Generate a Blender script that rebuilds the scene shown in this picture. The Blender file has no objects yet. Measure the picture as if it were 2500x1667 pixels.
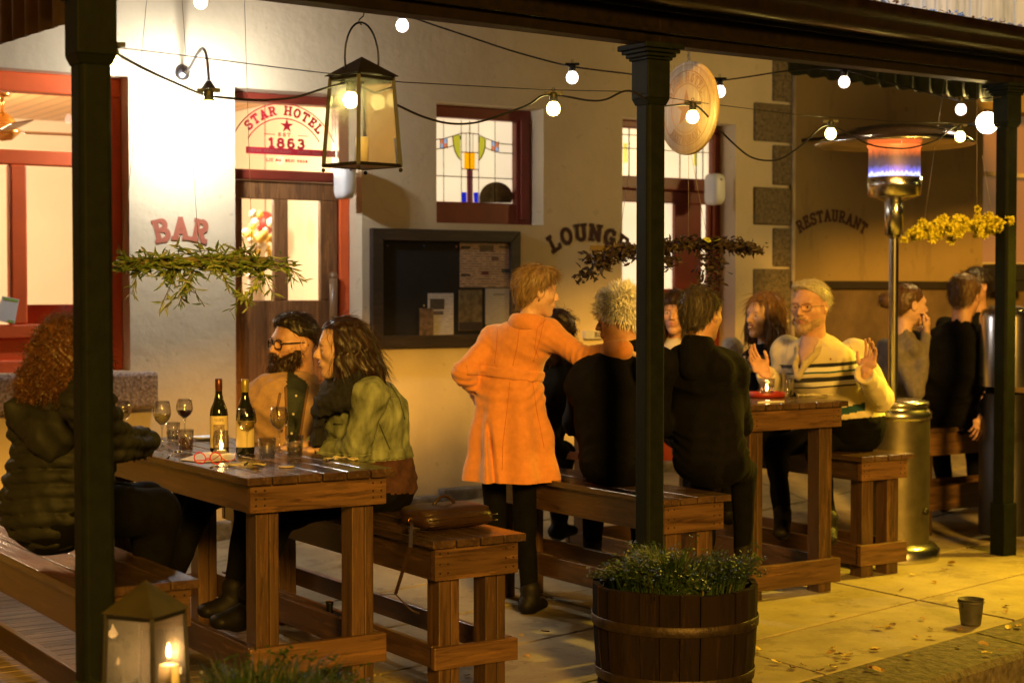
import bpy, math, random
import numpy as np
from mathutils import Vector, Matrix
rnd = random.Random(7)
R = math.radians
sc = bpy.context.scene
# ---------------- camera, world, light, exposure ----------------
CX, CY, FPX, HC = 1250.0, 833.5, 4050.0, 1.5
YAW = R(57.5); PITCH = R(1.745)
_F0 = Vector((math.cos(YAW), math.sin(YAW), 0)); CR = Vector((math.sin(YAW), -math.cos(YAW), 0))
CF = (_F0 * math.cos(PITCH) - Vector((0, 0, 1)) * math.sin(PITCH)); CU = CR.cross(CF)
cam = bpy.data.objects.new('camera', bpy.data.cameras.new('camera'))
sc.collection.objects.link(cam); sc.camera = cam
cam.data.sensor_width = 36; cam.data.lens = 36 * FPX / 2500; cam.data.clip_end = 300; cam.data.clip_start = .05
cam.matrix_world = Matrix(((CR.x, CU.x, -CF.x, 0), (CR.y, CU.y, -CF.y, 0), (CR.z, CU.z, -CF.z, HC), (0, 0, 0, 1)))
cam.data.dof.use_dof = True; cam.data.dof.focus_distance = 6.4; cam.data.dof.aperture_fstop = 3.2
def ray(px, py):
    return CF + CR * ((px - CX) / FPX) + CU * ((CY - py) / FPX)
O = Vector((0, 0, HC))
def onY(px, py, Y): r = ray(px, py); return O + r * (Y / r.y)
def onX(px, py, X): r = ray(px, py); return O + r * (X / r.x)
def onZ(px, py, Z): r = ray(px, py); return O + r * ((Z - HC) / r.z)
def atd(px, py, d):            # d: horizontal distance ahead of the lens
    r = ray(px, py); return O + r * (d / (r.x * _F0.x + r.y * _F0.y))
def onl(px, py, A, B):         # on the vertical plane through ground points A, B
    r = ray(px, py); n = Vector((B[1] - A[1], A[0] - B[0], 0)); return O + r * (n.dot(Vector((A[0], A[1], 0))) / n.dot(r))
SUN_EL, SUN_AZ = 17.5, 20.0    # light travels towards +Y, a little +X, down
w = bpy.data.worlds.new('World'); sc.world = w; w.use_nodes = True
nt = w.node_tree; bg = nt.nodes['Background']
sky = nt.nodes.new('ShaderNodeTexSky'); sky.sky_type = 'NISHITA'; sky.sun_disc = False
sky.sun_elevation = R(-4.0); sky.sun_rotation = R(200)
nt.links.new(sky.outputs[0], bg.inputs[0]); bg.inputs[1].default_value = 0.10
sd = bpy.data.lights.new('street_lamp_light', 'SUN'); sun = bpy.data.objects.new('street_lamp_light', sd); sc.collection.objects.link(sun)
sd.energy = 4.2; sd.angle = R(9); sd.color = (1.0, .50, .065)
_dir = Vector((math.sin(R(SUN_AZ)) * math.cos(R(SUN_EL)), math.cos(R(SUN_AZ)) * math.cos(R(SUN_EL)), -math.sin(R(SUN_EL))))
sun.rotation_euler = _dir.to_track_quat('-Z', 'Y').to_euler()
sc.view_settings.view_transform = 'Standard'; sc.view_settings.look = 'None'; sc.view_settings.exposure = 0.12; sc.view_settings.gamma = 1
sc.cycles.use_denoising = True; sc.cycles.max_bounces = 8; sc.cycles.transparent_max_bounces = 12
sc.cycles.sample_clamp_indirect = 4.0; sc.cycles.caustics_reflective = False; sc.cycles.caustics_refractive = False
# ---------------- helpers ----------------
def nz(N, vec, scale, detail=4, rough=.55, dist=0):
    t = N.nodes.new('ShaderNodeTexNoise'); t.inputs['Scale'].default_value = scale; t.inputs['Detail'].default_value = detail
    t.inputs['Roughness'].default_value = rough; t.inputs['Distortion'].default_value = dist
    if vec is not None: N.links.new(vec, t.inputs['Vector'])
    return t.outputs[0]
def mapping(N, s=(1, 1, 1), r=(0, 0, 0)):
    c = N.nodes.new('ShaderNodeTexCoord'); m = N.nodes.new('ShaderNodeMapping')
    m.inputs['Scale'].default_value = s; m.inputs['Rotation'].default_value = r
    N.links.new(c.outputs['Object'], m.inputs[0]); return m.outputs[0]
def mathn(N, op, a, b=None, clamp=False):
    n = N.nodes.new('ShaderNodeMath'); n.operation = op; n.use_clamp = clamp
    for i, v in enumerate((a, b)):
        if v is None: continue
        if isinstance(v, (int, float)): n.inputs[i].default_value = v
        else: N.links.new(v, n.inputs[i])
    return n.outputs[0]
def ramp(N, fac, stops, const=False):
    r = N.nodes.new('ShaderNodeValToRGB'); N.links.new(fac, r.inputs[0]); e = r.color_ramp.elements
    if const: r.color_ramp.interpolation = 'CONSTANT'
    while len(e) < len(stops): e.new(.5)
    for k, (p, c) in enumerate(stops):
        e[k].position = p; e[k].color = (*c, 1)
    return r.outputs[0]
def mixc(N, fac, a, b, mode='MIX'):
    m = N.nodes.new('ShaderNodeMix'); m.data_type = 'RGBA'; m.blend_type = mode
    if isinstance(fac, (int, float)): m.inputs[0].default_value = fac
    else: N.links.new(fac, m.inputs[0])
    for i, v in ((6, a), (7, b)):
        if isinstance(v, tuple): m.inputs[i].default_value = (*v, 1)
        else: N.links.new(v, m.inputs[i])
    return m.outputs[2]
MATS = {}
def newmat(name):
    m = bpy.data.materials.new(name); m.use_nodes = True; MATS[name] = m
    return m, m.node_tree, m.node_tree.nodes['Principled BSDF']
def bump(N, b, h, strength=.3, dist=.01):
    n = N.nodes.new('ShaderNodeBump'); n.inputs['Strength'].default_value = strength; n.inputs['Distance'].default_value = dist
    N.links.new(h, n.inputs['Height']); N.links.new(n.outputs[0], b.inputs['Normal'])
BLK = {}
def M(name, col, rough=.6, var=.25, scale=8, bmp=.15, bs=None, metal=0, stretch=(1, 1, 1), spec=.5, sheen=0, bdist=.01, detail=5):
    if name in MATS: return MATS[name]
    m, N, b = newmat(name)
    v = mapping(N, stretch)
    n = nz(N, v, scale, detail)
    lo = tuple(max(0, c * (1 - var)) for c in col); hi = tuple(min(1, c * (1 + var)) for c in col)
    N.links.new(ramp(N, n, [(.3, lo), (.7, hi)]), b.inputs['Base Color'])
    b.inputs['Roughness'].default_value = rough; b.inputs['Metallic'].default_value = metal
    b.inputs['Specular IOR Level'].default_value = spec
    if sheen: b.inputs['Sheen Weight'].default_value = sheen
    if bmp: bump(N, b, nz(N, v, bs or scale * 4, 4), bmp, bdist)
    return m
def Mw(name, c1, c2, axis, rough=.45, scale=1.0, bmp=.25):     # wood, grain along axis
    if name in MATS: return MATS[name]
    m, N, b = newmat(name)
    s = [14 * scale] * 3; s['xyz'.index(axis)] = 1.1 * scale
    v = mapping(N, tuple(s))
    g = nz(N, v, 3.2, 8, .65, .8); k = nz(N, mapping(N, tuple(q * .25 for q in s)), 2.1, 3)
    c = ramp(N, g, [(.32, c2), (.5, c1), (.72, tuple(min(1, q * 1.35) for q in c1))])
    c = mixc(N, mathn(N, 'MULTIPLY', k, .55), c, c2)
    co = N.nodes.new('ShaderNodeTexCoord'); sx = N.nodes.new('ShaderNodeSeparateXYZ'); N.links.new(co.outputs['Object'], sx.inputs[0])
    wn = N.nodes.new('ShaderNodeTexWhiteNoise'); wn.noise_dimensions = '1D'; oi = N.nodes.new('ShaderNodeObjectInfo')
    N.links.new(mathn(N, 'ADD', mathn(N, 'FLOOR', mathn(N, 'MULTIPLY', sx.outputs['xyz'.index('x' if axis == 'y' else 'y' if axis == 'x' else 'x')], 9.7)), oi.outputs['Random']), wn.inputs['W'])
    tone = mathn(N, 'ADD', mathn(N, 'MULTIPLY', wn.outputs[0], .55), .70)
    hs_ = N.nodes.new('ShaderNodeHueSaturation'); N.links.new(c, hs_.inputs['Color']); N.links.new(tone, hs_.inputs['Value']); hs_.inputs['Saturation'].default_value = .95; c = hs_.outputs[0]
    wear = mathn(N, 'MULTIPLY', mathn(N, 'GREATER_THAN', nz(N, mapping(N, tuple(q * .5 for q in s)), 5, 8, .75), .57), .5); c = mixc(N, wear, c, tuple(min(1, q * 1.8) for q in c1))
    N.links.new(c, b.inputs['Base Color'])
    N.links.new(mathn(N, 'ADD', mathn(N, 'MULTIPLY', g, .35), rough - .17), b.inputs['Roughness'])
    bump(N, b, g, bmp, .004); return m
def Me(name, col, strength):
    if name in MATS: return MATS[name]
    m, N, b = newmat(name); b.inputs['Base Color'].default_value = (*col, 1); b.inputs['Emission Color'].default_value = (*col, 1)
    b.inputs['Emission Strength'].default_value = strength; return m
def Mglass(name, col=(1, 1, 1), rough=0.0, ior=1.45):
    if name in MATS: return MATS[name]
    m, N, b = newmat(name); b.inputs['Base Color'].default_value = (*col, 1); b.inputs['Roughness'].default_value = rough
    b.inputs['IOR'].default_value = ior; b.inputs['Transmission Weight'].default_value = 1; return m
def Mthin(name, tint=(1, 1, 1), body=None, f=.2, rough=.02):     # thin clear glass or a glass of liquid
    m, N, b = newmat(name); out = N.nodes['Material Output']
    t = N.nodes.new('ShaderNodeBsdfTransparent'); t.inputs[0].default_value = (*tint, 1)
    g = N.nodes.new('ShaderNodeBsdfGlossy'); g.inputs['Roughness'].default_value = rough
    lw = N.nodes.new('ShaderNodeLayerWeight'); lw.inputs[0].default_value = .28
    mx = N.nodes.new('ShaderNodeMixShader'); N.links.new(mathn(N, 'ADD', mathn(N, 'MULTIPLY', lw.outputs[1], .75), .09), mx.inputs[0]); N.links.new(t.outputs[0], mx.inputs[1]); N.links.new(g.outputs[0], mx.inputs[2]); fin = mx.outputs[0]
    if body:
        d = N.nodes.new('ShaderNodeBsdfTranslucent'); d.inputs[0].default_value = (*body, 1)
        m2 = N.nodes.new('ShaderNodeMixShader'); m2.inputs[0].default_value = f; N.links.new(fin, m2.inputs[1]); N.links.new(d.outputs[0], m2.inputs[2]); fin = m2.outputs[0]
    N.links.new(fin, out.inputs[0]); return m
def Mpane(name, tint=(1, 1, 1), refl=.08, dirt=0.0):
    if name in MATS: return MATS[name]
    m, N, b = newmat(name); out = N.nodes['Material Output']
    t = N.nodes.new('ShaderNodeBsdfTransparent'); t.inputs[0].default_value = (*tint, 1)
    g = N.nodes.new('ShaderNodeBsdfGlossy'); g.inputs['Roughness'].default_value = .03
    lw = N.nodes.new('ShaderNodeFresnel'); lw.inputs[0].default_value = 1.45
    mx = N.nodes.new('ShaderNodeMixShader'); N.links.new(lw.outputs[0], mx.inputs[0]); N.links.new(t.outputs[0], mx.inputs[1]); N.links.new(g.outputs[0], mx.inputs[2])
    fin = mx.outputs[0]
    if dirt:
        d = N.nodes.new('ShaderNodeBsdfTranslucent'); d.inputs[0].default_value = (.80, .80, .78, 1)
        m2 = N.nodes.new('ShaderNodeMixShader'); N.links.new(mathn(N, 'MULTIPLY', nz(N, mapping(N), 9, 5), dirt * 2, True), m2.inputs[0])
        N.links.new(fin, m2.inputs[1]); N.links.new(d.outputs[0], m2.inputs[2]); fin = m2.outputs[0]
    N.links.new(fin, out.inputs[0]); return m
COL = sc.collection
class MB:
    def __init__(s): s.v = []; s.f = []; s.m = []; s.s = []
    def add(s, vs, fs, mi=0, smooth=False):
        o = len(s.v); s.v += [tuple(p) for p in vs]; s.f += [tuple(i + o for i in f) for f in fs]
        s.m += [mi] * len(fs); s.s += [smooth] * len(fs); return s
    def box(s, x0, x1, y0, y1, z0, z1, mi=0):
        return s.add([(x, y, z) for x in (x0, x1) for y in (y0, y1) for z in (z0, z1)],
                     [(0, 1, 3, 2), (4, 6, 7, 5), (0, 4, 5, 1), (2, 3, 7, 6), (0, 2, 6, 4), (1, 5, 7, 3)], mi)
    def obox(s, c, ax, ay, az, mi=0):      # half-axis vectors
        c, ax, ay, az = map(Vector, (c, ax, ay, az))
        return s.add([c + ax * i + ay * j + az * k for i in (-1, 1) for j in (-1, 1) for k in (-1, 1)],
                     [(0, 1, 3, 2), (4, 6, 7, 5), (0, 4, 5, 1), (2, 3, 7, 6), (0, 2, 6, 4), (1, 5, 7, 3)], mi)
    def bar(s, a, b, w, h, mi=0, up=(0, 0, 1)):
        a, b = Vector(a), Vector(b); d = (b - a); l = d.length; d.normalize(); n = d.cross(Vector(up))
        if n.length < 1e-4: n = Vector((1, 0, 0))
        n.normalize(); u = n.cross(d)
        return s.obox((a + b) / 2, d * l / 2, n * w / 2, u * h / 2, mi)
    def quad(s, a, b, c, d, mi=0): return s.add([a, b, c, d], [(0, 1, 2, 3)], mi)
    def tube(s, pts, rad, n=8, mi=0, caps=True, smooth=True):
        pts = [Vector(p) for p in pts]; m = len(pts); rs = rad if hasattr(rad, '__len__') else [rad] * m
        vs = []; prev = None
        for i, p in enumerate(pts):
            t = (pts[min(i + 1, m - 1)] - pts[max(i - 1, 0)])
            if t.length < 1e-9: t = Vector((0, 0, 1))
            t.normalize()
            if prev is None:
                a = Vector((0, 0, 1)) if abs(t.z) < .9 else Vector((1, 0, 0)); nrm = t.cross(a).normalized()
            else:
                nrm = prev - t * prev.dot(t)
                nrm = nrm.normalized() if nrm.length > 1e-6 else t.orthogonal().normalized()
            prev = nrm; bn = t.cross(nrm)
            vs += [p + (nrm * math.cos(2 * math.pi * k / n) + bn * math.sin(2 * math.pi * k / n)) * rs[i] for k in range(n)]
        fs = [(i * n + k, i * n + (k + 1) % n, (i + 1) * n + (k + 1) % n, (i + 1) * n + k) for i in range(m - 1) for k in range(n)]
        if caps: fs += [tuple(range(n))[::-1], tuple((m - 1) * n + k for k in range(n))]
        return s.add(vs, fs, mi, smooth)
    def lathe(s, prof, c=(0, 0, 0), n=24, mi=0, smooth=True, A=None, close=False):
        c = Vector(c); vs = []
        for r, z in prof:
            for k in range(n):
                a = 2 * math.pi * k / n; p = Vector((r * math.cos(a), r * math.sin(a), z))
                vs.append(c + (A @ p if A else p))
        m = len(prof); rng = range(m if close else m - 1)
        fs = [(i * n + k, i * n + (k + 1) % n, ((i + 1) % m) * n + (k + 1) % n, ((i + 1) % m) * n + k) for i in rng for k in range(n)]
        return s.add(vs, fs, mi, smooth)
    def ball(s, c, r, n=12, mi=0, sx=(1, 1, 1)):
        c = Vector(c); vs = [c + Vector((0, 0, r * sx[2]))]; fs = []; h = n // 2
        for i in range(1, h):
            t = math.pi * i / h
            for k in range(n):
                a = 2 * math.pi * k / n; vs.append(c + Vector((r * sx[0] * math.sin(t) * math.cos(a), r * sx[1] * math.sin(t) * math.sin(a), r * sx[2] * math.cos(t))))
        vs.append(c - Vector((0, 0, r * sx[2]))); L = len(vs) - 1
        for k in range(n):
            fs.append((0, 1 + k, 1 + (k + 1) % n)); fs.append((L, L - n + (k + 1) % n, L - n + k))
            for i in range(h - 2):
                fs.append((1 + i * n + k, 1 + (i + 1) * n + k, 1 + (i + 1) * n + (k + 1) % n, 1 + i * n + (k + 1) % n))
        return s.add(vs, fs, mi, True)
    def build(s, name, mats, parent=None, bevel=0):
        me = bpy.data.meshes.new(name); me.from_pydata(s.v, [], s.f)
        for m in (mats if isinstance(mats, (list, tuple)) else [mats]): me.materials.append(m)
        me.polygons.foreach_set('material_index', s.m); me.polygons.foreach_set('use_smooth', s.s); me.update()
        return link(name, me, parent, bevel)
def link(name, me, parent=None, bevel=0):
    o = bpy.data.objects.new(name, me); COL.objects.link(o)
    if parent is not None:
        o.parent = parent
        if parent.type == 'EMPTY': o.matrix_parent_inverse = Matrix.Translation(-parent.location)
    if bevel:
        b = o.modifiers.new('bevel', 'BEVEL'); b.width = bevel; b.segments = 2; b.limit_method = 'ANGLE'; b.angle_limit = R(40)
    return o
def tag(o, label, cat, group=None, kind=None):
    if label: o['label'] = label
    if cat: o['category'] = cat
    if group: o['group'] = group
    if kind: o['kind'] = kind
    return o
def thing(name, loc, label, cat, group=None):
    o = bpy.data.objects.new(name, None); COL.objects.link(o); o.location = loc; o.empty_display_size = .1
    return tag(o, label, cat, group)
def struct(o): o['kind'] = 'structure'; return o
def dup(root, loc, rz=0, label=None):
    r = root.copy(); COL.objects.link(r); r.location = loc; r.rotation_euler = (0, 0, rz)
    if label: r['label'] = label
    for ch in root.children:
        c = ch.copy(); COL.objects.link(c); c.parent = r
        for g in ch.children:
            d = g.copy(); COL.objects.link(d); d.parent = c
    return r
def lamp(name, loc, col, power, size=.02, parent=None):
    l = bpy.data.lights.new(name, 'POINT'); l.color = col; l.energy = power; l.shadow_soft_size = size
    o = bpy.data.objects.new(name, l); COL.objects.link(o); o.location = loc
    if parent is not None:
        o.parent = parent
        if parent.type == 'EMPTY': o.matrix_parent_inverse = Matrix.Translation(-parent.location)
    return o
def smooth01(t): t = max(0, min(1, t)); return t * t * (3 - 2 * t)
def ground(x, y): return .075 * max(0, min(3.2, x - 3.4)) * smooth01((y - 6.9) / 2.2)
# slab-serif lettering made of thick strokes: glyph = list of polylines in a 0..w by 0..1 box
def arc(cx, cy, rx, ry, a0, a1, n=10): return [(cx + rx * math.cos(R(a0 + (a1 - a0) * i / n)), cy + ry * math.sin(R(a0 + (a1 - a0) * i / n))) for i in range(n + 1)]
def sf(x, y, w=.16): return [(x - w, y), (x + w, y)]
GL = {
 'B': (.72, [[(.16, 0), (.16, 1)], [(0, .97), (.4, .97)] + arc(.4, .75, .22, .22, 90, -90), [(.16, .53), (.4, .53)] + arc(.42, .28, .25, .25, 90, -90) + [(0, .03)]]),
 'A': (.86, [[(.14, .03), (.43, 1)], [(.43, 1), (.72, .03)], [(.24, .33), (.62, .33)], sf(.14, .03, .15), sf(.72, .03, .15)]),
 'R': (.8, [[(.16, 0), (.16, 1)], [(0, .97), (.4, .97)] + arc(.4, .74, .23, .23, 90, -90) + [(.16, .51)], [(.38, .5), (.62, .08), (.78, .05)], sf(.16, .03, .17)]),
 'L': (.68, [[(.16, 0), (.16, 1)], sf(.16, .97, .16), [(0, .03), (.62, .03), (.62, .25)]]),
 'O': (.8, [arc(.4, .5, .3, .46, 0, 360, 20)]),
 'U': (.82, [[(.16, .97), (.16, .35)] + arc(.41, .3, .25, .27, 180, 360) + [(.66, .97)], sf(.16, .97), sf(.66, .97)]),
 'N': (.86, [[(.16, 0), (.16, 1)], [(.12, .97), (.7, .03)], [(.7, 0), (.7, 1)], sf(.16, .03), sf(.7, .97), sf(.1, .97, .1)]),
 'G': (.82, [arc(.42, .5, .3, .46, 50, 330, 16) + [(.68, .42)], [(.45, .42), (.8, .42)], [(.66, .7), (.66, .95)]]),
 'E': (.7, [[(.16, 0), (.16, 1)], [(0, .97), (.6, .97), (.6, .75)], [(.16, .52), (.45, .52)], [(.45, .4), (.45, .64)], [(0, .03), (.62, .03), (.62, .27)]]),
 'S': (.7, [arc(.35, .73, .25, .24, 30, 270, 10) + arc(.35, .26, .27, .24, 90, -150, 10), [(.6, .75), (.6, .98)], [(.08, .02), (.08, .27)]]),
 'T': (.74, [[(.37, 0), (.37, 1)], [(.04, .76), (.04, .97), (.7, .97), (.7, .76)], sf(.37, .03)]),
 'H': (.86, [[(.16, 0), (.16, 1)], [(.7, 0), (.7, 1)], [(.16, .5), (.7, .5)], sf(.16, .03), sf(.16, .97), sf(.7, .03), sf(.7, .97)]),
 'P': (.72, [[(.16, 0), (.16, 1)], [(0, .97), (.4, .97)] + arc(.4, .72, .23, .25, 90, -90) + [(.16, .47)], sf(.16, .03)]),
 'C': (.75, [arc(.42, .5, .32, .46, 50, 310, 16), [(.64, .7), (.64, .95)]]),
 'D': (.8, [[(.16, 0), (.16, 1)], [(0, .97), (.35, .97)] + arc(.35, .5, .33, .47, 90, -90, 14) + [(0, .03)]]),
 'V': (.8, [[(.12, .97), (.4, .03)], [(.4, .03), (.68, .97)], sf(.12, .97, .13), sf(.68, .97, .13)]),
 'I': (.4, [[(.2, 0), (.2, 1)], sf(.2, .03), sf(.2, .97)]),
 '1': (.5, [[(.27, 0), (.27, 1)], [(.27, .97), (.05, .8)], sf(.27, .03, .2)]),
 '8': (.7, [arc(.35, .74, .2, .22, 0, 360, 16), arc(.35, .27, .26, .25, 0, 360, 16)]),
 '6': (.7, [arc(.35, .3, .25, .27, 0, 360, 16), [(.1, .35), (.12, .65)] + arc(.37, .7, .24, .27, 180, 40, 8)]),
 '3': (.7, [arc(.33, .74, .22, .22, 150, -90, 12) + arc(.33, .28, .27, .25, 90, -160, 12)]),
 '.': (.25, [[(.05, .05), (.17, .05)]]), '-': (.4, [[(.05, .45), (.35, .45)]]), '0': (.72, [arc(.36, .5, .24, .46, 0, 360, 18)]), ' ': (.45, []),
}
def letters(mb, text, c, ex, ez, h, width=None, rad=None, th=.17, mi=0, gap=.12, nrm=None):
    """text centred on c in the plane ex/ez; rad: arc radius (positive = arch)."""
    ex, ez, c = Vector(ex).normalized(), Vector(ez).normalized(), Vector(c); n = nrm or ex.cross(ez)
    tot = sum(GL[ch][0] + gap for ch in text) - gap; hs = h; ws = (width / tot) if width else h
    x = -tot / 2; cnt = 0
    for ch in text:
        gw, strokes = GL[ch]; cxm = (x + gw / 2) * ws
        for st in strokes:
            P = []
            for (a, b) in st:
                lx, lz = (a - gw / 2) * ws, b * hs
                if rad:
                    t = cxm / rad; px = (rad + lz) * math.sin(t) + lx * math.cos(t); pz = (rad + lz) * math.cos(t) - rad - lx * math.sin(t)
                else: px, pz = cxm + lx, lz
                P.append(Vector((px, pz)))
            for i in range(len(P) - 1):
                d = P[i + 1] - P[i]
                if d.length < 1e-6: continue
                d.normalize(); q = Vector((-d.y, d.x)) * th * min(hs, ws) / 2; e = d * th * min(hs, ws) * .22
                if abs(d.y) < .25: q = q * .75
                cs = [P[i] - e + q, P[i] - e - q, P[i + 1] + e - q, P[i + 1] + e + q]
                cnt += 1; top = [c + ex * s.x + ez * s.y + n * (.0016 + .00008 * (cnt % 60)) for s in cs]
                mb.add(top, [(0, 1, 2, 3)], mi)
        x += gw + gap
# ---------------- the hotel front ----------------
WY = 9.2; WD = .17
def plaster_mat(name, c, stain, amt):
    m, N, b = newmat(name); v = mapping(N); a = nz(N, v, 1.3, 6, .65); s = nz(N, mapping(N, (3, 1, .5)), 1.7, 6, .7); f = nz(N, v, 22, 4)
    col = ramp(N, a, [(.3, tuple(q * .86 for q in c)), (.7, tuple(min(1, q * 1.06) for q in c))]); z = N.nodes.new('ShaderNodeSeparateXYZ'); N.links.new(v, z.inputs[0])
    lowd = mathn(N, 'SUBTRACT', 1.0, mathn(N, 'MULTIPLY', z.outputs[2], 1.6), True)
    k = mathn(N, 'MULTIPLY', mathn(N, 'GREATER_THAN', mathn(N, 'ADD', s, mathn(N, 'MULTIPLY', lowd, .16)), .60), amt); col = mixc(N, mathn(N, 'MULTIPLY', k, mathn(N, 'SUBTRACT', s, .35)), col, stain)
    sp = mathn(N, 'MULTIPLY', mathn(N, 'GREATER_THAN', nz(N, v, 14, 2), .71), .5); col = mixc(N, sp, col, stain)
    vo = N.nodes.new('ShaderNodeTexVoronoi'); vo.feature = 'DISTANCE_TO_EDGE'; vo.inputs['Scale'].default_value = 1.15
    wv = N.nodes.new('ShaderNodeVectorMath'); wv.operation = 'ADD'; nn = N.nodes.new('ShaderNodeTexNoise'); nn.inputs['Scale'].default_value = 3.5; nn.inputs['Detail'].default_value = 7; N.links.new(v, nn.inputs['Vector'])
    ws = N.nodes.new('ShaderNodeVectorMath'); ws.operation = 'SCALE'; ws.inputs['Scale'].default_value = .5; N.links.new(nn.outputs['Color'], ws.inputs[0]); N.links.new(v, wv.inputs[0]); N.links.new(ws.outputs[0], wv.inputs[1]); N.links.new(wv.outputs[0], vo.inputs['Vector'])
    ck = mathn(N, 'MULTIPLY', mathn(N, 'LESS_THAN', vo.outputs[0], .0045), mathn(N, 'GREATER_THAN', nz(N, v, .9, 3), .54)); col = mixc(N, mathn(N, 'MULTIPLY', ck, .10), col, tuple(q * .4 for q in stain))
    N.links.new(col, b.inputs['Base Color']); b.inputs['Roughness'].default_value = .88; b.inputs['Specular IOR Level'].default_value = .25
    bump(N, b, mathn(N, 'ADD', mathn(N, 'MULTIPLY', f, .6), mathn(N, 'MULTIPLY', nz(N, v, 5, 3), 1.4)), .35, .012); return m
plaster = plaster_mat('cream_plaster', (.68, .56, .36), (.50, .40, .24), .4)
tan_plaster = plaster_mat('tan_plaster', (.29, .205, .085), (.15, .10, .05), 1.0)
brown_dado = M('brown_stucco', (.12, .078, .038), .9, .3, 5, .5, 30)
red_paint = M('orange_red_paint', (.82, .14, .03), .4, .08, 5, .05)
dk_red = M('dark_red_paint', (.20, .03, .015), .4, .15, 6, .08)
door_wood = Mw('door_wood', (.30, .13, .035), (.14, .055, .018), 'z', .4)
granite = M('granite', (.25, .18, .13), .75, .75, 55, .5, 60, detail=8)
dark_metal = M('black_iron', (.012, .011, .010), .45, .3, 30, .1, metal=.3)
white_pl = M('white_plastic', (.75, .74, .70), .4, .03, 5, 0)
pane = Mpane('window_glass')
letter_red = M('faded_red_lettering', (.42, .12, .06), .8, .1, 20, 0)
letter_brown = M('faded_brown_lettering', (.06, .022, .014), .85, .15, 20, 0)
sign_red = M('sign_red_film', (.48, .01, .03), .5, .05, 5, 0)
hotel = thing('hotel_building', (4, WY, 0), 'cream plastered hotel front with bar, lounge and restaurant doors behind the tables', 'building')
def PX(px, py=700): return onY(px, py, WY).x
def PZ(px, py, Y=WY): return onY(px, py, Y).z
def hole(pl, pt, pr, pb, pm=None):     # outer corner pixels on the wall plane
    m = pm or (pl + pr) / 2
    return [PX(pl), PX(pr), PZ(m, pb), PZ(m, pt)]
H_bar = [.8, PX(317), PZ(300, 905), PZ(100, 172)]
H_door = [PX(575), PX(884), -.2, PZ(700, 222)]
H_lead = [PX(1066), PX(1327), PZ(1190, 547), PZ(1190, 257)]
H_lounge = [PX(1519), PX(1795), -.2, PZ(1700, 297)]
H_rest = [PX(2398), PX(2398) + 1.6, PZ(2420, 655), PZ(2420, 268)]
XQ = PX(1932)
def holed(x0, x1, z0, z1, holes, Y, depth, name, mats, parent):
    mb = MB(); xs = sorted({x0, x1, *[v for h in holes for v in h[:2]]}); zs = sorted({z0, z1, *[v for h in holes for v in h[2:]]})
    for a, b in zip(xs, xs[1:]):
        for c, d in zip(zs, zs[1:]):
            if any(h[0] - 1e-6 <= a and b <= h[1] + 1e-6 and h[2] - 1e-6 <= c and d <= h[3] + 1e-6 for h in holes): continue
            mb.quad((a, Y, c), (b, Y, c), (b, Y, d), (a, Y, d))
    for a, b, c, d in holes:
        D = depth
        mb.quad((b, Y, c), (b, Y + D, c), (b, Y + D, d), (b, Y, d)); mb.quad((a, Y + D, c), (a, Y, c), (a, Y, d), (a, Y + D, d))
        mb.quad((a, Y, d), (b, Y, d), (b, Y + D, d), (a, Y + D, d)); mb.quad((a, Y + D, c), (b, Y + D, c), (b, Y, c), (a, Y, c))
    return mb.build(name, mats, parent)
holed(-4, XQ, -.3, 3.62, [H_bar, H_door, H_lead, H_lounge], WY, .34, 'wall', plaster, hotel)
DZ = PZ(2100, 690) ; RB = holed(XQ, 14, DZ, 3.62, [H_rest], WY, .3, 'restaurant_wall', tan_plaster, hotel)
MB().box(XQ, 14, WY - .015, WY + .02, -.3, DZ - .05).build('stucco_dado', brown_dado, hotel)
MB().box(XQ - .03, 14, WY - .04, WY + .03, DZ - .05, DZ + .012).build('dado_rail', M('dark_rail', (.018, .012, .008), .6), hotel, .006)
# stone plinth along the foot of the wall (follows the rising path)
x = -4
while x < 12:
    l = .35 + rnd.random() * .4
    if not (H_door[0] - .3 < x < H_door[1]):
        a = x + .01; b = x + l - .01; g = max(ground(a, WY), ground(b, WY)); y0 = WY - .05 - rnd.random() * .03
        MB().box(a, b, y0, WY + .02, -.3, g + .05 + rnd.random() * .035).build('plinth_stone', M('plinth_stone', (.16, .14, .12), .9, .5, 12, .6, 25), hotel, .012)
    x += l
# quoins
for (l, t, r, b) in ((1883, 140, 1930, 250), (1838, 252, 1930, 350), (1884, 352, 1930, 454), (1838, 456, 1930, 552), (1885, 554, 1930, 652), (1838, 654, 1930, 782), (1886, 784, 1930, 890), (1838, 892, 1930, 1010), (1886, 1012, 1930, 1130)):
    x0, x1 = PX(l), XQ - .012; z1, z0 = PZ(1890, t), PZ(1890, b)
    MB().box(x0, x1, WY - .022, WY + .02, z0 + .008, z1 - .008).build('quoin_stone', M('quoin_granite', (.16, .12, .06), .85, .55, 40, .6, 60, detail=8), hotel, .01)
MB().tube([(XQ - .012, WY - .03, 0), (XQ - .012, WY - .03, 3.5)], .016, 10).build('downpipe', M('pipe_cream', (.40, .32, .20), .6), hotel)
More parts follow.
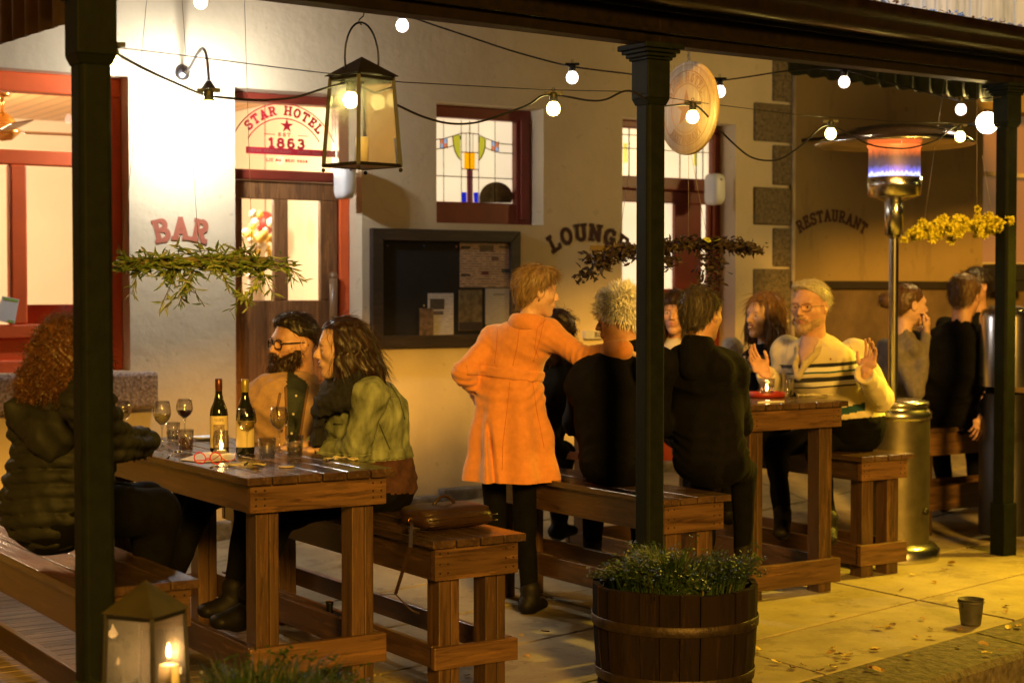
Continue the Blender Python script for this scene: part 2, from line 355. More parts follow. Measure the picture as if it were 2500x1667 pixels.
# rooms behind
room = M('room_paint', (.80, .72, .56), .8, .04, 2, .05); 
def boards_mat():
    m, N, b = newmat('ceiling_boards'); v = mapping(N)
    s = N.nodes.new('ShaderNodeSeparateXYZ'); N.links.new(v, s.inputs[0])
    fr = mathn(N, 'FRACT', mathn(N, 'MULTIPLY', s.outputs[0], 8.0)); g = mathn(N, 'GREATER_THAN', fr, .12)
    c = mixc(N, g, (.22, .09, .03), (.70, .42, .17)); c = mixc(N, .35, c, ramp(N, nz(N, mapping(N, (3, .4, 3)), 5), [(.3, (.5, .28, .1)), (.7, (.8, .5, .2))]), 'MULTIPLY')
    N.links.new(c, b.inputs['Base Color']); b.inputs['Roughness'].default_value = .35; return m
rot_x90 = Matrix.Rotation(R(90), 3, 'X'); RX0, RX1 = -1.0, 5.4
mb = MB(); y0, y1, zc = WY + .345, 14.2, 2.96
mb.quad((RX0, y1, -.2), (RX1, y1, -.2), (RX1, y1, zc), (RX0, y1, zc)); mb.quad((RX1, y0, -.2), (RX1, y1, -.2), (RX1, y1, zc), (RX1, y0, zc)); mb.quad((RX0, y0, -.2), (RX0, y1, -.2), (RX0, y1, zc), (RX0, y0, zc))
mb.quad((RX0, y0, 0.02), (RX1, y0, .02), (RX1, y1, .02), (RX0, y1, .02), 2); mb.quad((RX0, y0, zc), (RX1, y0, zc), (RX1, y1, zc), (RX0, y1, zc), 1)
mb.quad((RX0, y0, 0), (RX0, y0, zc), (.8, y0, zc), (.8, y0, 0)); mb.box(RX0, RX1, y1 - .06, y1 - .002, 2.60, 2.72); mb.box(RX0, RX1, y1 - .035, y1 - .003, 0.0, 1.15, 3)
mb.build('bar_room', [room, boards_mat(), Mw('floor_timber', (.2, .1, .04), (.1, .05, .02), 'y', .3), M('bar_panelling', (.25, .2, .13), .6, .2)], hotel)
for x, y in ((1.4, 10.6), (2.9, 12.3), (4.2, 10.6)): lamp('bar_ceiling_light', (x, y, 2.45), (1, .78, .50), 125, .12, hotel)
# bar window joinery
yb = WY + .14
a, b, c, d = H_bar; mb = MB(); rz = (PZ(150, 384, yb), PZ(150, 402, yb)); pz_ = (PZ(60, 792, yb), PZ(60, 812, yb))
mb.box(a, b, yb - .02, yb + .09, d - .11, d); mb.box(b - .1, b, yb - .021, yb + .09, c, d - .11); mb.box(b - .13, b - .1, yb + .02, yb + .08, c, d - .11)
wf = mb.build('bar_window', red_paint, hotel, .01)
tr = MB().box(a, b - .13, yb - .012, yb + .07, rz[1] - .01, rz[0] + .03).box(a, b - .13, yb - .025, yb + .07, pz_[1] - .03, pz_[0] + .0); tr.build('window_rail', red_paint, wf, .008)
mx = onY(50, 600, yb).x; MB().box(mx - .06, mx + .035, yb - .018, yb + .07, pz_[0], rz[1] - .011).build('window_mullion', red_paint, wf, .012)
mb = MB().box(a, b - .1, yb + .01, yb + .06, c + .02, pz_[1] - .031); mb.box(a, b - .1, yb - .03, yb + .02, c - .01, c + .07)
mb.build('window_panel', red_paint, wf, .012)
MB().box(a, b - .1, yb + .03, yb + .034, pz_[0], d - .1).build('window_pane', pane, wf)
MB().box(mx + .1, mx + .5, yb + .30, yb + .34, 1.1, 1.42).build('pelmet', dk_red, wf)
MB().box(a - 1, PX(372, 950), WY - .11, WY + .16, PZ(330, 1000, WY - .11), PZ(330, 909, WY - .11)).build('stone_sill', granite, hotel, .02)
# bar door
def door(H, name, legs, mat, framemat, tz, pz, panecols, lead=None):
    a, b, c, d = H; y = WY + WD; mb = MB(); f = .07; g0 = ground(a, WY)
    mb.box(a, b, y, y + .12, d - .055, d); mb.box(b - f, b, y - .001, y + .12, g0, d - .055); mb.box(a, a + .05, y - .001, y + .12, g0, d - .055); mb.box(a + .05, b - f, y - .012, y + .11, tz[0], tz[1])
    fr = mb.build(name, framemat, hotel, .01)
    x0, x1 = a + .052, b - f - .002; yl = y + .02; yt = yl + .045; z1 = tz[0] - .004; zb, zt = pz
    mb = MB(); w_ = legs
    mb.box(x0, x1, yl, yt, zt, z1); mb.box(x0, x1, yl, yt, g0 + .9, zb); mb.box(x0, x1, yl, yt, g0 + .01, g0 + .2)
    for (u, v) in w_: mb.box(u, v, yl - .0005, yt, zb, zt)
    for (u, v) in ((x0, x0 + .11), (x1 - .11, x1)): mb.box(u, v, yl - .0007, yt, g0 + .2, g0 + .9)
    mb.box(x0 + .11, x1 - .11, yl + .018, yt - .004, g0 + .2, g0 + .9)
    dr = mb.build('door_leaf', mat, fr, .006)
    return fr, dr, (x0, x1, yl, yt, g0)
yD = WY + WD + .02
tzb = (onY(700, 442, WY + WD).z, onY(700, 417, WY + WD).z); pzb = (onY(680, 733, yD).z, onY(680, 487, yD).z)
xs = [onY(p, 600, yD).x for p in (575, 592, 670, 704, 783, 830)]
bd, leaf, (x0, x1, yl, yt, g0) = door(H_door, 'bar_door', [(H_door[0] + .052, xs[1]), (xs[2], xs[3]), (xs[4], H_door[1] - .072)], door_wood, dk_red, tzb, pzb, None)
MB().box(H_door[1] - .07, H_door[1] - .001, WY + WD - .006, WY + WD + .02, g0, tzb[0] - .02).build('door_jamb', red_paint, bd, .01)
MB().box(xs[1], xs[4], yt - .012, yt - .008, pzb[0], pzb[1]).build('door_glass', pane, bd)
MB().box(H_door[0] + .05, H_door[1] - .07, WY + WD + .05, WY + WD + .054, tzb[1], H_door[3] - .055).build('transom_glass', pane, bd)
hb = onY(806, 675, yl); MB().tube([(hb.x, yl - .045, hb.z - .42), (hb.x, yl - .045, hb.z - .01)], .026, 14).ball((hb.x, yl - .045, hb.z), .03, 14).box(hb.x - .01, hb.x + .01, yl - .045, yl, hb.z - .34, hb.z - .30).box(hb.x - .01, hb.x + .01, yl - .045, yl, hb.z - .08, hb.z - .05).build('door_handle', Mw('handle_wood', (.25, .13, .05), (.12, .06, .02), 'z', .35), leaf)
# transom sign
ys = WY + WD + .046; mb = MB()
def SP(px, py): return onY(px, py, ys)
cc = SP(697, 345); lft = SP(608, 297); rgt = SP(786, 308); pxw = (rgt.x - lft.x) / 178
rad = pxw * 118; ex, ez = (1, 0, 0), (0, 0, 1)
cA = Vector((SP(693, 290).x, ys, SP(693, 281).z))
letters(mb, 'STAR HOTEL', cA, ex, ez, pxw * 19, pxw * 190, rad * .93, .27, gap=.2, nrm=Vector((0, -1, 0)))
for rr, hw in ((rad * .93 + pxw * 25, 1.16), (rad * .93 - pxw * 8, 1.02)):
    P = [Vector((cA.x + rr * math.sin(t), ys - .001, cA.z - rad * .93 + rr * math.cos(t))) for t in [(-hw + 2 * hw * i / 30) for i in range(31)]]
    for i in range(30): mb.bar(P[i], P[i + 1], .001, pxw * 2.6)
st = SP(700, 308); pts = []
for i in range(10):
    r_ = pxw * (17 if i % 2 == 0 else 6.6); t = math.pi / 2 + i * math.pi / 5; pts.append((st.x + r_ * math.cos(t), ys - .002, st.z + r_ * math.sin(t)))
mb.add([(st.x, ys - .002, st.z)] + pts, [(0, 1 + i, 1 + (i + 1) % 10) for i in range(10)])
e = SP(697, 333.5); letters(mb, 'EST.', e, ex, ez, pxw * 7, pxw * 36, None, .3, gap=.45, nrm=Vector((0, -1, 0)))
for p_, q_ in ((644, 671), (727, 752)): mb.bar((SP(p_, 329).x, ys - .001, e.z + pxw * 3), (SP(q_, 329).x, ys - .001, e.z + pxw * 3), .001, pxw * 1.6)
letters(mb, '1863', SP(700, 361.5), ex, ez, pxw * 20, pxw * 88, None, .3, gap=.22, nrm=Vector((0, -1, 0)))
b0, b1 = SP(600, 363), SP(812, 372); bz = SP(697, 371).z
mb.box(b0.x, H_door[1] - .075, ys - .002, ys - .001, bz - pxw * 7.5, bz + pxw * 7.5)
letters(mb, 'LIC NO. 3284-0966', SP(700, 396), ex, ez, pxw * 6, pxw * 100, None, .34, gap=.25, nrm=Vector((0, -1, 0))) if 0 else letters(mb, 'LIC NO. 8631-0638', SP(700, 396), ex, ez, pxw * 6, pxw * 100, None, .34, gap=.25, nrm=Vector((0, -1, 0)))
mb.build('transom_sign', sign_red, bd)
mb = MB(); letters(mb, 'STAR RESTAURANT - HOTEL BAR', (SP(697, 375).x, ys - .0035, bz - pxw * 3), ex, ez, pxw * 5.5, pxw * 170, None, .25, gap=.2, nrm=Vector((0, -1, 0))); mb.build('sign_band_text', M('dull_rose', (.42, .12, .10), .7), bd)
# bar interior things seen through the door
fan = thing('ceiling_fan', (onY(0, 330, 10.9).x, 10.9, 2.6), 'brass ceiling fan with wooden blades inside the bar window', 'ceiling fan')
brass = M('brass', (.75, .48, .15), .22, .1, 12, 0, metal=1)
fx, fy = onY(6, 330, 10.9).x, 10.9; fz = lambda py: onY(6, py, 10.9).z
mb = MB(); mb.lathe([(.0, fz(345)), (.06, fz(342)), (.11, fz(325)), (.12, fz(318)), (.08, fz(312)), (.1, fz(305)), (.06, fz(285)), (.03, fz(276)), (.012, fz(274)), (.012, fz(238)), (.05, fz(236)), (.055, fz(222)), (.03, fz(215)), (.012, fz(212)), (.012, 2.955)], (fx, fy, 0), 20)
mb.build('motor', brass, fan)
for k in range(4):
    t = R(-6 + 90 * k); d_ = Vector((math.cos(t), math.sin(t), 0)); n_ = Vector((-math.sin(t), math.cos(t), 0)); z = fz(322)
    MB().obox(Vector((fx, fy, z)) + d_ * .43, d_ * .3, n_ * .065 + Vector((0, 0, .012)), Vector((0, 0, .004))).build('blade', Mw('fan_blade', (.2, .11, .05), (.1, .05, .02), 'x', .4), fan, .003)
for i, (px, py, Y, s, col, nm, lb) in enumerate(((690, 560, 11.2, .09, (.35, .05, .05), 'hanging_ornament', 'dark red ornament hanging behind the bar door glass'),)):
    p = onY(648, 545, 11.4); mb = MB().ball(p, .07, 10, 0, (1, 1, 1.3)).tube([p, (p.x, p.y, 2.95)], .004, 5); tag(mb.build(nm, M('ornament_red', col, .4), None), lb, 'ornament')
o = thing('flower_arrangement', (onY(622, 610, 10.6).x, 10.6, 1.2), 'bunch of white and yellow flowers behind the left pane of the bar door', 'flowers')
mb = MB(); c0 = onY(625, 600, 10.6)
for i in range(60): mb.ball(c0 + Vector((rnd.gauss(0, .07), rnd.gauss(0, .05), rnd.gauss(0, .09))), .022 + rnd.random() * .018, 6, rnd.randint(0, 1))
mb.build('blossoms', [M('petal_white', (.85, .82, .7), .6), M('petal_yellow', (.85, .62, .15), .6)], o)
MB().lathe([(.04, 1.0), (.07, 1.1), (.06, c0.z - .05), (.08, c0.z)], (c0.x, c0.y, 0), 14).build('vase', white_pl, o)
MB().box(c0.x - .3, c0.x + 1.1, 10.5, 10.95, .05, 1.0).build('x', door_wood, None)
cnt = bpy.data.objects['x']; cnt.name = 'bar_counter'; tag(cnt, 'wooden bar counter seen through the bar door panes', 'counter')
q = onY(718, 503, 12.6); gb = MB().ball(q, .055, 14).tube([q, (q.x, q.y, 2.95)], .008, 6).build('pendant_globe', Me('pendant_glow', (1, .95, .75), 3)); tag(gb, 'small round glowing pendant seen through the right pane of the bar door', 'pendant light')
q0, q1 = onY(706, 668, 12.0), onY(770, 600, 12.0); o = MB().box(q0.x, q1.x, 12.0, 12.04, q0.z, q1.z).build('white_board', M('board_white', (.72, .70, .70), .6, .08, 20, 0)); tag(o, 'pale lettered board inside the bar behind the right door pane', 'board'); MB().lathe([(0, .0), ((q1.x - q0.x) / 2, .0), ((q1.x - q0.x) / 2, .04), (0, .04)], ((q0.x + q1.x) / 2, 12.04, q1.z), 24, A=rot_x90).build('arched_top', MATS['board_white'], o)
q = onY(744, 680, 11.9); o = MB().lathe([(0, 0), (.07, 0), (.07, .02), (0, .02)], q, 20, A=rot_x90).build('round_badge', M('salmon_disc', (.75, .30, .22), .6)); tag(o, 'round salmon coloured disc low in the right pane of the bar door', 'disc')
# shelf of bottles
sh = thing('bottle_shelf', (c0.x + .5, 12.9, 1.5), 'shelf of bottles on the far wall seen through the bar door', 'shelf')
MB().box(c0.x + .1, c0.x + 1.6, 12.9, 13.3, 1.30, 1.34).box(c0.x + .1, c0.x + 1.6, 12.9, 13.3, 1.75, 1.79).build('boards', door_wood, sh)
for i in range(14):
    bx_ = c0.x + .18 + i * .1; zz = 1.34 if i % 2 else 1.79
    MB().lathe([(0, 0), (.034, 0), (.034, .18), (.012, .23), (.012, .29), (0, .29)], (bx_, 13.0, zz), 10).build('bottle', M(('bottle_dark', 'bottle_brown', 'bottle_red')[i % 3], ((.02, .03, .02), (.2, .08, .02), (.35, .03, .03))[i % 3], .2, 0, 1, 0), sh)
# leadlight window
def glow(name, col, st):
    m, N, b = newmat(name); b.inputs['Base Color'].default_value = (*col, 1); n = nz(N, mapping(N, (1, 1, 1)), 2.2, 3)
    N.links.new(ramp(N, n, [(.3, tuple(c * .82 for c in col)), (.7, col)]), b.inputs['Emission Color']); b.inputs['Emission Strength'].default_value = st; b.inputs['Roughness'].default_value = .25; return m
gcream = glow('backlit_cream_glass', (.92, .74, .48), 1.0); gyel = glow('backlit_amber_glass', (1, .42, .0), .95); ggrn = glow('backlit_olive_glass', (.50, .45, .03), .85)
gblu = glow('backlit_blue_glass', (.0, .01, .6), .8); gred = glow('backlit_red_glass', (.75, .22, .08), .8); gpb = glow('backlit_pale_blue_glass', (.38, .45, .62), .8); gpur = glow('backlit_purple_glass', (.15, .035, .04), .7)
yL = WY + WD + .03
a, b, c, d = H_lead; mb = MB(); ft = onY(1150, 293, yL).z; fb = onY(1150, 495, yL).z; fr_ = onY(1250, 400, yL).x; y0_ = WY + WD - .02
mb.box(a, b, y0_, y0_ + .1, ft, d); mb.box(fr_, b, y0_ - .0015, y0_ + .1, c, ft); mb.box(a, fr_, y0_, y0_ + .1, c, fb); mb.box(fr_ + .03, b - .03, y0_ - .02, y0_, c + .04, d - .06)
lw_ = mb.build('leadlight_window', dk_red, hotel, .008)
def LP(zx, zy, off=0): return onY(1040 + .2168 * zx, 220 + .2168 * zy, yL - off)
mb = MB(); g = lambda zx, zy: LP(zx, zy)
mb.quad((a, yL, fb), (fr_, yL, fb), (fr_, yL, ft), (a, yL, ft), 0)
def gp(pts, mi, off=.002): mb.add([LP(x, y, off) for x, y in pts], [tuple(range(len(pts)))], mi)
gp([(160, 558), (200, 552), (200, 605), (160, 610)], 4); gp([(200, 552), (240, 545), (240, 600), (200, 605)], 5); gp([(160, 610), (200, 605), (200, 655), (160, 660)], 5); gp([(200, 605), (240, 600), (240, 645), (200, 655)], 4)
gp([(740, 572), (778, 590), (778, 640), (740, 625)], 5); gp([(778, 590), (818, 600), (818, 650), (778, 640)], 4); gp([(740, 625), (778, 640), (778, 692), (740, 675)], 4); gp([(778, 640), (818, 650), (818, 700), (778, 692)], 5)
gp([(300, 525), (345, 505), (375, 503), (388, 530), (390, 790), (355, 750), (325, 690), (308, 610)], 2); gp([(598, 520), (640, 535), (670, 555), (668, 640), (650, 710), (625, 760), (595, 795)], 2)
gp([(430, 703), (490, 705), (490, 893), (430, 890)], 1); gp([(496, 705), (552, 707), (552, 895), (496, 893)], 1)
gp([(458, 897), (528, 899), (528, 1265), (462, 1263)], 6); gp([(403, 1150), (456, 1150), (458, 1262), (405, 1262)], 3); gp([(536, 1153), (588, 1153), (588, 1266), (540, 1266)], 3)
dome = [(600, 1268)] + [(790 + 190 * math.cos(R(t)) , 1215 - 180 * math.sin(R(t)) + (60 if t in (180,) else 0)) for t in range(175, -1, -12)] + [(960, 1272)]
gp(dome, 7, .004)
mb.build('stained_glass', [gcream, gyel, ggrn, gblu, gred, gpb, gpur, M('frosted_dark_paint', (.16, .12, .07), .7, .5, 14)], lw_)
mb = MB()
def came(pts, w=.007): mb.tube([LP(x, y, .006) for x, y in pts], w * .5, 5)
for x in (198, 398, 592, 778): came([(x, 340), (x + 2, 1265)], .005)
came([(493, 350), (493, 1265)]); came([(118, 966), (975, 1003)])
came([(118, 558), (200, 550), (300, 520), (395, 490), (490, 487), (580, 498), (670, 545), (770, 582), (850, 608), (975, 615)])
came([(118, 665), (200, 658), (310, 628)]); came([(672, 653), (770, 692), (850, 710), (975, 716)])
came([(300, 525), (308, 610), (325, 690), (355, 750), (390, 790)]); came([(670, 555), (668, 640), (650, 710), (625, 760), (595, 795)]); came([(385, 510), (392, 560)]); came([(598, 520), (594, 600)])
came([(398, 700), (588, 708)]); came([(400, 888), (585, 897)])
for x in (452, 528): came([(x, 490), (x, 705)], .004)
for x in (160, 240, 740, 818): came([(x, 552 if x < 500 else 575), (x, 660 if x < 500 else 690)], .005)
mb.build('lead_cames', M('lead', (.05, .04, .02), .5, metal=.5), lw_)
# lounge door with its own transom
tzl = (onY(1700, 468, WY + WD).z, onY(1700, 437, WY + WD).z); pzl = (onY(1650, 705, yD).z, onY(1650, 497, yD).z)
xl = [onY(p, 600, yD).x for p in (1522, 1648, 1713, 1729)]
ld, lleaf, (x0, x1, yl, yt, g0) = door(H_lounge, 'lounge_door', [(xl[1], xl[2]), (xl[3], H_lounge[1] - .072)], dk_red, dk_red, tzl, pzl, None)
MB().box(H_lounge[0] + .05, H_lounge[1] - .07, WY + WD + .05, WY + WD + .054, tzl[1], H_lounge[3] - .055).build('transom_glass', gcream, ld)
MB().box(H_lounge[0] + .05, xl[1], yt - .012, yt - .008, pzl[0], pzl[1]).box(xl[2], xl[3], yt - .012, yt - .008, pzl[0], pzl[1]).build('door_glass', gcream, ld)
mb = MB(); zt0, zt1 = tzl[1], H_lounge[3] - .055; yy = WY + WD + .045
for p in (1536, 1560, 1600, 1660, 1700, 1716): q = onY(p, 400, yy).x; mb.bar((q, yy, zt0), (q, yy, zt1), .006, .006)
for py in (340, 372): q = onY(1700, py, yy).z; mb.bar((H_lounge[0] + .06, yy, q), (H_lounge[1] - .08, yy, q), .006, .006)
mb.build('lead_cames', MATS['lead'], ld)
for (l, r, t, b) in ((1694, 1702, 345, 405), (1522, 1532, 350, 398)): MB().quad(onY(l, b, yy), onY(r, b, yy), onY(r, t, yy), onY(l, t, yy)).build('green_glass', ggrn, ld)
# restaurant window
a, b, c, d = H_rest; yr = WY + .16; mb = MB().box(a, b, yr, yr + .05, c, c + .05).box(a, b, yr, yr + .05, PZ(2420, 430, yr), PZ(2420, 420, yr)).box(a, a + .04, yr, yr + .05, c, d)
rw = mb.build('restaurant_window', M('pale_timber', (.55, .45, .3), .6), hotel); MB().box(a, b, yr + .06, yr + .064, c, d).build('window_pane', glow('rosy_room_glow', (.24, .13, .05), .5), rw)
MB().box(PX(2397), PX(2470), WY - .22, WY, PZ(2420, 712), PZ(2420, 645)).box(PX(2397) + .01, PX(2470), WY - .24, WY - .22, PZ(2420, 685), PZ(2420, 655)).build('air_conditioner', M('dark_casing', (.02, .02, .02), .4), None, .01)
tag(bpy.data.objects['air_conditioner'], 'black casing fixed to the wall under the restaurant window', 'air conditioner')
# painted wall words
def word(text, pl, pr, pt, pbase, radpx, hp, mat, name, th):
    mb = MB(); m = (pl + pr) / 2; p0, p1 = onY(pl, pbase, WY), onY(pr, pbase, WY); s = (p1.x - p0.x) / (pr - pl)
    sv = onY(m, pbase - 50, WY).z - onY(m, pbase + 50, WY).z
    c = onY(m, pbase, WY); letters(mb, text, (c.x, WY - .001, c.z), ex, ez, hp * sv / 100, (p1.x - p0.x) * .97, radpx * s if radpx else None, th, nrm=Vector((0, -1, 0)))
    mb.build(name, mat, hotel)
word('BAR', 380, 505, 533, 583, 190, 50, letter_red, 'bar_lettering', .27)
word('LOUNGE', 1343, 1530, 553, 586, 150, 38, letter_brown, 'lounge_lettering', .27)
word('RESTAURANT', 1946, 2116, 513, 540, 145, 27, letter_brown, 'restaurant_lettering', .26)
# upper wall of pale sheeting above the veranda roof
def sheet_mat():
    m, N, b = newmat('pale_blue_sheeting'); v = mapping(N, (7, 1, .35)); n = nz(N, v, 1.6, 8, .7)
    N.links.new(ramp(N, n, [(.35, (.20, .25, .27)), (.52, (.48, .55, .56)), (.7, (.60, .66, .66))]), b.inputs['Base Color']); b.inputs['Roughness'].default_value = .6
    bump(N, b, n, .3); return m
mb = MB(); xa = onY(1940, 40, WY).x; x = xa
while x < 14: mb.box(x + .004, x + .126, WY - .02 - rnd.random() * .006, WY + .02, 3.60, 5.2); x += .13
mb.box(3.5, xa, WY - .012, WY + .02, 3.60, 5.2, 1); tag(mb.build('upper_storey_wall', [sheet_mat(), M('pale_render', (.50, .53, .50), .8)], None), 'upper storey wall of weathered pale blue vertical boards above the gutter', 'wall')
fl = MB(); p = atd(1580, -22, 7.1); fl.lathe([(0, .06), (.03, .06), (.06, .02), (.06, 0), (0, 0)], p, 16); o = fl.build('floodlight', Me('cold_lamp_face', (.75, .85, 1), 6), None); tag(o, 'small cold white lamp above the veranda gutter near the middle post', 'lamp')
lamp('floodlight_beam', p + Vector((.6, 1.1, .75)), (.16, .50, 1.0), 1100, .1, o)
# ---------------- ground ----------------
KS = math.tan(R(12.6))
def kerbY(x): return 4.776 + KS * (x - 4.506)
def slab_mat():
    m, N, b = newmat('paving_concrete'); v = mapping(N); s = N.nodes.new('ShaderNodeSeparateXYZ'); N.links.new(v, s.inputs[0])
    n1 = nz(N, v, 2.3, 6, .65); n2 = nz(N, v, 60, 3); n3 = nz(N, v, 9, 5)
    c = ramp(N, n1, [(.3, (.26, .21, .10)), (.52, (.42, .35, .18)), (.75, (.54, .46, .25))])
    c = mixc(N, mathn(N, 'MULTIPLY', n3, .5), c, (.17, .14, .10)); c = mixc(N, mathn(N, 'MULTIPLY', n2, .25), c, (.1, .08, .06))
    c = mixc(N, mathn(N, 'MULTIPLY', mathn(N, 'GREATER_THAN', nz(N, v, 3.1, 7, .7), .575), .38), c, (.12, .085, .045)); c = mixc(N, mathn(N, 'MULTIPLY', mathn(N, 'GREATER_THAN', nz(N, v, 17, 2), .70), .5), c, (.07, .05, .03))
    N.links.new(c, b.inputs['Base Color']); b.inputs['Roughness'].default_value = .82
    bump(N, b, mathn(N, 'ADD', n2, mathn(N, 'MULTIPLY', n3, 2)), .5, .004); return m
pave = slab_mat()
struct(MB().add([(-60, -60, -.16), (60, -60, -.16), (60, 60, -.16), (-60, 60, -.16)], [(0, 1, 2, 3)]).build('road', M('asphalt', (.05, .047, .042), .9, .4, 30, .6, 90)))
# slabs as one paved sheet with real gaps
mb = MB(); rows = []
y = 0; pitch = .68; ROW0 = .60
def rowY(k, x): return kerbY(x) + (0 if k == 0 else ROW0 + (k - 1) * pitch) 
xj = [4.5 + 1.47 * i for i in range(-5, 8)]
for k in range(0, 16):
    for i in range(len(xj) - 1):
        a, b_ = xj[i], xj[i + 1]; gp_ = .009; n = 8; dz = rnd.random() * .003
        prev = None
        for j in range(n + 1):
            x = a + gp_ + (b_ - a - 2 * gp_) * j / n; y0, y1 = rowY(k, x) + gp_, rowY(k + 1, x) - gp_; ym = (y0 + y1) / 2
            if y0 > WY + .4: break
            y1 = min(y1, WY + .35); ym = (y0 + y1) / 2
            if y1 - y0 < .05: break
            cur = [(x, y0, ground(x, y0) + dz - .05), (x, y0, ground(x, y0) + dz - .003), (x, y0 + .006, ground(x, y0) + dz), (x, ym, ground(x, ym) + dz), (x, y1 - .006, ground(x, y1) + dz), (x, y1, ground(x, y1) + dz - .003), (x, y1, ground(x, y1) + dz - .05)]
            if prev:
                o_ = len(mb.v); mb.add(prev + cur, [(q, q + 7, q + 8, q + 1) for q in range(6)])
            else: mb.add(cur, [(0, 1, 2, 3, 4, 5, 6)])
            prev = cur
mb.build('pavement', pave); struct(bpy.data.objects['pavement'])
g_ = 40; mb = MB(); xs_ = [-4 + 18 * i / g_ for i in range(g_ + 1)]; ys_ = [3.2 + 6.2 * i / g_ for i in range(g_ + 1)]
vs = [(x, max(y, kerbY(x)), ground(x, max(y, kerbY(x))) - .022) for y in ys_ for x in xs_]
mb.add(vs, [(j * (g_ + 1) + i, j * (g_ + 1) + i + 1, (j + 1) * (g_ + 1) + i + 1, (j + 1) * (g_ + 1) + i) for j in range(g_) for i in range(g_)])
struct(mb.build('paving_bed', M('joint_dirt', (.03, .024, .016), .95)))
# timber strip by the bar door, lying on the slabs
mb = MB(); yy = 5.62
while yy < 8.5: mb.box(.2, 2.95, yy, yy + .088, .004, .02); yy += .094
struct(mb.build('timber_decking', Mw('worn_decking', (.25, .185, .12), (.14, .10, .065), 'x', .7), None, .003))
# granite kerb
mb = MB(); x = -2.5
while x < 11:
    l = 1.0 + rnd.random() * .3; n = 6
    for j in range(n):
        a, b_ = x + .006 + (l - .012) * j / n, x + .006 + (l - .012) * (j + 1) / n
        f = lambda q: kerbY(q)
        W_ = .34; e0, e1 = (rnd.random() - .5) * .012, (rnd.random() - .5) * .012
        mb.add([(a, f(a) - .006, .002), (b_, f(b_) - .006, .002), (b_, f(b_) - W_ + .02, -.006), (a, f(a) - W_ + .02, -.006), (a, f(a) - W_, -.03), (b_, f(b_) - W_, -.03), (b_, f(b_) - W_ - .01, -.16), (a, f(a) - W_ - .01, -.16)], [(0, 3, 2, 1), (3, 4, 5, 2), (4, 7, 6, 5)])
    x += l
struct(mb.build('kerb', M('kerb_granite', (.10, .08, .05), .85, .6, 22, .9, 30, bdist=.02, detail=8)))
# ---------------- veranda ----------------
PP = [(1.49, 4.50, 2.36), (4.10, 5.39, 2.49), (7.40, 6.42, 2.66)]
ver = thing('veranda', (4.1, 5.4, 0), 'dark timber veranda with green posts, moulded capitals and a metal gutter over the pavement', 'veranda')
green = M('green_post_paint', (.0055, .0078, .0035), .65, .3, 20, .10, 60, spec=.12)
darkpaint = M('dark_beam_paint', (.009, .006, .0045), .6, .4, 20, .2, 50, spec=.15)
vd = Vector((math.cos(R(17.5)), math.sin(R(17.5)), 0)); vn = Vector((-vd.y, vd.x, 0))
def sq(c, h, z0, z1, mb, ch=0):
    ax, ay = Vector((1, 0, 0)), Vector((0, 1, 0))
    if ch <= 0: mb.obox((c[0], c[1], (z0 + z1) / 2), ax * h, ay * h, Vector((0, 0, (z1 - z0) / 2))); return
    k = h - ch; P = [(h, -k), (h, k), (k, h), (-k, h), (-h, k), (-h, -k), (-k, -h), (k, -h)]
    mb.add([(c[0] + x, c[1] + y, z) for z in (z0, z1) for x, y in P], [(i, (i + 1) % 8, 8 + (i + 1) % 8, 8 + i) for i in range(8)] + [tuple(range(8))[::-1], tuple(range(8, 16))])
for i, (x, y, zt) in enumerate(PP):
    mb = MB(); g0 = ground(x, y); ztr = onY(1500, 240, y).z if i == 1 else zt - .215
    sq((x, y), .052, g0, g0 + .30, mb); sq((x, y), .046, g0 + .30, zt - .24, mb, .012)
    sq((x, y), .056, zt - .215, zt - .06, mb)
    mb.add([(x + s * .046, y + t * .046, zt - .24) for s, t in ((-1, -1), (1, -1), (1, 1), (-1, 1))] + [(x + s * .056, y + t * .056, zt - .215) for s, t in ((-1, -1), (1, -1), (1, 1), (-1, 1))], [(0, 1, 5, 4), (1, 2, 6, 5), (2, 3, 7, 6), (3, 0, 4, 7)])
    po = mb.build('post', green, ver, .004)
    mb = MB()
    for z0, z1, h in ((zt - .062, zt - .05, .064), (zt - .05, zt - .035, .074), (zt - .035, zt - .02, .086), (zt - .02, zt + .002, .098)): sq((x, y), h, z0, z1, mb)
    mb.build('capital', green, po, .004)
A = Vector(PP[0]); B = Vector(PP[1]); C_ = Vector(PP[2]); E0 = A + (A - B) * 1.5; E1 = C_ + (C_ - B) * .8
mb = MB(); line = [E0, A, B, C_, E1]
def along(off, zlo, zhi, th, mb_):
    for p, q in zip(line, line[1:]):
        n = Vector((-(q - p).y, (q - p).x, 0)).normalized()
        mb_.add([v + n * (off + t * th / 2) + Vector((0, 0, z)) for v in (p, q) for t in (-1, 1) for z in (zlo, zhi)], [(0, 1, 3, 2), (4, 6, 7, 5), (0, 4, 5, 1), (2, 3, 7, 6), (0, 2, 6, 4), (1, 5, 7, 3)])
along(0, 0.002, .13, .09, mb); mb.build('beam', darkpaint, ver, .004)
mb = MB(); along(-.05, .045, .06, .03, mb); along(-.056, .13, .24, .045, mb); mb.build('fascia', darkpaint, ver, .004)
gm = M('gutter_metal', (.020, .011, .007), .32, .5, 14, .15, 30, metal=.5)
mb = MB(); prof = [(-.08, .16), (-.11, .145), (-.15, .15), (-.17, .175), (-.165, .21), (-.185, .225), (-.20, .255), (-.20, .285), (-.19, .29), (-.185, .28), (-.08, .20)]
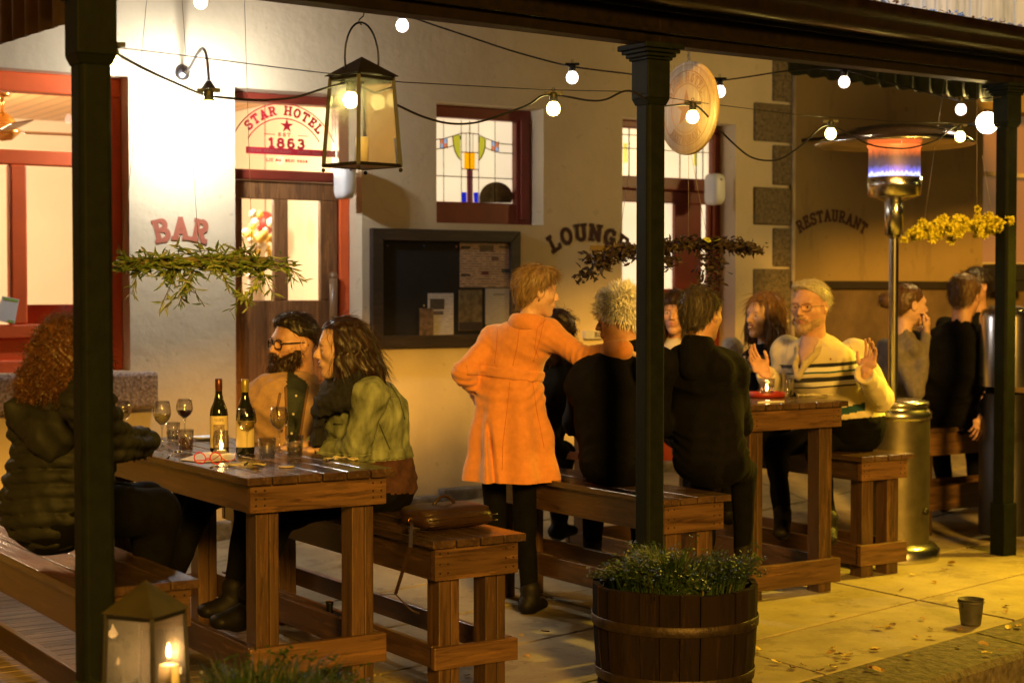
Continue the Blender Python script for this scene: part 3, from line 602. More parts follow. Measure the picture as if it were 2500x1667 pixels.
for p, q in zip(line, line[1:]):
    n = Vector((-(q - p).y, (q - p).x, 0)).normalized(); k = len(prof)
    mb.add([v + n * o_ + Vector((0, 0, z)) for v in (p, q) for o_, z in prof], [(i, (i + 1) % k, k + (i + 1) % k, k + i) for i in range(k)], 0, True)
mb.build('gutter', gm, ver)
# roof sheet, corrugated, from gutter to the wall
mb = MB(); n = 260; vs = []
for i in range(n + 1):
    t = i / n; x = E0.x + (E1.x - E0.x) * t; z = .018 * math.sin(i * math.pi / 1.5)
    base = E0.lerp(E1, t)
    vs += [(base.x, base.y - .1, base.z + .27 + z), (base.x, WY, 3.36 + z)]
mb.add(vs, [(2 * i, 2 * i + 2, 2 * i + 3, 2 * i + 1) for i in range(n)]); iron = M('rusty_corrugated_iron', (.16, .075, .03), .7, .4, 6, .2); mb.build('roof_sheet', iron, ver)
def corr(p0, p1, up, name, mat, amp=.012, pitchm=.076, parent=ver):
    p0, p1 = Vector(p0), Vector(p1); d_ = p1 - p0; L = d_.length; dn = d_.normalized(); nn = dn.cross(Vector((0, 0, 1))).normalized(); n_ = int(L / pitchm * 8); vs = []
    for i in range(n_ + 1):
        s_ = L * i / n_; ph = (s_ / pitchm) % 1; q = p0 + dn * s_ + nn * amp * math.cos(2 * math.pi * ph) * 1.5 + Vector((0, 0, -.012 * math.sin(math.pi * ph)))
        vs += [q, q + Vector((0, 0, up)) + nn * .0]
    m_ = MB(); m_.add(vs, [(2 * i, 2 * i + 2, 2 * i + 3, 2 * i + 1) for i in range(n_)], 0, True); o_ = m_.build(name, mat, parent); md = o_.modifiers.new('thick', 'SOLIDIFY'); md.thickness = .002; return o_
corr(atd(163, 52, 4.9), atd(-60, 122, 5.9), .9, 'end_sheet', iron, .012, .16)
corr(atd(1920, 176, 9.9), atd(2470, 252, 10.6), .5, 'end_sheet', M('dark_green_iron', (.018, .028, .018), .6), .012, .13)
# leaf litter lying in the gutter
mb = MB()
for i in range(700):
    t = rnd.random(); seg = rnd.choice([1, 2, 3, 2]); p, q = line[seg], line[seg + 1]; n = Vector((-(q - p).y, (q - p).x, 0)).normalized(); c = p.lerp(q, t) + n * (-.19 + rnd.random() * .08) + Vector((0, 0, .285 + rnd.random() ** 2 * .03))
    u = Vector((rnd.gauss(0, 1), rnd.gauss(0, 1), rnd.gauss(0, .7))).normalized(); v = u.orthogonal().normalized(); s_ = .010 + rnd.random() * .012
    mb.add([c - u * s_, c + v * s_ * .5, c + u * s_, c - v * s_ * .5 + Vector((0, 0, .004))], [(0, 1, 2, 3)])
o = mb.build('gutter_leaves', M('dead_leaves', (.07, .03, .02), .8, .5, 40), None); tag(o, 'dead brown leaves piled along the gutter edge', 'leaves', kind='stuff')
# ---------------- furniture ----------------
wd = dict(x=Mw('deck_wood_x', (.12, .060, .022), (.038, .018, .008), 'x', .4), y=Mw('deck_wood_y', (.085, .043, .018), (.032, .016, .007), 'y', .33), z=Mw('deck_wood_z', (.085, .043, .017), (.028, .014, .006), 'z', .42))
topm = Mw('dark_stained_top', (.080, .044, .024), (.036, .021, .013), 'y', .20)
nailm = M('nail_heads', (.02, .015, .01), .4, metal=.6)
def trestle(name, X0, X1, Y0, Y1, zt, label, cat, n, rail=(.06, .17), ap=.10, leg=.085, group=None, ov=.025, shelf=False):
    cx, cy = (X0 + X1) / 2, (Y0 + Y1) / 2; g = ground(cx, cy); t = thing(name, (cx, cy, g), label, cat, group)
    mb = MB(); w_ = (X1 - X0) / n
    for i in range(n): mb.box(X0 + i * w_ + .0025, X0 + (i + 1) * w_ - .0025, Y0 + rnd.uniform(-.004, .004), Y1, zt - .028, zt + rnd.uniform(-.0012, .0006))
    mb.build('top', topm, t, .003); a, b, c, d = X0 + ov, X1 - ov, Y0 + ov, Y1 - ov; z1 = zt - .029; z0 = z1 - ap
    MB().box(a - .002, b + .002, d - .03, d, z0, z1).build('apron', wd['x'], t, .004); fa = MB().box(a - .002, b + .002, c, c + .03, z0, z1)
    for (u0, u1) in ((a, a + .03), (b - .03, b)): MB().box(u0, u1, c + .031, d - .031, z0 - .002, z1).build('apron', wd['y'], t, .004)
    for lx in (a + .031, b - .031 - leg):
        for ly in (c + .031, d - .031 - leg):
            gg = ground(lx, ly); MB().box(lx, lx + leg * .56, ly, ly + leg, gg, z1 - .001).box(lx + leg * .56 + .003, lx + leg, ly + .002, ly + leg - .002, gg, z1 - .001).build('leg', wd['z'], t, .003)
    for (u0, u1) in ((c + .001, c + .029), (d - .029, d - .001)): MB().box(a - .004, b + .004, u0, u1, g + rail[0], g + rail[1]).build('foot_rail', wd['x'], t, .004)
    for (u0, u1) in ((a + .002, a + .0305), (b - .0305, b - .002)): MB().box(u0, u1, c + .031, d - .031, g + rail[0] + .002, g + rail[1] + .002).build('foot_rail', wd['y'], t, .004)
    mb = fa
    for px_ in (a + .018, a + .05, b - .05, b - .018):
        for pz_ in (z0 + .025, z0 + ap * .5, z1 - .02): mb.tube([(px_, c + .001, pz_), (px_, c - .0015, pz_)], .0035, 8, 1)
    mb.build('apron', [wd['x'], nailm], t)
    return t
T1 = trestle('bar_table', 2.206, 2.765, 5.10, 6.72, .88, 'dark topped timber bar table set with wine glasses and two wine bottles', 'table', 6, (.20, .30), .095)
B1 = trestle('bench', 2.85, 3.24, 4.985, 6.95, .63, 'tall timber bench with a leather handbag on its near end', 'bench', 4, (.17, .25), .115, group='timber benches along the tables')
B0 = trestle('bench', 1.515, 1.89, 4.72, 6.9, .63, 'tall timber bench under the curly haired woman, beside the floor lantern', 'bench', 4, (.05, .15), .115, group='timber benches along the tables')
T2 = trestle('bar_table', 5.19, 5.84, 6.05, 7.65, .955, 'timber bar table holding a red tray with a candle glass before the bespectacled man', 'table', 6, (.05, .17), .10)
B2 = trestle('bench', 4.235, 4.60, 5.47, 6.98, .63, 'long timber bench behind the barrel planter, under the men in dark jackets', 'bench', 4, (.17, .27), .12, group='timber benches along the tables')
B3 = trestle('bench', 6.13, 6.51, 6.25, 7.9, .64, 'short timber bench end beside the patio heater, under the man in the cream jumper', 'bench', 4, (.06, .17), .10, group='timber benches along the tables')
p = atd(2255, 1042, 9.95)
B5 = trestle('bench', p.x, p.x + 1.25, p.y, p.y + .36, 1.5 - (1046 - 710) / FPX * 10.0, 'dark timber bench between the patio heater and the right hand post', 'bench', 4, (.15, .3), .14, group='timber benches along the tables')
# ---------------- barrel planters ----------------
grassm = M('planter_grass', (.013, .034, .005), .55, .5, 25, 0); soil = M('soil', (.03, .02, .012), .95, .5, 20, .8)
barrelw = Mw('barrel_oak', (.016, .009, .005), (.007, .0045, .003), 'z', .95); barrelw.node_tree.nodes['Principled BSDF'].inputs['Specular IOR Level'].default_value = .12; hoopm = M('rusty_hoop', (.040, .026, .016), .5, .5, 18, .3, metal=.5)
def barrel(c, rt, h, label, seed, ng=2600, gh=.10, spread=1.0):
    r_ = random.Random(seed); t = thing('barrel_planter', c, label, 'planter'); c = Vector(c)
    rad = lambda z: rt * (.86 + .14 * math.sin(math.pi * (.28 + .32 * z / h)) ** 1.0 * 1.0) if 0 else rt * (.90 + .10 * (z / h) + .03 * math.sin(math.pi * z / h))
    n = 26; mb = MB()
    for k in range(n):
        a0, a1 = 2 * math.pi * (k + .02) / n, 2 * math.pi * (k + .98) / n; e = r_.uniform(-.003, .003); zs = [h * i / 8 for i in range(9)]; zt = h + r_.uniform(-.004, .004); zs[-1] = zt
        vs = [];
        for z in zs:
            for (rr, aa) in ((rad(z) + e, a0), (rad(z) + e, a1), (rad(z) - .022, a1), (rad(z) - .022, a0)): vs.append(c + Vector((rr * math.cos(aa), rr * math.sin(aa), z)))
        mb.add(vs, [(4 * i + j, 4 * i + (j + 1) % 4, 4 * i + 4 + (j + 1) % 4, 4 * i + 4 + j) for i in range(8) for j in range(4)] + [(32, 33, 34, 35)])
    mb.build('staves', barrelw, t)
    for z0 in (h * .80 - .06, h * .36 - .06, .03):
        mb = MB(); mb.lathe([(rad(z0) + .0035, z0), (rad(z0) + .006, z0 + .002), (rad(z0 + .036) + .006, z0 + .036), (rad(z0 + .036) + .0035, z0 + .038)], c, 60); a = r_.random() * 6
        for k in range(2): q = c + Vector((math.cos(a + k * .06) * (rad(z0) + .007), math.sin(a + k * .06) * (rad(z0) + .007), z0 + .018)); mb.ball(q, .006, 8)
        mb.build('hoop', hoopm, t)
    MB().add([c + Vector((rt * .95 * math.cos(k * .2618), rt * .95 * math.sin(k * .2618), h - .05)) for k in range(24)], [tuple(range(24))]).build('soil', soil, t)
    mb = MB()
    for i in range(ng):
        rr = math.sqrt(r_.random()) * rt * .93 * spread; a = r_.random() * 2 * math.pi; b0 = c + Vector((rr * math.cos(a), rr * math.sin(a), h - .05))
        H = gh * (.55 + .7 * r_.random()) * (1.15 - .35 * rr / rt) * (.8 + .5 * math.sin(a * 3 + rr * 20)); lean = Vector((math.cos(a), math.sin(a), 0)) * (.25 + .9 * rr / rt) * r_.uniform(.2, 1.2) * H + Vector((r_.gauss(0, .012), r_.gauss(0, .012), 0)); wv = Vector((-math.sin(a + r_.gauss(0, 1)), math.cos(a + r_.gauss(0, 1)), 0)) * r_.uniform(.0012, .0028)
        p1 = b0 + lean * .3 + Vector((0, 0, H * .6 + .03)); p2 = b0 + lean + Vector((0, 0, (H + .03) * (1 - .25 * r_.random())))
        mb.add([b0 - wv, b0 + wv, p1 + wv * .9, p1 - wv * .9, p2], [(0, 1, 2, 3), (3, 2, 4)], 0 if r_.random() < .94 else 1)
        if i % 16 == 0:
            for k in range(5):
                q = p2 + Vector((r_.gauss(0, .012), r_.gauss(0, .012), r_.gauss(0, .008))); u = Vector((r_.gauss(0, 1), r_.gauss(0, 1), r_.gauss(0, .5))).normalized() * .009; v = u.orthogonal().normalized() * .0042; mb.add([q - u, q + v, q + u, q - v], [(0, 1, 2, 3)], 0)
    g = mb.build('grass', [grassm, M('straw_grass', (.10, .085, .025), .6, .3)], t); tag(g, None, None, kind='stuff'); return t
barrel((3.76, 4.79, 0), .302, .435, 'half barrel planter of green grass standing before the middle veranda post', 3, 7500, .10, .86)
barrel((1.60, 3.66, -.02), .33, .50, 'half barrel planter of dark grass carrying the metal floor lantern', 5, 3600, .10)
# bucket
bk = thing('bucket', onZ(2370, 1525, 0), 'small dented metal bucket standing alone on the yellow lit pavement', 'bucket'); c = bk.location.copy(); k = .185 / 70 * 1.0; sc_ = 7.45 / FPX
rb, rt_, hh = 23.5 * sc_, 31 * sc_, 64 * sc_
MB().lathe([(0, .003), (rb, .003), (rb + .002, .01), (rt_, hh), (rt_ + .003, hh + .002), (rt_ - .001, hh + .001), (rb - .002, .012), (0, .012)], c, 30).lathe([(rt_ - .002, hh * .93), (rt_ + .0035, hh * .92), (rt_ + .0025, hh * .88), (rt_ - .004, hh * .87)], c, 30).build('pail', M('galvanised_steel', (.10, .095, .08), .5, .4, 12, .2, metal=.6), bk)
ha = [c + Vector((rt_ * math.cos(t) * 1.02, rt_ * math.sin(t) * 1.02 * .3 - .02 * math.sin(t), hh * .9 - .05 * math.sin(t))) for t in [math.pi * i / 14 for i in range(15)]]
MB().tube(ha, .002, 6).build('handle', nailm, bk)
# fallen leaves
def leafmesh(seed):
    r_ = random.Random(seed); n = 9; P = []
    for i in range(n):
        t = 2 * math.pi * i / n; rr = (1 + .35 * math.cos(t)) * (.75 + .35 * r_.random()); P.append((rr * math.cos(t) * .022, rr * math.sin(t) * .014, .004 + .007 * r_.random()))
    return MB().add([(0, 0, .003)] + P, [(0, 1 + i, 1 + (i + 1) % n) for i in range(n)])
lms = [leafmesh(s) for s in range(4)]; lmat = [M('yellow_leaf', (.50, .36, .06), .6, .3, 60), M('brown_leaf', (.16, .08, .03), .7, .4, 60), M('ochre_leaf', (.34, .20, .05), .65, .3, 60)]
lproto = []
for k in range(12):
    me_o = lms[k % 4].build('fallen_leaf', lmat[k % 3]); lproto.append(me_o.data); bpy.data.objects.remove(me_o)
LPX = [(2034, 1585), (2046, 1600), (2025, 1597), (2060, 1602), (2040, 1617), (2078, 1598), (2030, 1632), (2062, 1614), (2138, 1534), (2170, 1532), (2270, 1536), (2235, 1556), (2272, 1558), (2200, 1442), (2280, 1422), (2312, 1472), (2340, 1580), (2404, 1577), (2404, 1596), (2458, 1482), (2456, 1496), (2464, 1532), (2120, 1633), (2058, 1660), (1900, 1621), (1935, 1633), (1958, 1624), (2040, 1500), (2180, 1528), (2252, 1513), (2230, 1405), (2308, 1392), (2320, 1378), (2142, 1586), (2130, 1588), (2342, 1540), (1852, 1590), (1335, 1545), (1285, 1604), (1272, 1552), (1186, 1636), (1142, 1650), (1308, 1448), (2000, 1640), (2150, 1640), (2215, 1605), (2440, 1590), (2485, 1532), (1440, 1480), (2365, 1470), (1680, 1600)]
for i, (px, py) in enumerate(LPX):
    p = onZ(px, py, .004); o = bpy.data.objects.new('fallen_leaf', lproto[i % 12]); COL.objects.link(o); s_ = .75 + rnd.random() * .6
    o.location = (p.x, p.y, .006); o.rotation_euler = (rnd.uniform(-.3, .3), rnd.uniform(-.3, .3), rnd.random() * 6.28); o.scale = (s_,) * 3
    tag(o, 'small dry autumn leaf lying flat on the pavement or kerb', 'leaf', 'fallen leaves on the pavement')
# ---------------- wall lamp ----------------
pb = onY(445, 178, WY); sl = thing('wall_lamp', pb, 'gooseneck wall lamp shining on the cream wall above the BAR lettering', 'wall lamp')
steel = M('brushed_steel', (.42, .42, .44), .3, .1, 20, 0, metal=1)
rotY = Matrix.Rotation(R(90), 3, 'X')
MB().lathe([(0, .03), (.018, .029), (.033, .02), (.044, .012), (.046, 0)], (pb.x, WY, pb.z), 24, A=rotY).build('backplate', steel, sl)
tip = onY(494, 196, WY - .40); pts = []
P0, P1, P2, P3 = Vector((pb.x, WY - .03, pb.z)), Vector((pb.x, WY - .16, pb.z - .03)), Vector((pb.x, WY - .37, pb.z + .30)), Vector((pb.x, WY - .40, tip.z))
for i in range(17):
    t = i / 16; pts.append(P0 * (1 - t) ** 3 + P1 * 3 * t * (1 - t) ** 2 + P2 * 3 * t * t * (1 - t) + P3 * t ** 3)
MB().tube(pts, .009, 10).build('arm', steel, sl)
tz_ = tip.z
MB().lathe([(.012, 0), (.02, -.01), (.045, -.05), (.048, -.055), (.043, -.053), (.018, -.014), (.01, -.004)], (pb.x, WY - .40, tz_), 24).build('shade', M('dark_shade', (.05, .05, .09), .4), sl)
MB().ball((pb.x, WY - .40, tz_ - .08), .032, 14, 0, (1, 1, 1.25)).build('globe', Me('cool_bulb', (.92, .95, 1.0), 30), sl)
lamp('wall_lamp_light', (pb.x, WY - .40, tz_ - .09), (.95, .96, 1.0), 290, .035, sl)
# right hand wall lamp half hidden by the post
pr_ = atd(2410, 300, 10.8); gl = thing('wall_lamp', pr_, 'glowing round wall lamp beside the right hand veranda post', 'wall lamp')
MB().ball(pr_, .07, 16).build('globe', Me('warm_globe', (1, .93, .75), 16), gl); MB().tube([pr_, (pr_.x, WY, pr_.z + .02)], .012, 8).build('bracket', dark_metal, gl)
lamp('wall_lamp_light', pr_ + Vector((-.05, -.12, 0)), (1, .68, .20), 60, .07, gl)
sp = bpy.data.lights.new('added_pavement_spot', 'SPOT'); sp.energy = 720; sp.color = (1, .62, .035); sp.spot_size = R(82); sp.spot_blend = 1.0; sp.shadow_soft_size = .07  # added unseen spot, apart from the wall lamp, for the yellow pavement pool
so = bpy.data.objects.new('added_pavement_spot', sp); COL.objects.link(so); so.location = Vector((8.2, 5.95, 2.35)); so.rotation_euler = (Vector((6.0, 5.35, 0)) - so.location).to_track_quat('-Z', 'Y').to_euler(); so.parent = gl; so.matrix_parent_inverse = Matrix.Translation(-gl.location)
# ---------------- strings of bulbs ----------------
bulb_y = Me('warm_bulb_glass', (1, .80, .22), 26); bulb_w = Me('pale_bulb_glass', (1, .84, .74), 6.5); sock = M('socket_rubber', (.02, .02, .016), .5)
cablem = M('black_cable', (.012, .011, .012), .5)
def string(name, label, cable, bulbs, wire, dfun, mat, col, power, br):
    t = thing(name, atd(cable[0][0], cable[0][1], dfun(cable[0][0])), label, 'string lights')
    pts = [atd(x, y, dfun(x)) for x, y in cable]
    P = []
    for i in range(len(pts) - 1):
        p0, p1, p2, p3 = pts[max(i - 1, 0)], pts[i], pts[i + 1], pts[min(i + 2, len(pts) - 1)]
        for k in range(6):
            u = k / 6; P.append(.5 * ((2 * p1) + (p2 - p0) * u + (2 * p0 - 5 * p1 + 4 * p2 - p3) * u * u + (3 * p1 - p0 - 3 * p2 + p3) * u ** 3))
    P.append(pts[-1]); MB().tube(P, .0042, 6).build('cable', cablem, t)
    if wire: MB().tube([atd(x, y, dfun(x)) for x, y in wire], .0018, 5).build('support_wire', steel_dark, t)
    for (x, y) in bulbs:
        c = atd(x, y, dfun(x)); z0 = br * 1.0
        b = MB(); b.lathe([(0, -br * 1.05), (br * .5, -br * .92), (br * .87, -br * .55), (br, 0), (br * .88, br * .5), (br * .55, br * .95), (br * .5, br * 1.15), (0, br * 1.15)], c, 18)
        g = b.build('bulb', mat, t)
        b = MB(); b.lathe([(br * .5, br * .95), (br * .62, br * 1.0), (br * .60, br * 2.1), (br * .45, br * 2.35), (0, br * 2.35)], c, 14)
        b.bar(c + CR * -.035 + Vector((0, 0, br * 2.2)), c + CR * .035 + Vector((0, 0, br * 2.2)), .014, .012)
        h = [c + Vector((0, 0, br * 2.75)) + CR * .006 * math.cos(a) + Vector((0, 0, .006 * math.sin(a))) for a in [i * .7 for i in range(10)]]; b.tube(h, .0012, 5)
        b.build('socket', sock, t)
        lamp('bulb_light', c, col, power * (1.15 if x > 1640 else 1), br, t)
    return t
steel_dark = M('thin_wire', (.05, .045, .04), .4, metal=.6)
dn = lambda x: 4.65 + (x - 229) / (1585 - 229) * 2.05 if x < 1585 else 6.7 + (x - 1585) / 850 * 2.2
YC = (1, .64, .10)
string('string_lights', 'black cable of large yellow bulbs strung from post to post past the hanging lantern', [(270, 122), (300, 140), (360, 172), (440, 208), (500, 232), (560, 240), (640, 245), (720, 238), (800, 214), (850, 205), (910, 225), (980, 262), (1040, 288), (1100, 302), (1160, 300), (1220, 282), (1290, 256), (1328, 233), (1380, 236), (1440, 246), (1480, 243), (1536, 222), (1600, 256), (1640, 258), (1670, 256), (1705, 262), (1750, 310), (1790, 350), (1830, 382), (1870, 392), (1910, 386), (1960, 352), (2010, 308), (2050, 316), (2120, 352), (2180, 362), (2230, 360), (2290, 340), (2330, 310), (2380, 308), (2440, 310)],
       [(276, 160), (510, 268), (856, 245), (1351, 266), (1691, 286), (2028, 327), (2344, 334), (2620, 350), (2800, 352)], [(272, 115), (400, 130), (700, 168), (980, 201), (1330, 220), (1536, 224), (1700, 250), (1960, 282), (2200, 298), (2440, 303)], dn, bulb_y, YC, 24, .0265)  # last two bulbs are added out of view for yellow light
df = lambda x: 7.3 + (x - 490) / 1900 * 2.0
string('string_lights', 'black cable with smaller pale bulbs hanging farther under the veranda roof', [(300, -60), (490, -28), (700, -30), (900, 20), (982, 36), (1060, 62), (1150, 92), (1250, 125), (1340, 150), (1395, 163), (1460, 172), (1545, 182), (1650, 195), (1740, 198), (1800, 192), (1940, 172), (2060, 172), (2160, 200), (2260, 225), (2345, 245), (2400, 241), (2460, 236)],
       [(490, 6), (982, 63), (1397, 190), (1757, 224), (2061, 201), (2346, 268)], None, df, bulb_w, (1, .70, .40), 11, .030)
# spare positions beyond the strings; no bulbs are built here
for (x, y, z) in ((.2, 6.4, 2.5), (8.4, 6.9, 2.6), (2.3, 7.4, 2.75)): pass
# ---------------- hanging lantern ----------------
def lantern(c, w_, h, label, name, cat, handle=True, flame=False, taper=.72, rot=0, glassm=None, roofm=None, roofh=None, over=1.2):
    """c: centre of the base"""
    t = thing(name, c, label, cat); c = Vector(c); ca, sa = math.cos(rot), math.sin(rot)
    def P(x, y, z): return c + Vector((x * ca - y * sa, x * sa + y * ca, z))
    b = w_ / 2; tp = b * taper; f = w_ * .045; mb = MB(); sg = ((-1, -1), (1, -1), (1, 1), (-1, 1))
    for i, (s, u) in enumerate(sg):
        mb.bar(P(s * b, u * b, 0), P(s * tp, u * tp, h), f * 1.5, f * 1.5); mb.ball(P(s * b, u * b, -f * 1.3), f * .9, 8)
        s2, u2 = sg[(i + 1) % 4]
        for z, k, ff in ((f * .5, b, f * 1.3), (h - f * .5, tp, f * 1.3)): mb.bar(P(s * k, u * k, z), P(s2 * k, u2 * k, z), ff, ff)
        # inner pane frame
        z0, z1 = h * .08, h * .90; k0, k1 = b + (tp - b) * z0 / h, b + (tp - b) * z1 / h
        q = [P(s * k0 * .86 if s == s2 else s * k0 * .86, u * k0 if u == u2 else u * k0 * .86, z0)]
    mb.build('frame', dark_metal, t)
    gm_ = MB()
    for i, (s, u) in enumerate(sg):
        s2, u2 = sg[(i + 1) % 4]; gm_.quad(P(s * b * .985, u * b * .985, f), P(s2 * b * .985, u2 * b * .985, f), P(s2 * tp * .985, u2 * tp * .985, h - f), P(s * tp * .985, u * tp * .985, h - f))
    gm_.build('glass_panes', glassm or Mpane('lantern_glass', (.97, .97, .95), .08, .16), t)
    mb = MB(); rb = tp * over; rh = roofh or h * .20; z0 = h + f
    vs = [P(s * rb, u * rb, z0 - f * .3) for s, u in sg] + [P(0, 0, z0 + rh)] + [P(s * rb * .9, u * rb * .9, z0 - f * .35) for s, u in sg]
    mb.add(vs, [(0, 1, 4), (1, 2, 4), (2, 3, 4), (3, 0, 4), (5, 8, 7, 6), (0, 5, 6, 1), (1, 6, 7, 2), (2, 7, 8, 3), (3, 8, 5, 0)])
    for s, u in sg: mb.bar(P(s * tp, u * tp, h), P(s * tp, u * tp, z0), f, f)
    mb.build('roof', roofm or dark_metal, t)
    MB().obox(P(0, 0, f * .4), Vector((ca, sa, 0)) * b * .96, Vector((-sa, ca, 0)) * b * .96, Vector((0, 0, f * .3))).build('base', dark_metal, t)
    if handle:
        hp = [P(-tp * .95, 0, z0 + rh * .25)]; R_ = tp * .98
        hp += [P(-R_ * math.cos(a), 0, z0 + rh * .9 + R_ * 1.65 * math.sin(a)) for a in [math.pi * i / 16 for i in range(17)]] + [P(tp * .95, 0, z0 + rh * .25)]
        MB().tube(hp, f * .42, 8).build('handle', dark_metal, t)
    return t, P
lb = atd(884, 408, 5.62); sc_ = 5.62 / FPX
LT, P_ = lantern((lb.x, lb.y, lb.z), .185, 215 * sc_, 'large black metal lantern with clear glass panes hanging from the veranda beam', 'hanging_lantern', 'lantern', taper=.81, rot=R(12.5), over=1.2, roofh=46 * sc_)
topz = atd(880, 62, 5.62).z; hk = [Vector((lb.x, lb.y, topz)) + Vector((a * .012, 0, z)) for a, z in ((0, 0), (-1, .01), (-.6, .02), (.5, .03), (.8, .045), (0, .07))]
MB().tube(hk, .0022, 6).build('hook', dark_metal, LT)
MB().lathe([(0, .01), (.022, .01), (.022, .10), (.0, .10)], lb, 14).build('candle', M('candle_wax', (.7, .62, .45), .6), LT)
fc = Vector((atd(357, 1650, 4.1).x, atd(357, 1650, 4.1).y, .44))
FL, P2_ = lantern(fc, .150, .262, 'metal floor lantern with a lit candle standing among the planter grass', 'floor_lantern', 'lantern', handle=False, taper=.9, over=1.14, rot=R(33.5), roofm=M('olive_metal', (.05, .042, .018), .5, .3, 10, .1), roofh=.075, glassm=Mpane('smoky_glass', (.92, .88, .75), .08, .14))
cf = atd(412, 1592, 4.1); cb = Vector((fc.x + .02, fc.y, 0))
mb = MB().lathe([(0, .455), (.03, .455), (.024, cf.z - .03), (.002, cf.z - .03)], (cf.x, cf.y, 0), 16); mb.build('candle', MATS['candle_wax'], FL)
flame = Me('candle_flame', (1, .55, .18), 38)
def fl_(c, s=1): return MB().lathe([(0, -.012 * s), (.005 * s, -.006 * s), (.0062 * s, .002 * s), (.004 * s, .012 * s), (0, .024 * s)], c, 10)
fl_(cf, 1.1).build('flame', flame, FL); lamp('candle_light', cf, (1, .5, .15), 1.5, .012, FL)
for q in ((398, 1656),):  # extra flame and wax stand in for the candle's reflection in the glass
    c = atd(*q, 4.12); fl_(c, .6).build('flame', flame, FL); MB().lathe([(0, .455), (.017, .455), (.017, c.z - .016), (0, c.z - .016)], (c.x, c.y, 0), 12).build('tea_light', MATS['candle_wax'], FL)
# ---------------- hanging foliage ----------------
def wires(t, lst, d): 
    for a, b in lst: MB().tube([atd(*a, d), atd(*b, d)], .0011, 5).build('wire', M('pale_wire', (.35, .30, .25), .5, metal=.3), t)
def leafy(mb, c, d, L, W, curl=.2, mi=0, r_=rnd):
    d = Vector(d).normalized(); s = d.cross(Vector((r_.gauss(0, 1), r_.gauss(0, 1), r_.gauss(0, 1)))); s.normalize(); n = d.cross(s)
    a, b = c + d * L * .5 + n * L * curl * .5, c + d * L
    mb.add([c, c + d * L * .35 + s * W + n * L * curl * .3, a + d * L * .2 + s * W * .7, b, a + d * L * .2 - s * W * .7, c + d * L * .35 - s * W + n * L * curl * .3], [(0, 1, 2, 3), (0, 3, 4, 5)], mi)
oc = atd(500, 648, 6.3); ol = thing('hanging_branch', oc, 'olive branches with green olives hung on wires above the left table', 'hanging branch')
tn = Vector((.8434, -.5373, 0)) ; wires(ol, (((360, -20), (300, 612)), ((443, -20), (487, 632)), ((596, -20), (616, 632))), 6.3)
mb = MB(); D = 6.3 / FPX; tw = MB(); fr = MB()
for k in range(34):       # twigs around a timber bar
    x0 = 285 + rnd.random() * 400; dirx = rnd.choice((-1, 1)) * (25 + rnd.random() * 85); p = atd(x0, 640 + rnd.gauss(0, 8), 6.3) + Vector((rnd.gauss(0, .03), rnd.gauss(0, .03), 0)); drop = rnd.gauss(10, 20)
    if k in (3, 9, 15): x0, dirx, drop = (430, 470, 640)[(k // 6) % 3], (70, -35, -60)[(k // 6) % 3], 88; p = atd(x0, 660, 6.3)
    if k == 20: dirx, drop = 60, 45; p = atd(665, 640, 6.3)
    q = p + tn * dirx * D + Vector((rnd.gauss(0, .03), rnd.gauss(0, .03), -drop * D)); m_ = (p + q) / 2 + Vector((0, 0, .02)); path = [p.lerp(m_, t / 4).lerp(m_.lerp(q, t / 4), t / 4) for t in range(5)]; tw.tube(path, .0016, 5)
    for j in range(20):
        t = rnd.random(); c = p.lerp(m_, t).lerp(m_.lerp(q, t), t); dd = (q - p).normalized() * .8 + Vector((rnd.gauss(0, .7), rnd.gauss(0, .7), rnd.gauss(0, .55))); leafy(mb, c, dd, .036 + rnd.random() * .026, .0045 + rnd.random() * .002, .15, rnd.choice((0, 0, 1)))
for k in range(300):
    c = atd(290 + rnd.random() * 410, 648 + rnd.gauss(0, 10), 6.3) + Vector((rnd.gauss(0, .035), rnd.gauss(0, .035), 0)); leafy(mb, c, tn * rnd.choice((-1, 1)) * 1.3 + Vector((rnd.gauss(0, .6), rnd.gauss(0, .6), rnd.gauss(-.1, .45))), .034 + rnd.random() * .024, .0046, .15, rnd.choice((0, 0, 1)))
for (x, y) in ((417, 640), (470, 643), (496, 642), (548, 682), (620, 704), (626, 702), (612, 712), (590, 730), (602, 716), (718, 646), (640, 668), (600, 724)): MB().ball(atd(x, y, 6.27), .0085, 10, 0, (1, 1, 1.15)).build('olive', M('green_olive', (.28, .36, .04), .3, .2, 30, 0), ol)
SPR = [[(345, 640), (330, 680), (322, 718)], [(430, 660), (415, 700), (393, 748)], [(465, 670), (430, 725), (402, 752)], [(540, 665), (560, 700), (577, 724)], [(650, 680), (610, 722), (560, 760)], [(690, 640), (722, 662), (736, 688)], [(640, 660), (655, 700), (668, 716)], [(500, 640), (470, 612), (430, 602)], [(640, 640), (600, 610), (560, 606)], [(420, 640), (380, 612), (345, 615)], [(330, 650), (300, 655), (282, 640)], [(480, 665), (455, 700), (448, 716)], [(590, 690), (585, 720), (605, 735)]]
for sp_ in SPR:
    P = [atd(x, y, 6.3 + rnd.gauss(0, .03)) for x, y in sp_]; path = [P[0].lerp(P[1], t / 6).lerp(P[1].lerp(P[2], t / 6), t / 6) for t in range(7)]; tw.tube(path, .0014, 5)
    for i in range(13):
        t = i / 12 * .98; k_ = min(5, int(t * 6)); c = path[k_].lerp(path[k_ + 1], t * 6 - k_); ax_ = (path[k_ + 1] - path[k_]).normalized()
        leafy(mb, c, ax_ * .9 + Vector((rnd.gauss(0, .4), rnd.gauss(0, .4), rnd.gauss(0, .4))) + CR * .6 * (-1) ** i, .040 + rnd.random() * .012, .0048, .12, rnd.choice((0, 1)))
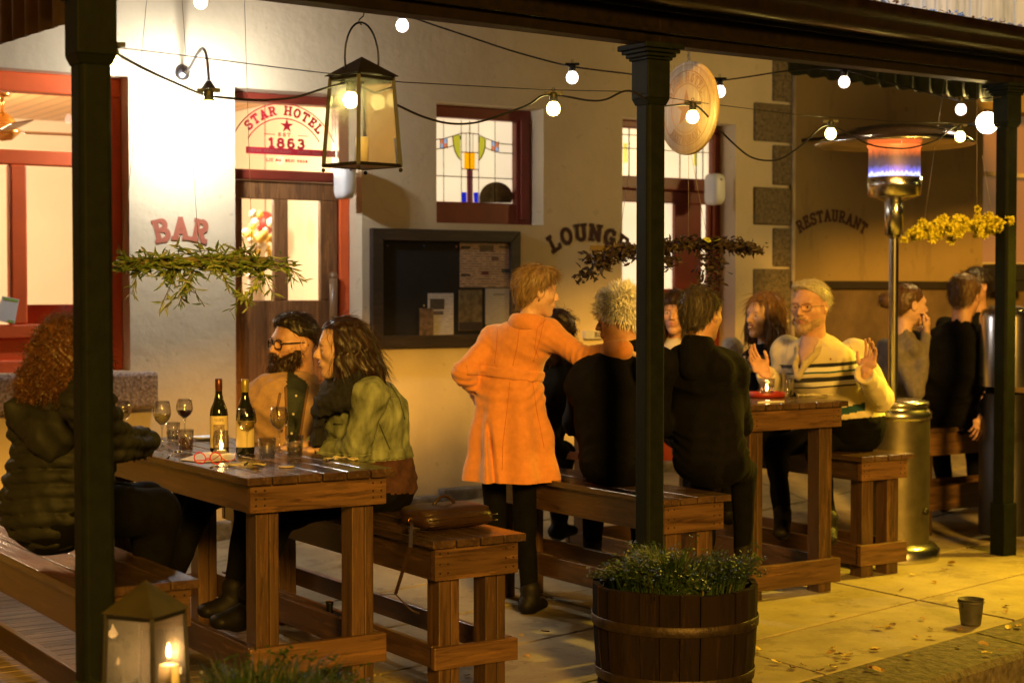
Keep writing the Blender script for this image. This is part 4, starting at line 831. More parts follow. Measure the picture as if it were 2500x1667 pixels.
leafmats = [M('olive_leaf', (.12, .19, .04), .45, .35, 30, 0), M('olive_leaf_pale', (.25, .30, .11), .5, .3, 30, 0)]
mb.build('leaves', leafmats, ol); tw.build('twigs', M('twig_bark', (.10, .07, .03), .8), ol)
a_, b_ = atd(295, 642, 6.3), atd(655, 640, 6.3); MB().bar(a_, b_, .03, .04).build('bar', Mw('mossy_bar', (.16, .14, .04), (.07, .06, .02), 'x', .7), ol)
d2 = 8.1; pc = atd(1640, 610, d2); dk = thing('hanging_branch', pc, 'dark purple leafed branch hung on wires behind the middle post', 'hanging branch')
wires(dk, (((1645, 160), (1733, 612)), ((1681, 130), (1681, 615)), ((1535, 420), (1510, 600))), d2)
mb = MB(); D = d2 / FPX
for k in range(1500):
    u = rnd.random(); x = 1440 + u * 410; y = 603 + 10 * math.sin(u * 7) + rnd.gauss(0, 8)
    if u < .18: y += (0.18 - u) * 190
    if k % 9 == 0: x = 1734 + rnd.gauss(0, 7); y = 620 + rnd.random() * 75
    if k % 11 == 0: t = rnd.random(); x = 1500 - t * 80; y = 625 + t * 50 + rnd.gauss(0, 5)
    if k % 17 == 0: x = 1628 + rnd.gauss(0, 8); y = 625 + abs(rnd.gauss(0, 14))
    c = atd(x, y, d2) + Vector((rnd.gauss(0, .03), rnd.gauss(0, .03), 0)); leafy(mb, c, (rnd.gauss(0, 1), rnd.gauss(0, 1), rnd.gauss(-.3, .6)), .028 + rnd.random() * .02, .008, .25, 0)
mb.build('leaves', M('purple_leaf', (.03, .018, .016), .6, .4, 30, 0), dk); MB().bar(atd(1440, 606, d2), atd(1840, 600, d2), .02, .025).build('bar', M('twig_bark', (.10, .07, .03)), dk)
rb_ = MB()
for s_ in (-1, 1): leafy(rb_, atd(1738, 590, d2 - .05), CR * s_ + Vector((0, 0, .35)), .05, .018, .1)
rb_.build('ribbon', M('lime_ribbon', (.45, .50, .08), .5), dk)
d3 = 9.4; pc = atd(2330, 560, d3); yf = thing('hanging_garland', pc, 'garland of yellow chrysanthemums hung on wires beside the right post', 'garland')
wires(yf, (((2307, 190), (2256, 545)), ((2385, 190), (2385, 560)), ((2398, 380), (2424, 535))), d3)
hb_ = MB()
for k in range(150):
    u = rnd.random(); x = 2232 + u * 215; y = 572 - 20 * min(1, u * 2.2) + rnd.gauss(0, 11); c = atd(x, y, d3) + Vector((rnd.gauss(0, .03), rnd.gauss(0, .03), 0)); r_ = .030 + rnd.random() * .014; ax = Vector((rnd.gauss(0, 1), rnd.gauss(-1, 1), rnd.gauss(0, 1))).normalized()
    for j in range(34):
        dd = Vector((rnd.gauss(0, 1), rnd.gauss(0, 1), rnd.gauss(0, 1))).normalized() + ax * .6; leafy(hb_, c, dd, r_ * .8, .0075, .5, 0)
hb_.build('blossoms', M('chrysanthemum', (.86, .74, .06), .6, .3, 40, 0), yf); MB().bar(atd(2240, 572, d3), atd(2450, 552, d3), .012, .012).build('stem', M('twig_bark', (.1, .07, .03)), yf)
# ---------------- round timber sign ----------------
dS = 7.2; cS = atd(1681, 265, dS); rS = 113 / FPX * dS; sg_ = thing('round_sign', cS, 'round pale timber sign with a faint engraved star hanging behind the middle post', 'sign')
rx = Matrix.Rotation(R(-90), 3, 'Y')
MB().lathe([(0, .011), (rS - .004, .011), (rS, .007), (rS, -.007), (rS - .004, -.011), (0, -.011)], cS, 72, A=rx).build('disc', Mw('pale_ply', (.80, .62, .40), (.72, .52, .30), 'z', .6, 1.2, .05), sg_)
eng = M('engraved_wood', (.58, .34, .15), .7, .1, 20, 0); mb = MB(); xf = cS.x - .0115
for rr, wd_ in ((rS * .80, .004), (rS * .52, .003), (rS * .93, .002)):
    for i in range(60):
        a0, a1 = 2 * math.pi * i / 60, 2 * math.pi * (i + 1) / 60; mb.bar((xf, cS.y + rr * math.cos(a0), cS.z + rr * math.sin(a0)), (xf, cS.y + rr * math.cos(a1), cS.z + rr * math.sin(a1)), wd_, .0008, up=(1, 0, 0))
for i in range(10):
    t = [math.pi / 2 + (i + k) * math.pi / 5 for k in (0, 1)]; r2 = [rS * (.42 if (i + k) % 2 == 0 else .17) for k in (0, 1)]
    mb.add([(xf - .001, cS.y, cS.z), (xf - .001, cS.y + r2[0] * math.cos(t[0]), cS.z + r2[0] * math.sin(t[0])), (xf - .001, cS.y + r2[1] * math.cos(t[1]), cS.z + r2[1] * math.sin(t[1]))], [(0, 1, 2)])
letters(mb, 'STAR HOTEL', (xf, cS.y, cS.z + rS * .57), (0, -1, 0), (0, 0, 1), rS * .19, rS * 1.25, rS * .57, .2, gap=.25, nrm=Vector((-1, 0, 0)))
letters(mb, 'RESTAURANT', (xf, cS.y, cS.z - rS * .76), (0, -1, 0), (0, 0, 1), rS * .17, rS * 1.2, -rS * .76, .2, gap=.25, nrm=Vector((-1, 0, 0)))
mb.build('engraving', eng, sg_)
ct = Vector((cS.x, cS.y, cS.z + rS)); mb = MB()
for k in range(4): mb.lathe([(.008 + .0018 * math.cos(a), .0018 * math.sin(a)) for a in [i * 1.05 for i in range(6)]], (ct.x, ct.y, ct.z + .004 + k * .014), 12, A=Matrix.Rotation(R(90), 3, 'X' if k % 2 else 'Y'), close=True)
mb.build('chain', steel, sg_)
# ---------------- patio heater ----------------
dH = 9.3; hb0 = atd(2177, 1350, dH); hc = Vector((hb0.x, hb0.y, 0)); s_ = dH / FPX; zz = lambda py: atd(2177, py, dH).z
gH = ground(hc.x, hc.y); ph = thing('patio_heater', (hc.x, hc.y, gH), 'tall stainless patio heater with glowing burner and wide disc reflector', 'patio heater')
chrome = M('stainless_steel', (.55, .53, .48), .22, .08, 30, 0, metal=1)
cH = (hc.x, hc.y, 0); rT = .205
MB().lathe([(rT + .055, gH), (rT + .06, gH + .06), (rT + .03, gH + .09), (rT + .002, gH + .10)], cH, 44).build('base_ring', chrome, ph)
MB().lathe([(rT, gH + .09), (rT, zz(1020))], cH, 44).build('tank_housing', M('dull_stainless', (.17, .15, .10), .38, .25, 8, .05, metal=.9), ph)
MB().lathe([(rT + .002, zz(1022)), (rT + .010, zz(1018)), (rT + .010, zz(1006)), (rT - .004, zz(998)), (rT - .012, zz(990)), (rT - .002, zz(986)), (rT - .006, zz(979)), (rT - .05, zz(974)), (.03, zz(971)), (0, zz(971))], cH, 44).build('housing_lid', chrome, ph)
MB().lathe([(.027, zz(970)), (.027, zz(580))], cH, 24).build('pole', chrome, ph)
MB().lathe([(.027, zz(582)), (.042, zz(574)), (.052, zz(574)), (.052, zz(494)), (.04, zz(488)), (0, zz(488))], cH, 28).build('valve_housing', chrome, ph)
MB().lathe([(.05, zz(492)), (.1, zz(484)), (.145, zz(478)), (.146, zz(458)), (.151, zz(455)), (.149, zz(452)), (.152, zz(434)), (0, zz(434))], cH, 40).build('burner_bowl', chrome, ph)
def mesh_mat():
    m, N, b = newmat('glowing_burner'); v = mapping(N); s = N.nodes.new('ShaderNodeSeparateXYZ'); N.links.new(v, s.inputs[0])
    t = mathn(N, 'DIVIDE', mathn(N, 'SUBTRACT', s.outputs[2], zz(434)), zz(356) - zz(434), True)
    t2 = mathn(N, 'ADD', t, mathn(N, 'MULTIPLY', mathn(N, 'SUBTRACT', nz(N, mapping(N, (3, 3, 1)), 16, 5, .7), .5), .42))
    c = ramp(N, t2, [(.0, (.25, .35, 1.0)), (.10, (.9, .9, 1.0)), (.17, (.16, .16, .85)), (.36, (.04, .035, .08)), (.60, (.09, .04, .03)), (.74, (.45, .09, .02)), (.92, (1.0, .17, .03))]); N.links.new(c, b.inputs['Emission Color'])
    b.inputs['Emission Strength'].default_value = 1.25; b.inputs['Base Color'].default_value = (.15, .12, .1, 1); b.inputs['Roughness'].default_value = .5; b.inputs['Metallic'].default_value = .7; return m
MB().lathe([(.142, zz(434)), (.142, zz(362)), (.152, zz(358)), (.150, zz(355)), (0, zz(355))], cH, 48).build('burner_screen', mesh_mat(), ph)
MB().lathe([(0, zz(355)), (.06, zz(352)), (.30, zz(350)), (.435, zz(356)), (.44, zz(352)), (.40, zz(340)), (.28, zz(318)), (.12, zz(306)), (0, zz(303))], cH, 64).build('reflector', chrome, ph)
for k in range(3): a = k * 2.1; MB().tube([(hc.x + .14 * math.cos(a), hc.y + .14 * math.sin(a), zz(358)), (hc.x + .13 * math.cos(a), hc.y + .13 * math.sin(a), zz(345))], .005, 6).build('bracket', chrome, ph)
lamp('burner_glow', (hc.x - .2, hc.y - .25, zz(372)), (1, .45, .12), 5, .12, ph)
MB().lathe([(.02, 0), (.02, .006), (0, .006)], onX(2222, 1296, hc.x + .12) if 0 else (hc.x + .05, hc.y - rT - .002, gH + .28), 16, A=Matrix.Rotation(R(90), 3, 'X')).build('vent_hole', dark_metal, ph)
# polished cabinet peeping out left of the right hand post
cx_ = atd(2455, 850, 9.9); zz2 = lambda py: atd(2430, py, 9.9).z
cab = thing('steel_canister', (cx_.x, cx_.y, 0), 'curved polished steel canister half hidden behind the right hand post', 'canister'); rc = .155
MB().lathe([(rc, zz2(942)), (rc, zz2(775)), (rc * .9, zz2(757)), (rc * .6, zz2(747)), (0, zz2(743))], (cx_.x, cx_.y, 0), 40).build('shell', chrome, cab)
MB().lathe([(.13, zz2(960)), (.13, .62), (.15, .6), (.15, 0.05)], (cx_.x, cx_.y, 0), 24).build('stand', dark_metal, cab)
qd = (Vector((-1, -1.0, 0))).normalized() * (rc + .001); MB().bar((cx_.x + qd.x * .62 + .05, cx_.y + qd.y * 1.17 , zz2(880)), (cx_.x + qd.x * .62 + .05, cx_.y + qd.y * 1.17, zz2(790)), .02, .004).build('slot', brass, cab)
# ---------------- notice board and wall boxes ----------------
n0, n1 = onY(911, 850, WY - .05), onY(1272, 565, WY - .05); nb = thing('notice_board', ((n0.x + n1.x) / 2, WY, n0.z), 'large dark framed notice board on the wall behind the woman in orange', 'notice board')
x0, x1, z0, z1 = n0.x, n1.x, n0.z, n1.z; f = .075; yb0 = WY - .05
def frame4(mb, x0, x1, z0, z1, f, y0, y1):
    Oc = [(x0, z0), (x1, z0), (x1, z1), (x0, z1)]; I = [(x0 + f, z0 + f), (x1 - f, z0 + f), (x1 - f, z1 - f), (x0 + f, z1 - f)]
    for k in range(4):
        a, b, c, d = Oc[k], Oc[(k + 1) % 4], I[(k + 1) % 4], I[k]
        mb.add([(p[0], y, p[1]) for y in (y0, y1) for p in (a, b, c, d)], [(0, 1, 2, 3), (7, 6, 5, 4), (0, 4, 5, 1), (1, 5, 6, 2), (2, 6, 7, 3), (3, 7, 4, 0)])
mb = MB(); frame4(mb, x0, x1, z0, z1, f, yb0, WY - .001); mb.build('frame', Mw('dark_frame', (.04, .024, .014), (.02, .012, .008), 'x', .5), nb, .004)
MB().box(x0 + f, x1 - f, WY - .02, WY - .002, z0 + f, z1 - f).build('felt', M('black_felt', (.012, .010, .008), .9), nb)
yp = WY - .024
def paper_mat(name, col, blocks):
    m, N, b = newmat(name); v = mapping(N); s = N.nodes.new('ShaderNodeSeparateXYZ'); N.links.new(v, s.inputs[0])
    ln = mathn(N, 'GREATER_THAN', mathn(N, 'FRACT', mathn(N, 'MULTIPLY', s.outputs[2], 62.0)), .55); w1 = mathn(N, 'GREATER_THAN', nz(N, mapping(N, (26, 1, 62)), 1.6, 2), .46)
    mk = mathn(N, 'MULTIPLY', mathn(N, 'MULTIPLY', ln, w1), blocks); N.links.new(mixc(N, mk, col, (.06, .05, .05)), b.inputs['Base Color']); b.inputs['Roughness'].default_value = .7; return m
def poster(name, label, q, mat, blocks=(), extra=None):
    (l, t), (r, b) = q; p0, p1 = onY(l, b, yp), onY(r, t, yp); o = MB().box(p0.x, p1.x, yp, yp + .003, p0.z, p1.z).build(name, mat); tag(o, label, name.split('_')[-1])
    for (fx0, fz0, fx1, fz1, col) in blocks:
        X = lambda f_: p0.x + (p1.x - p0.x) * f_; Z = lambda f_: p1.z + (p0.z - p1.z) * f_
        MB().box(X(fx0), X(fx1), yp - .0012, yp - .0002, Z(fz1), Z(fz0)).build('printed_block', M('print_%d_%d_%d' % tuple(int(c * 99) for c in col), col, .7, .3, 60, 0), o)
    return o
def Z(x, y): return (880 + x * .2232, 530 + y * .2232)
poster('menu_poster', 'cream menu sheet with columns of print, upper right in the notice board', (Z(1088, 288), Z(1642, 768)), paper_mat('menu_print', (.50, .33, .20), .75), [(.02, .08, .2, .14, (.05, .04, .03)), (.38, .05, .66, .19, (.14, .10, .07)), (.78, .06, .95, .11, (.12, .09, .06)), (.02, .70, .2, .745, (.05, .04, .03)), (.62, .3, .76, .40, (.15, .08, .06)), (.82, .58, .98, .67, (.04, .05, .04)), (.42, .64, .56, .72, (.14, .03, .03))])
poster('white_flyer', 'white flyer with a dark photo near the bottom of the notice board', (Z(738, 832), Z(1018, 1298)), paper_mat('flyer_print', (.55, .52, .52), .35), [(.08, .13, .64, .38, (.06, .05, .04)), (.1, .42, .6, .51, (.12, .10, .12))])
poster('dark_photo_poster', 'murky brown picture poster below the menu sheet in the notice board', (Z(1075, 795), Z(1330, 1240)), M('murky_picture', (.13, .095, .05), .5, .6, 22, 0), [(.02, .8, .98, .99, (.03, .02, .02))])
poster('grey_notice', 'plain pale grey notice partly hidden by the orange coat', (Z(1368, 780), Z(1645, 1180)), paper_mat('grey_print', (.40, .37, .34), .2), [(.3, .15, .75, .18, (.12, .11, .1))])
q0, q1 = onY(1022, 836, yp), onY(1056, 752, yp); MB().box(q0.x, q1.x, yp - .012, yp - .008, q0.z, q1.z).build('small_picture_card', M('bottle_picture', (.16, .10, .06), .5, .7, 30, 0)); tag(bpy.data.objects['small_picture_card'], 'narrow brown picture card overlapping the white flyer', 'card')
for k, (px, py, col) in enumerate(((946, 600, (.35, .1, .5)), (1035, 600, (.05, .15, .8)), (1114, 602, (.7, .25, .3)), (1035, 746, (.7, .5, .1)))):
    MB().ball(onY(px, py, WY - .03), .006, 8).build('push_pin', M('pin_%d' % k, col, .4), nb)
def wallbox(l, t, r, b, D, label):
    p0, p1 = onY(l, b, WY - D * .5), onY(r, t, WY - D * .5); c = (p0 + p1) / 2; hx = (p1.x - p0.x) / 2 * .8; hz = (p1.z - p0.z) / 2
    mb = MB(); n = 20
    def ringp(y, k): return [(c.x + hx * k * math.copysign(abs(math.cos(a)) ** .55, math.cos(a)), y, c.z + hz * k * math.copysign(abs(math.sin(a)) ** .45, math.sin(a))) for a in [2 * math.pi * i / n for i in range(n)]]
    vs = ringp(WY, 1) + ringp(WY - D * .7, 1) + ringp(WY - D * .93, .86) + ringp(WY - D, .6)
    mb.add(vs, [(j * n + i, j * n + (i + 1) % n, (j + 1) * n + (i + 1) % n, (j + 1) * n + i) for j in range(3) for i in range(n)] + [tuple(range(3 * n, 4 * n))], 0, True)
    o = mb.build('emergency_light', white_pl); tag(o, label, 'wall light', 'unlit white boxes beside the doors')
    MB().ball((c.x, WY - D - .001, c.z + hz * .6), .008, 8).build('indicator', M('brown_button', (.12, .08, .05), .5), o)
wallbox(822, 400, 866, 485, .13, 'white plastic wall box right of the bar door behind the hanging lantern')
wallbox(1729, 425, 1765, 500, .12, 'white plastic wall box right of the lounge door behind the round sign')
p0, p1 = onY(1428, 827, WY - .03), onY(1475, 807, WY - .03); o = MB().box(p0.x, p1.x, WY - .04, WY, p0.z, p1.z).build('address_sign', M('sign_white', (.62, .60, .55), .5)); tag(o, 'small white sign with dark lettering on the wall beside the beanie hat', 'sign')
mb = MB(); letters(mb, 'ECO', (p0.x + (p1.x - p0.x) * .72, WY - .041, p0.z + .012), (1, 0, 0), (0, 0, 1), .03, .085, None, .25, nrm=Vector((0, -1, 0))); mb.build('lettering', letter_brown, o)
# notice in the bar window
l = [onY(x, y, WY + .11) for x, y in ((-12, 782), (36, 791), (47, 731), (6, 722))]; o = MB().add(l + [v + Vector((0, .002, 0)) for v in l], [(0, 1, 2, 3), (7, 6, 5, 4), (0, 4, 5, 1), (1, 5, 6, 2), (2, 6, 7, 3)]).build('window_notice', M('white_paper', (.75, .73, .68), .7, .03, 5, 0)); tag(o, 'white sheet with green bands stuck inside the bar window', 'notice')
def Lq(u0, v0, u1, v1):
    a, b, c, d = l; f = lambda u, v: (a.lerp(b, u)).lerp(d.lerp(c, u), v) + Vector((0, -.002, 0)); return MB().quad(f(u0, v0), f(u1, v0), f(u1, v1), f(u0, v1))
Lq(.1, .87, .95, .97).build('printed_band', M('green_print', (.30, .50, .08), .6), o); Lq(.6, .03, .95, .12).build('printed_band', MATS['green_print'], o)
# ---------------- tableware ----------------
glass = Mthin('clear_glass', (.96, .96, .95)); wine_w = Mthin('white_wine', (.98, .90, .50), (.95, .80, .25), .25); wine_r = Mthin('red_wine', (.20, .015, .03), (.2, .01, .02), .5); water = Mthin('water', (.93, .94, .92), (.8, .8, .75), .08)
def wineglass(p, h=.205, liq=None, lev=.4, label='', k=1.0, group='wine glasses on the tables'):
    t = thing('wine_glass', p, label, 'wine glass', group); c = Vector(p); r = .036 * k; hb = h * .50
    bowl = [(.004, hb - .012), (.008, hb), (r * .75, hb + h * .10), (r * 1.0, hb + h * .22), (r * .97, hb + h * .34), (r * .80, h)]
    inn = [(max(a - .0012, 0), z + .001) for a, z in bowl[::-1]]
    MB().lathe(bowl + inn[:-2] + [(0, hb + .004)], c, 28).build('bowl', glass, t)
    MB().lathe([(0, .0008), (r * .92, .0008), (r * .93, .002), (.010, .006), (.0038, .016), (.0033, hb - .02), (.005, hb - .011), (0, hb - .011)], c, 24).build('stem', glass, t)
    if liq:
        L = hb + .004 + (h - hb) * lev; pr = [(0, hb + .005)] + [(max(a - .0016, 0), z + .001) for a, z in bowl[1:] if z < L]; 
        for i in range(len(bowl) - 1):
            (a, z), (a2, z2) = bowl[i], bowl[i + 1]
            if z <= L < z2: rr = a + (a2 - a) * (L - z) / (z2 - z) - .0016
        MB().lathe(pr + [(rr, L), (0, L)], c, 28).build('wine', liq, t)
    return t
def tumbler(p, label, h=.088, r=.038, liq=None, lev=.5, name='tumbler'):
    t = thing(name, p, label, 'glass', 'drinking glasses on the tables' if name == 'tumbler' else None); c = Vector(p); n = 10
    out = [(0, .0008), (r * .72, .0008), (r * .76, .004), (r * .88, h * .55), (r * .93, h * .60), (r, h)]
    MB().lathe(out + [(r - .002, h), (r * .88 - .002, h * .56), (r * .72, .010), (0, .010)], c, 24).build('glass', glass, t)
    fl = MB()
    for k in range(10):
        a = 2 * math.pi * k / 10; d_ = Vector((math.cos(a), math.sin(a), 0)); fl.tube([c + d_ * r * .755 + Vector((0, 0, .006)), c + d_ * r * .885 + Vector((0, 0, h * .54))], .0035, 5)
    fl.build('facets', glass, t)
    if liq: L = .0105 + (h - .012) * lev; MB().lathe([(0, .0105), (r * .70, .0105), (r * .72 + (r * .24) * lev - .003, L), (0, L)], c, 24).build('drink', liq, t)
    return t
zt = .881
TP = lambda x, y, z=zt: onZ(x, y, z)
def hpx(p, top, bot): return (bot - top) * (Vector((p.x, p.y)) .dot(Vector((_F0.x, _F0.y)))) / FPX * 1.0
p = TP(396, 1095); wineglass(p, hpx(p, 979, 1095) , wine_w, .42, 'wine glass of pale wine nearest the curly haired woman\'s sleeve', 1.0)
p = TP(451, 1066); wineglass(p, hpx(p, 974, 1066), wine_r, .35, 'wine glass of red wine behind the water tumblers', 1.0)
p = TP(603, 1110); wineglass(p, hpx(p, 998, 1112), wine_w, .38, 'wine glass of white wine in front of the second bottle', 1.02)
p = TP(682, 1102); wineglass(p, hpx(p, 998, 1106), wine_w, .42, 'wine glass of white wine before the bearded man', 1.02)
p = TP(300, 1075); wineglass(p, hpx(p, 981, 1078), None, 0, 'empty wine glass beside the left veranda post', 1.0)
p = TP(454, 1104); tumbler(p, 'amber drink in a tumbler beside the red rimmed glasses', hpx(p, 1052, 1108), .031, Mthin('amber_drink', (.90, .66, .45), (.7, .45, .25), .25), .6)
p = TP(423, 1078); tumbler(p, 'tumbler of water behind the pale wine glass', hpx(p, 1034, 1082), .029, water, .55)
p = TP(652, 1124); tumbler(p, 'half full water tumbler left of the pair at the table edge', hpx(p, 1074, 1130), .034, water, .35)
p = TP(720, 1118); tumbler(p, 'taller water tumbler in front of the woman with the dark scarf', hpx(p, 1068, 1124), .033, water, .6)
def bottle(p, label, hb, lab, words, tall=.31, cap=(.10, .03, .02)):
    t = thing('wine_bottle', p, label, 'wine bottle'); c = Vector(p); k = hb / .30
    MB().lathe([(0, .003), (.034 * k, .0005), (.037 * k, .006), (.037 * k, .150 * k), (.034 * k, .175 * k), (.022 * k, .205 * k), (.0145 * k, .235 * k), (.0135 * k, .262 * k)], c, 32).build('glass', M('dark_bottle_glass', (.010, .012, .006), .06, .2, 5, 0, spec=.8), t)
    MB().lathe([(.0137 * k, .24 * k), (.0145 * k, .262 * k), (.015 * k, .264 * k), (.015 * k, .298 * k), (.0135 * k, .30 * k), (0, .30 * k)], c, 24).build('cap', M('cap_%d' % int(cap[0] * 99), cap, .3, .1, 5, 0, metal=.4), t)
    vd_ = math.atan2(-c.y, -c.x); rL = .0375 * k; z0, z1 = lab; mb = MB(); n = 16; vs = []
    for i in range(n + 1):
        a = vd_ - 1.25 + 2.5 * i / n; vs += [c + Vector((rL * math.cos(a), rL * math.sin(a), z)) for z in (z0 * k, z1 * k)]
    mb.add(vs, [(2 * i, 2 * i + 2, 2 * i + 3, 2 * i + 1) for i in range(n)]); lo = mb.build('label', M('label_paper', (.62, .52, .28), .6, .05, 20, 0), t)
    mb = MB(); fw = Vector((math.cos(vd_), math.sin(vd_), 0)); ex_ = Vector((-fw.y, fw.x, 0))
    for (wtext, zz_, hh, ww) in words: letters(mb, wtext, c + fw * (rL + .0012) + Vector((0, 0, zz_ * k)), ex_, (0, 0, 1), hh, ww, None, .16, gap=.2, nrm=fw)
    if len(words): mb.build('label_print', M('label_ink', (.06, .05, .03), .6), lo)
    return t, c, k, fw, ex_
p = TP(597 - 62, 1102); t_, c_, k_, fw_, ex_ = bottle(p, 'open dark wine bottle with a framed cream label, left of the two', hpx(p, 925, 1104), (.018, .148), [('VALENTE', .128, .009, .034)])
MB().obox(c_ + fw_ * .0382 * k_ + Vector((0, 0, .072 * k_)), ex_ * .022, fw_ * .0006, Vector((0, 0, .042 * k_))).build('label_picture', M('label_picture', (.20, .15, .09), .6, .6, 90, 0), t_)
p = TP(599, 1108); bottle(p, 'screw capped wine bottle with a plain yellow label behind a wine glass', hpx(p, 929, 1112), (.03, .135), [('BLANC', .098, .008, .030)], cap=(.35, .28, .06))
# jar candle
p = TP(540, 1108); jc = thing('jar_candle', p, 'glass jar holding a lit tea light in front of the left wine bottle', 'candle jar'); h_ = hpx(p, 1054, 1112)
MB().lathe([(0, .001), (.028, .001), (.030, .006), (.030, h_ * .78), (.026, h_ * .84), (.027, h_ * .86), (.028, h_), (.026, h_), (.024, h_ * .85), (.028, h_ * .77), (.028, .006), (0, .005)], p, 26).build('jar', glass, jc)
MB().lathe([(0, .006), (.018, .006), (.018, .016), (0, .016)], p, 18).build('tea_light', MATS['candle_wax'], jc); fl_(p + Vector((0, 0, .026)), .9).build('flame', flame, jc); lamp('candle_light', p + Vector((0, 0, .03)), (1, .5, .15), .5, .008, jc)
# red spectacles on a menu
def flat(pts, z, name, mat, label, cat, th=.002, parent=None):
    P = [onZ(x, y, z) for x, y in pts]; n = len(P); mb = MB(); mb.add(P + [q + Vector((0, 0, th)) for q in P], [tuple(range(n))[::-1], tuple(range(n, 2 * n))] + [(i, (i + 1) % n, n + (i + 1) % n, n + i) for i in range(n)]); o = mb.build(name, mat, parent)
    return tag(o, label, cat) if label else o
flat(((440, 1122), (492, 1128), (572, 1122), (575, 1108), (500, 1104)), zt + .0015, 'paper_menu', MATS['white_paper'], 'white paper menu under the red rimmed glasses', 'menu')
rg = thing('spectacles', TP(520, 1125), 'red rimmed spectacles lying open on the white menu', 'spectacles'); redp = M('red_frame', (.65, .02, .015), .3, .05, 10, 0)
mb = MB(); 
for cx__ in (488, 527):
    mb.tube([atd(cx__ + 14 * math.cos(a), 1117 + 13.5 * math.sin(a) + (2 if math.cos(a) > 0 else 0), 5.72) for a in [2 * math.pi * i / 24 for i in range(25)]], .0022, 6)
mb.tube([atd(502, 1120, 5.72), atd(508, 1118, 5.72), atd(513, 1120, 5.72)], .0022, 6); mb.build('rims', redp, rg)
MB().tube([atd(541, 1118, 5.72), atd(556, 1127, 5.74), atd(574, 1120, 5.85), atd(574, 1104, 5.95)], .002, 6).build('temple', redp, rg); MB().tube([atd(475, 1124, 5.72), atd(520, 1122, 5.80), atd(540, 1108, 5.9), atd(530, 1100, 5.95)], .002, 6).build('temple', redp, rg)
# cutlery, napkins, spoon, coaster
napk = M('cream_napkin', (.62, .55, .30), .85, .06, 12, .3, 30)
def napkin(cx_, cy_, w_, h_, label, z=zt, seed=1, name='napkin'):
    r_ = random.Random(seed); mb = MB(); n, m = 14, 8; c = onZ(cx_, cy_, z); k = c.length * 0 + (c.x * _F0.x + c.y * _F0.y) / FPX; vs = []
    ux = CR * w_ * k; uy = _F0 * (h_ * k * (4.6))
    for j in range(m + 1):
        for i in range(n + 1):
            u, v = i / n - .5, j / m - .5; wob = .004 * math.sin(u * 14 + seed + v * 5) * math.cos(v * 9 + u * 3) + .0025 * math.sin(u * 31 + v * 17 + seed) + .006 * math.exp(-((u + v * .4) / .12) ** 2); e = 1 + .12 * math.sin(9 * u + 7 * v + seed)
            vs.append(c + ux * u * e + uy * v * (1 + .15 * math.sin(u * 11)) + Vector((0, 0, .007 + wob)))
    mb.add(vs, [(j * (n + 1) + i, j * (n + 1) + i + 1, (j + 1) * (n + 1) + i + 1, (j + 1) * (n + 1) + i) for j in range(m) for i in range(n)], 0, True); o = mb.build(name, napk); md = o.modifiers.new('t', 'SOLIDIFY'); md.thickness = .002; return tag(o, label, 'napkin')
napkin(600, 1138, 88, 6.5, 'crumpled cream napkin with cutlery at the corner of the left table', seed=2); napkin(832, 1124, 80, 3, 'folded cream napkin with a fork by the denim jacket sleeve', seed=5)
cut = M('cutlery_steel', (.6, .58, .54), .2, .05, 10, 0, metal=1)
def fork(a, b, label, spoon=False):
    A_, B_ = Vector(a), Vector(b); d_ = (B_ - A_).normalized(); s = d_.cross(Vector((0, 0, 1))); mb = MB(); up = Vector((0, 0, .004))
    mb.tube([A_, A_.lerp(B_, .3) + up, A_.lerp(B_, .65)], [.0045, .003, .002], 8)
    if spoon: mb.ball(A_.lerp(B_, .82), .02, 12, 0, (1, 1, .28))
    else:
        mb.obox(A_.lerp(B_, .73) + up * .5, d_ * .012, s * .010, Vector((0, 0, .001)))
        for k in (-3, -1, 1, 3): mb.tube([A_.lerp(B_, .78) + s * k * .003, A_.lerp(B_, .9) + s * k * .0032 - up, B_ + s * k * .003 + up * 1.5], .0011, 5)
    o = mb.build('spoon' if spoon else 'fork', cut); tag(o, label, 'cutlery')
f_ = lambda x, y, h=.012: onZ(x, y, zt + h)
fork(f_(408, 1120), f_(440, 1098), 'steel spoon beside the amber tumbler', True); fork(f_(800, 1124, .02), f_(856, 1117, .03), 'steel fork on the folded napkin by the denim sleeve'); fork(f_(512, 1142, .004), f_(560, 1139, .006), 'knife handle end poking from the crumpled napkin'); bpy.data.objects['fork.001'].name = 'knife'
fork(f_(598, 1134, .024), f_(634, 1116, .03), 'steel fork lying on the crumpled napkin')
p = TP(699, 1140); o = MB().lathe([(0, .001), (.028, .001), (.028, .004), (0, .004)], p, 24).build('coaster', M('cork_coaster', (.5, .4, .2), .7)); tag(o, 'small round pale coaster near the front edge of the left table', 'coaster')
p = TP(497, 1073); o = MB().lathe([(0, .002), (.035, .002), (.055, .012), (.056, .014), (.034, .006), (0, .005)], p, 28).build('side_plate', white_pl); tag(o, 'small white plate behind the left wine bottle', 'plate')
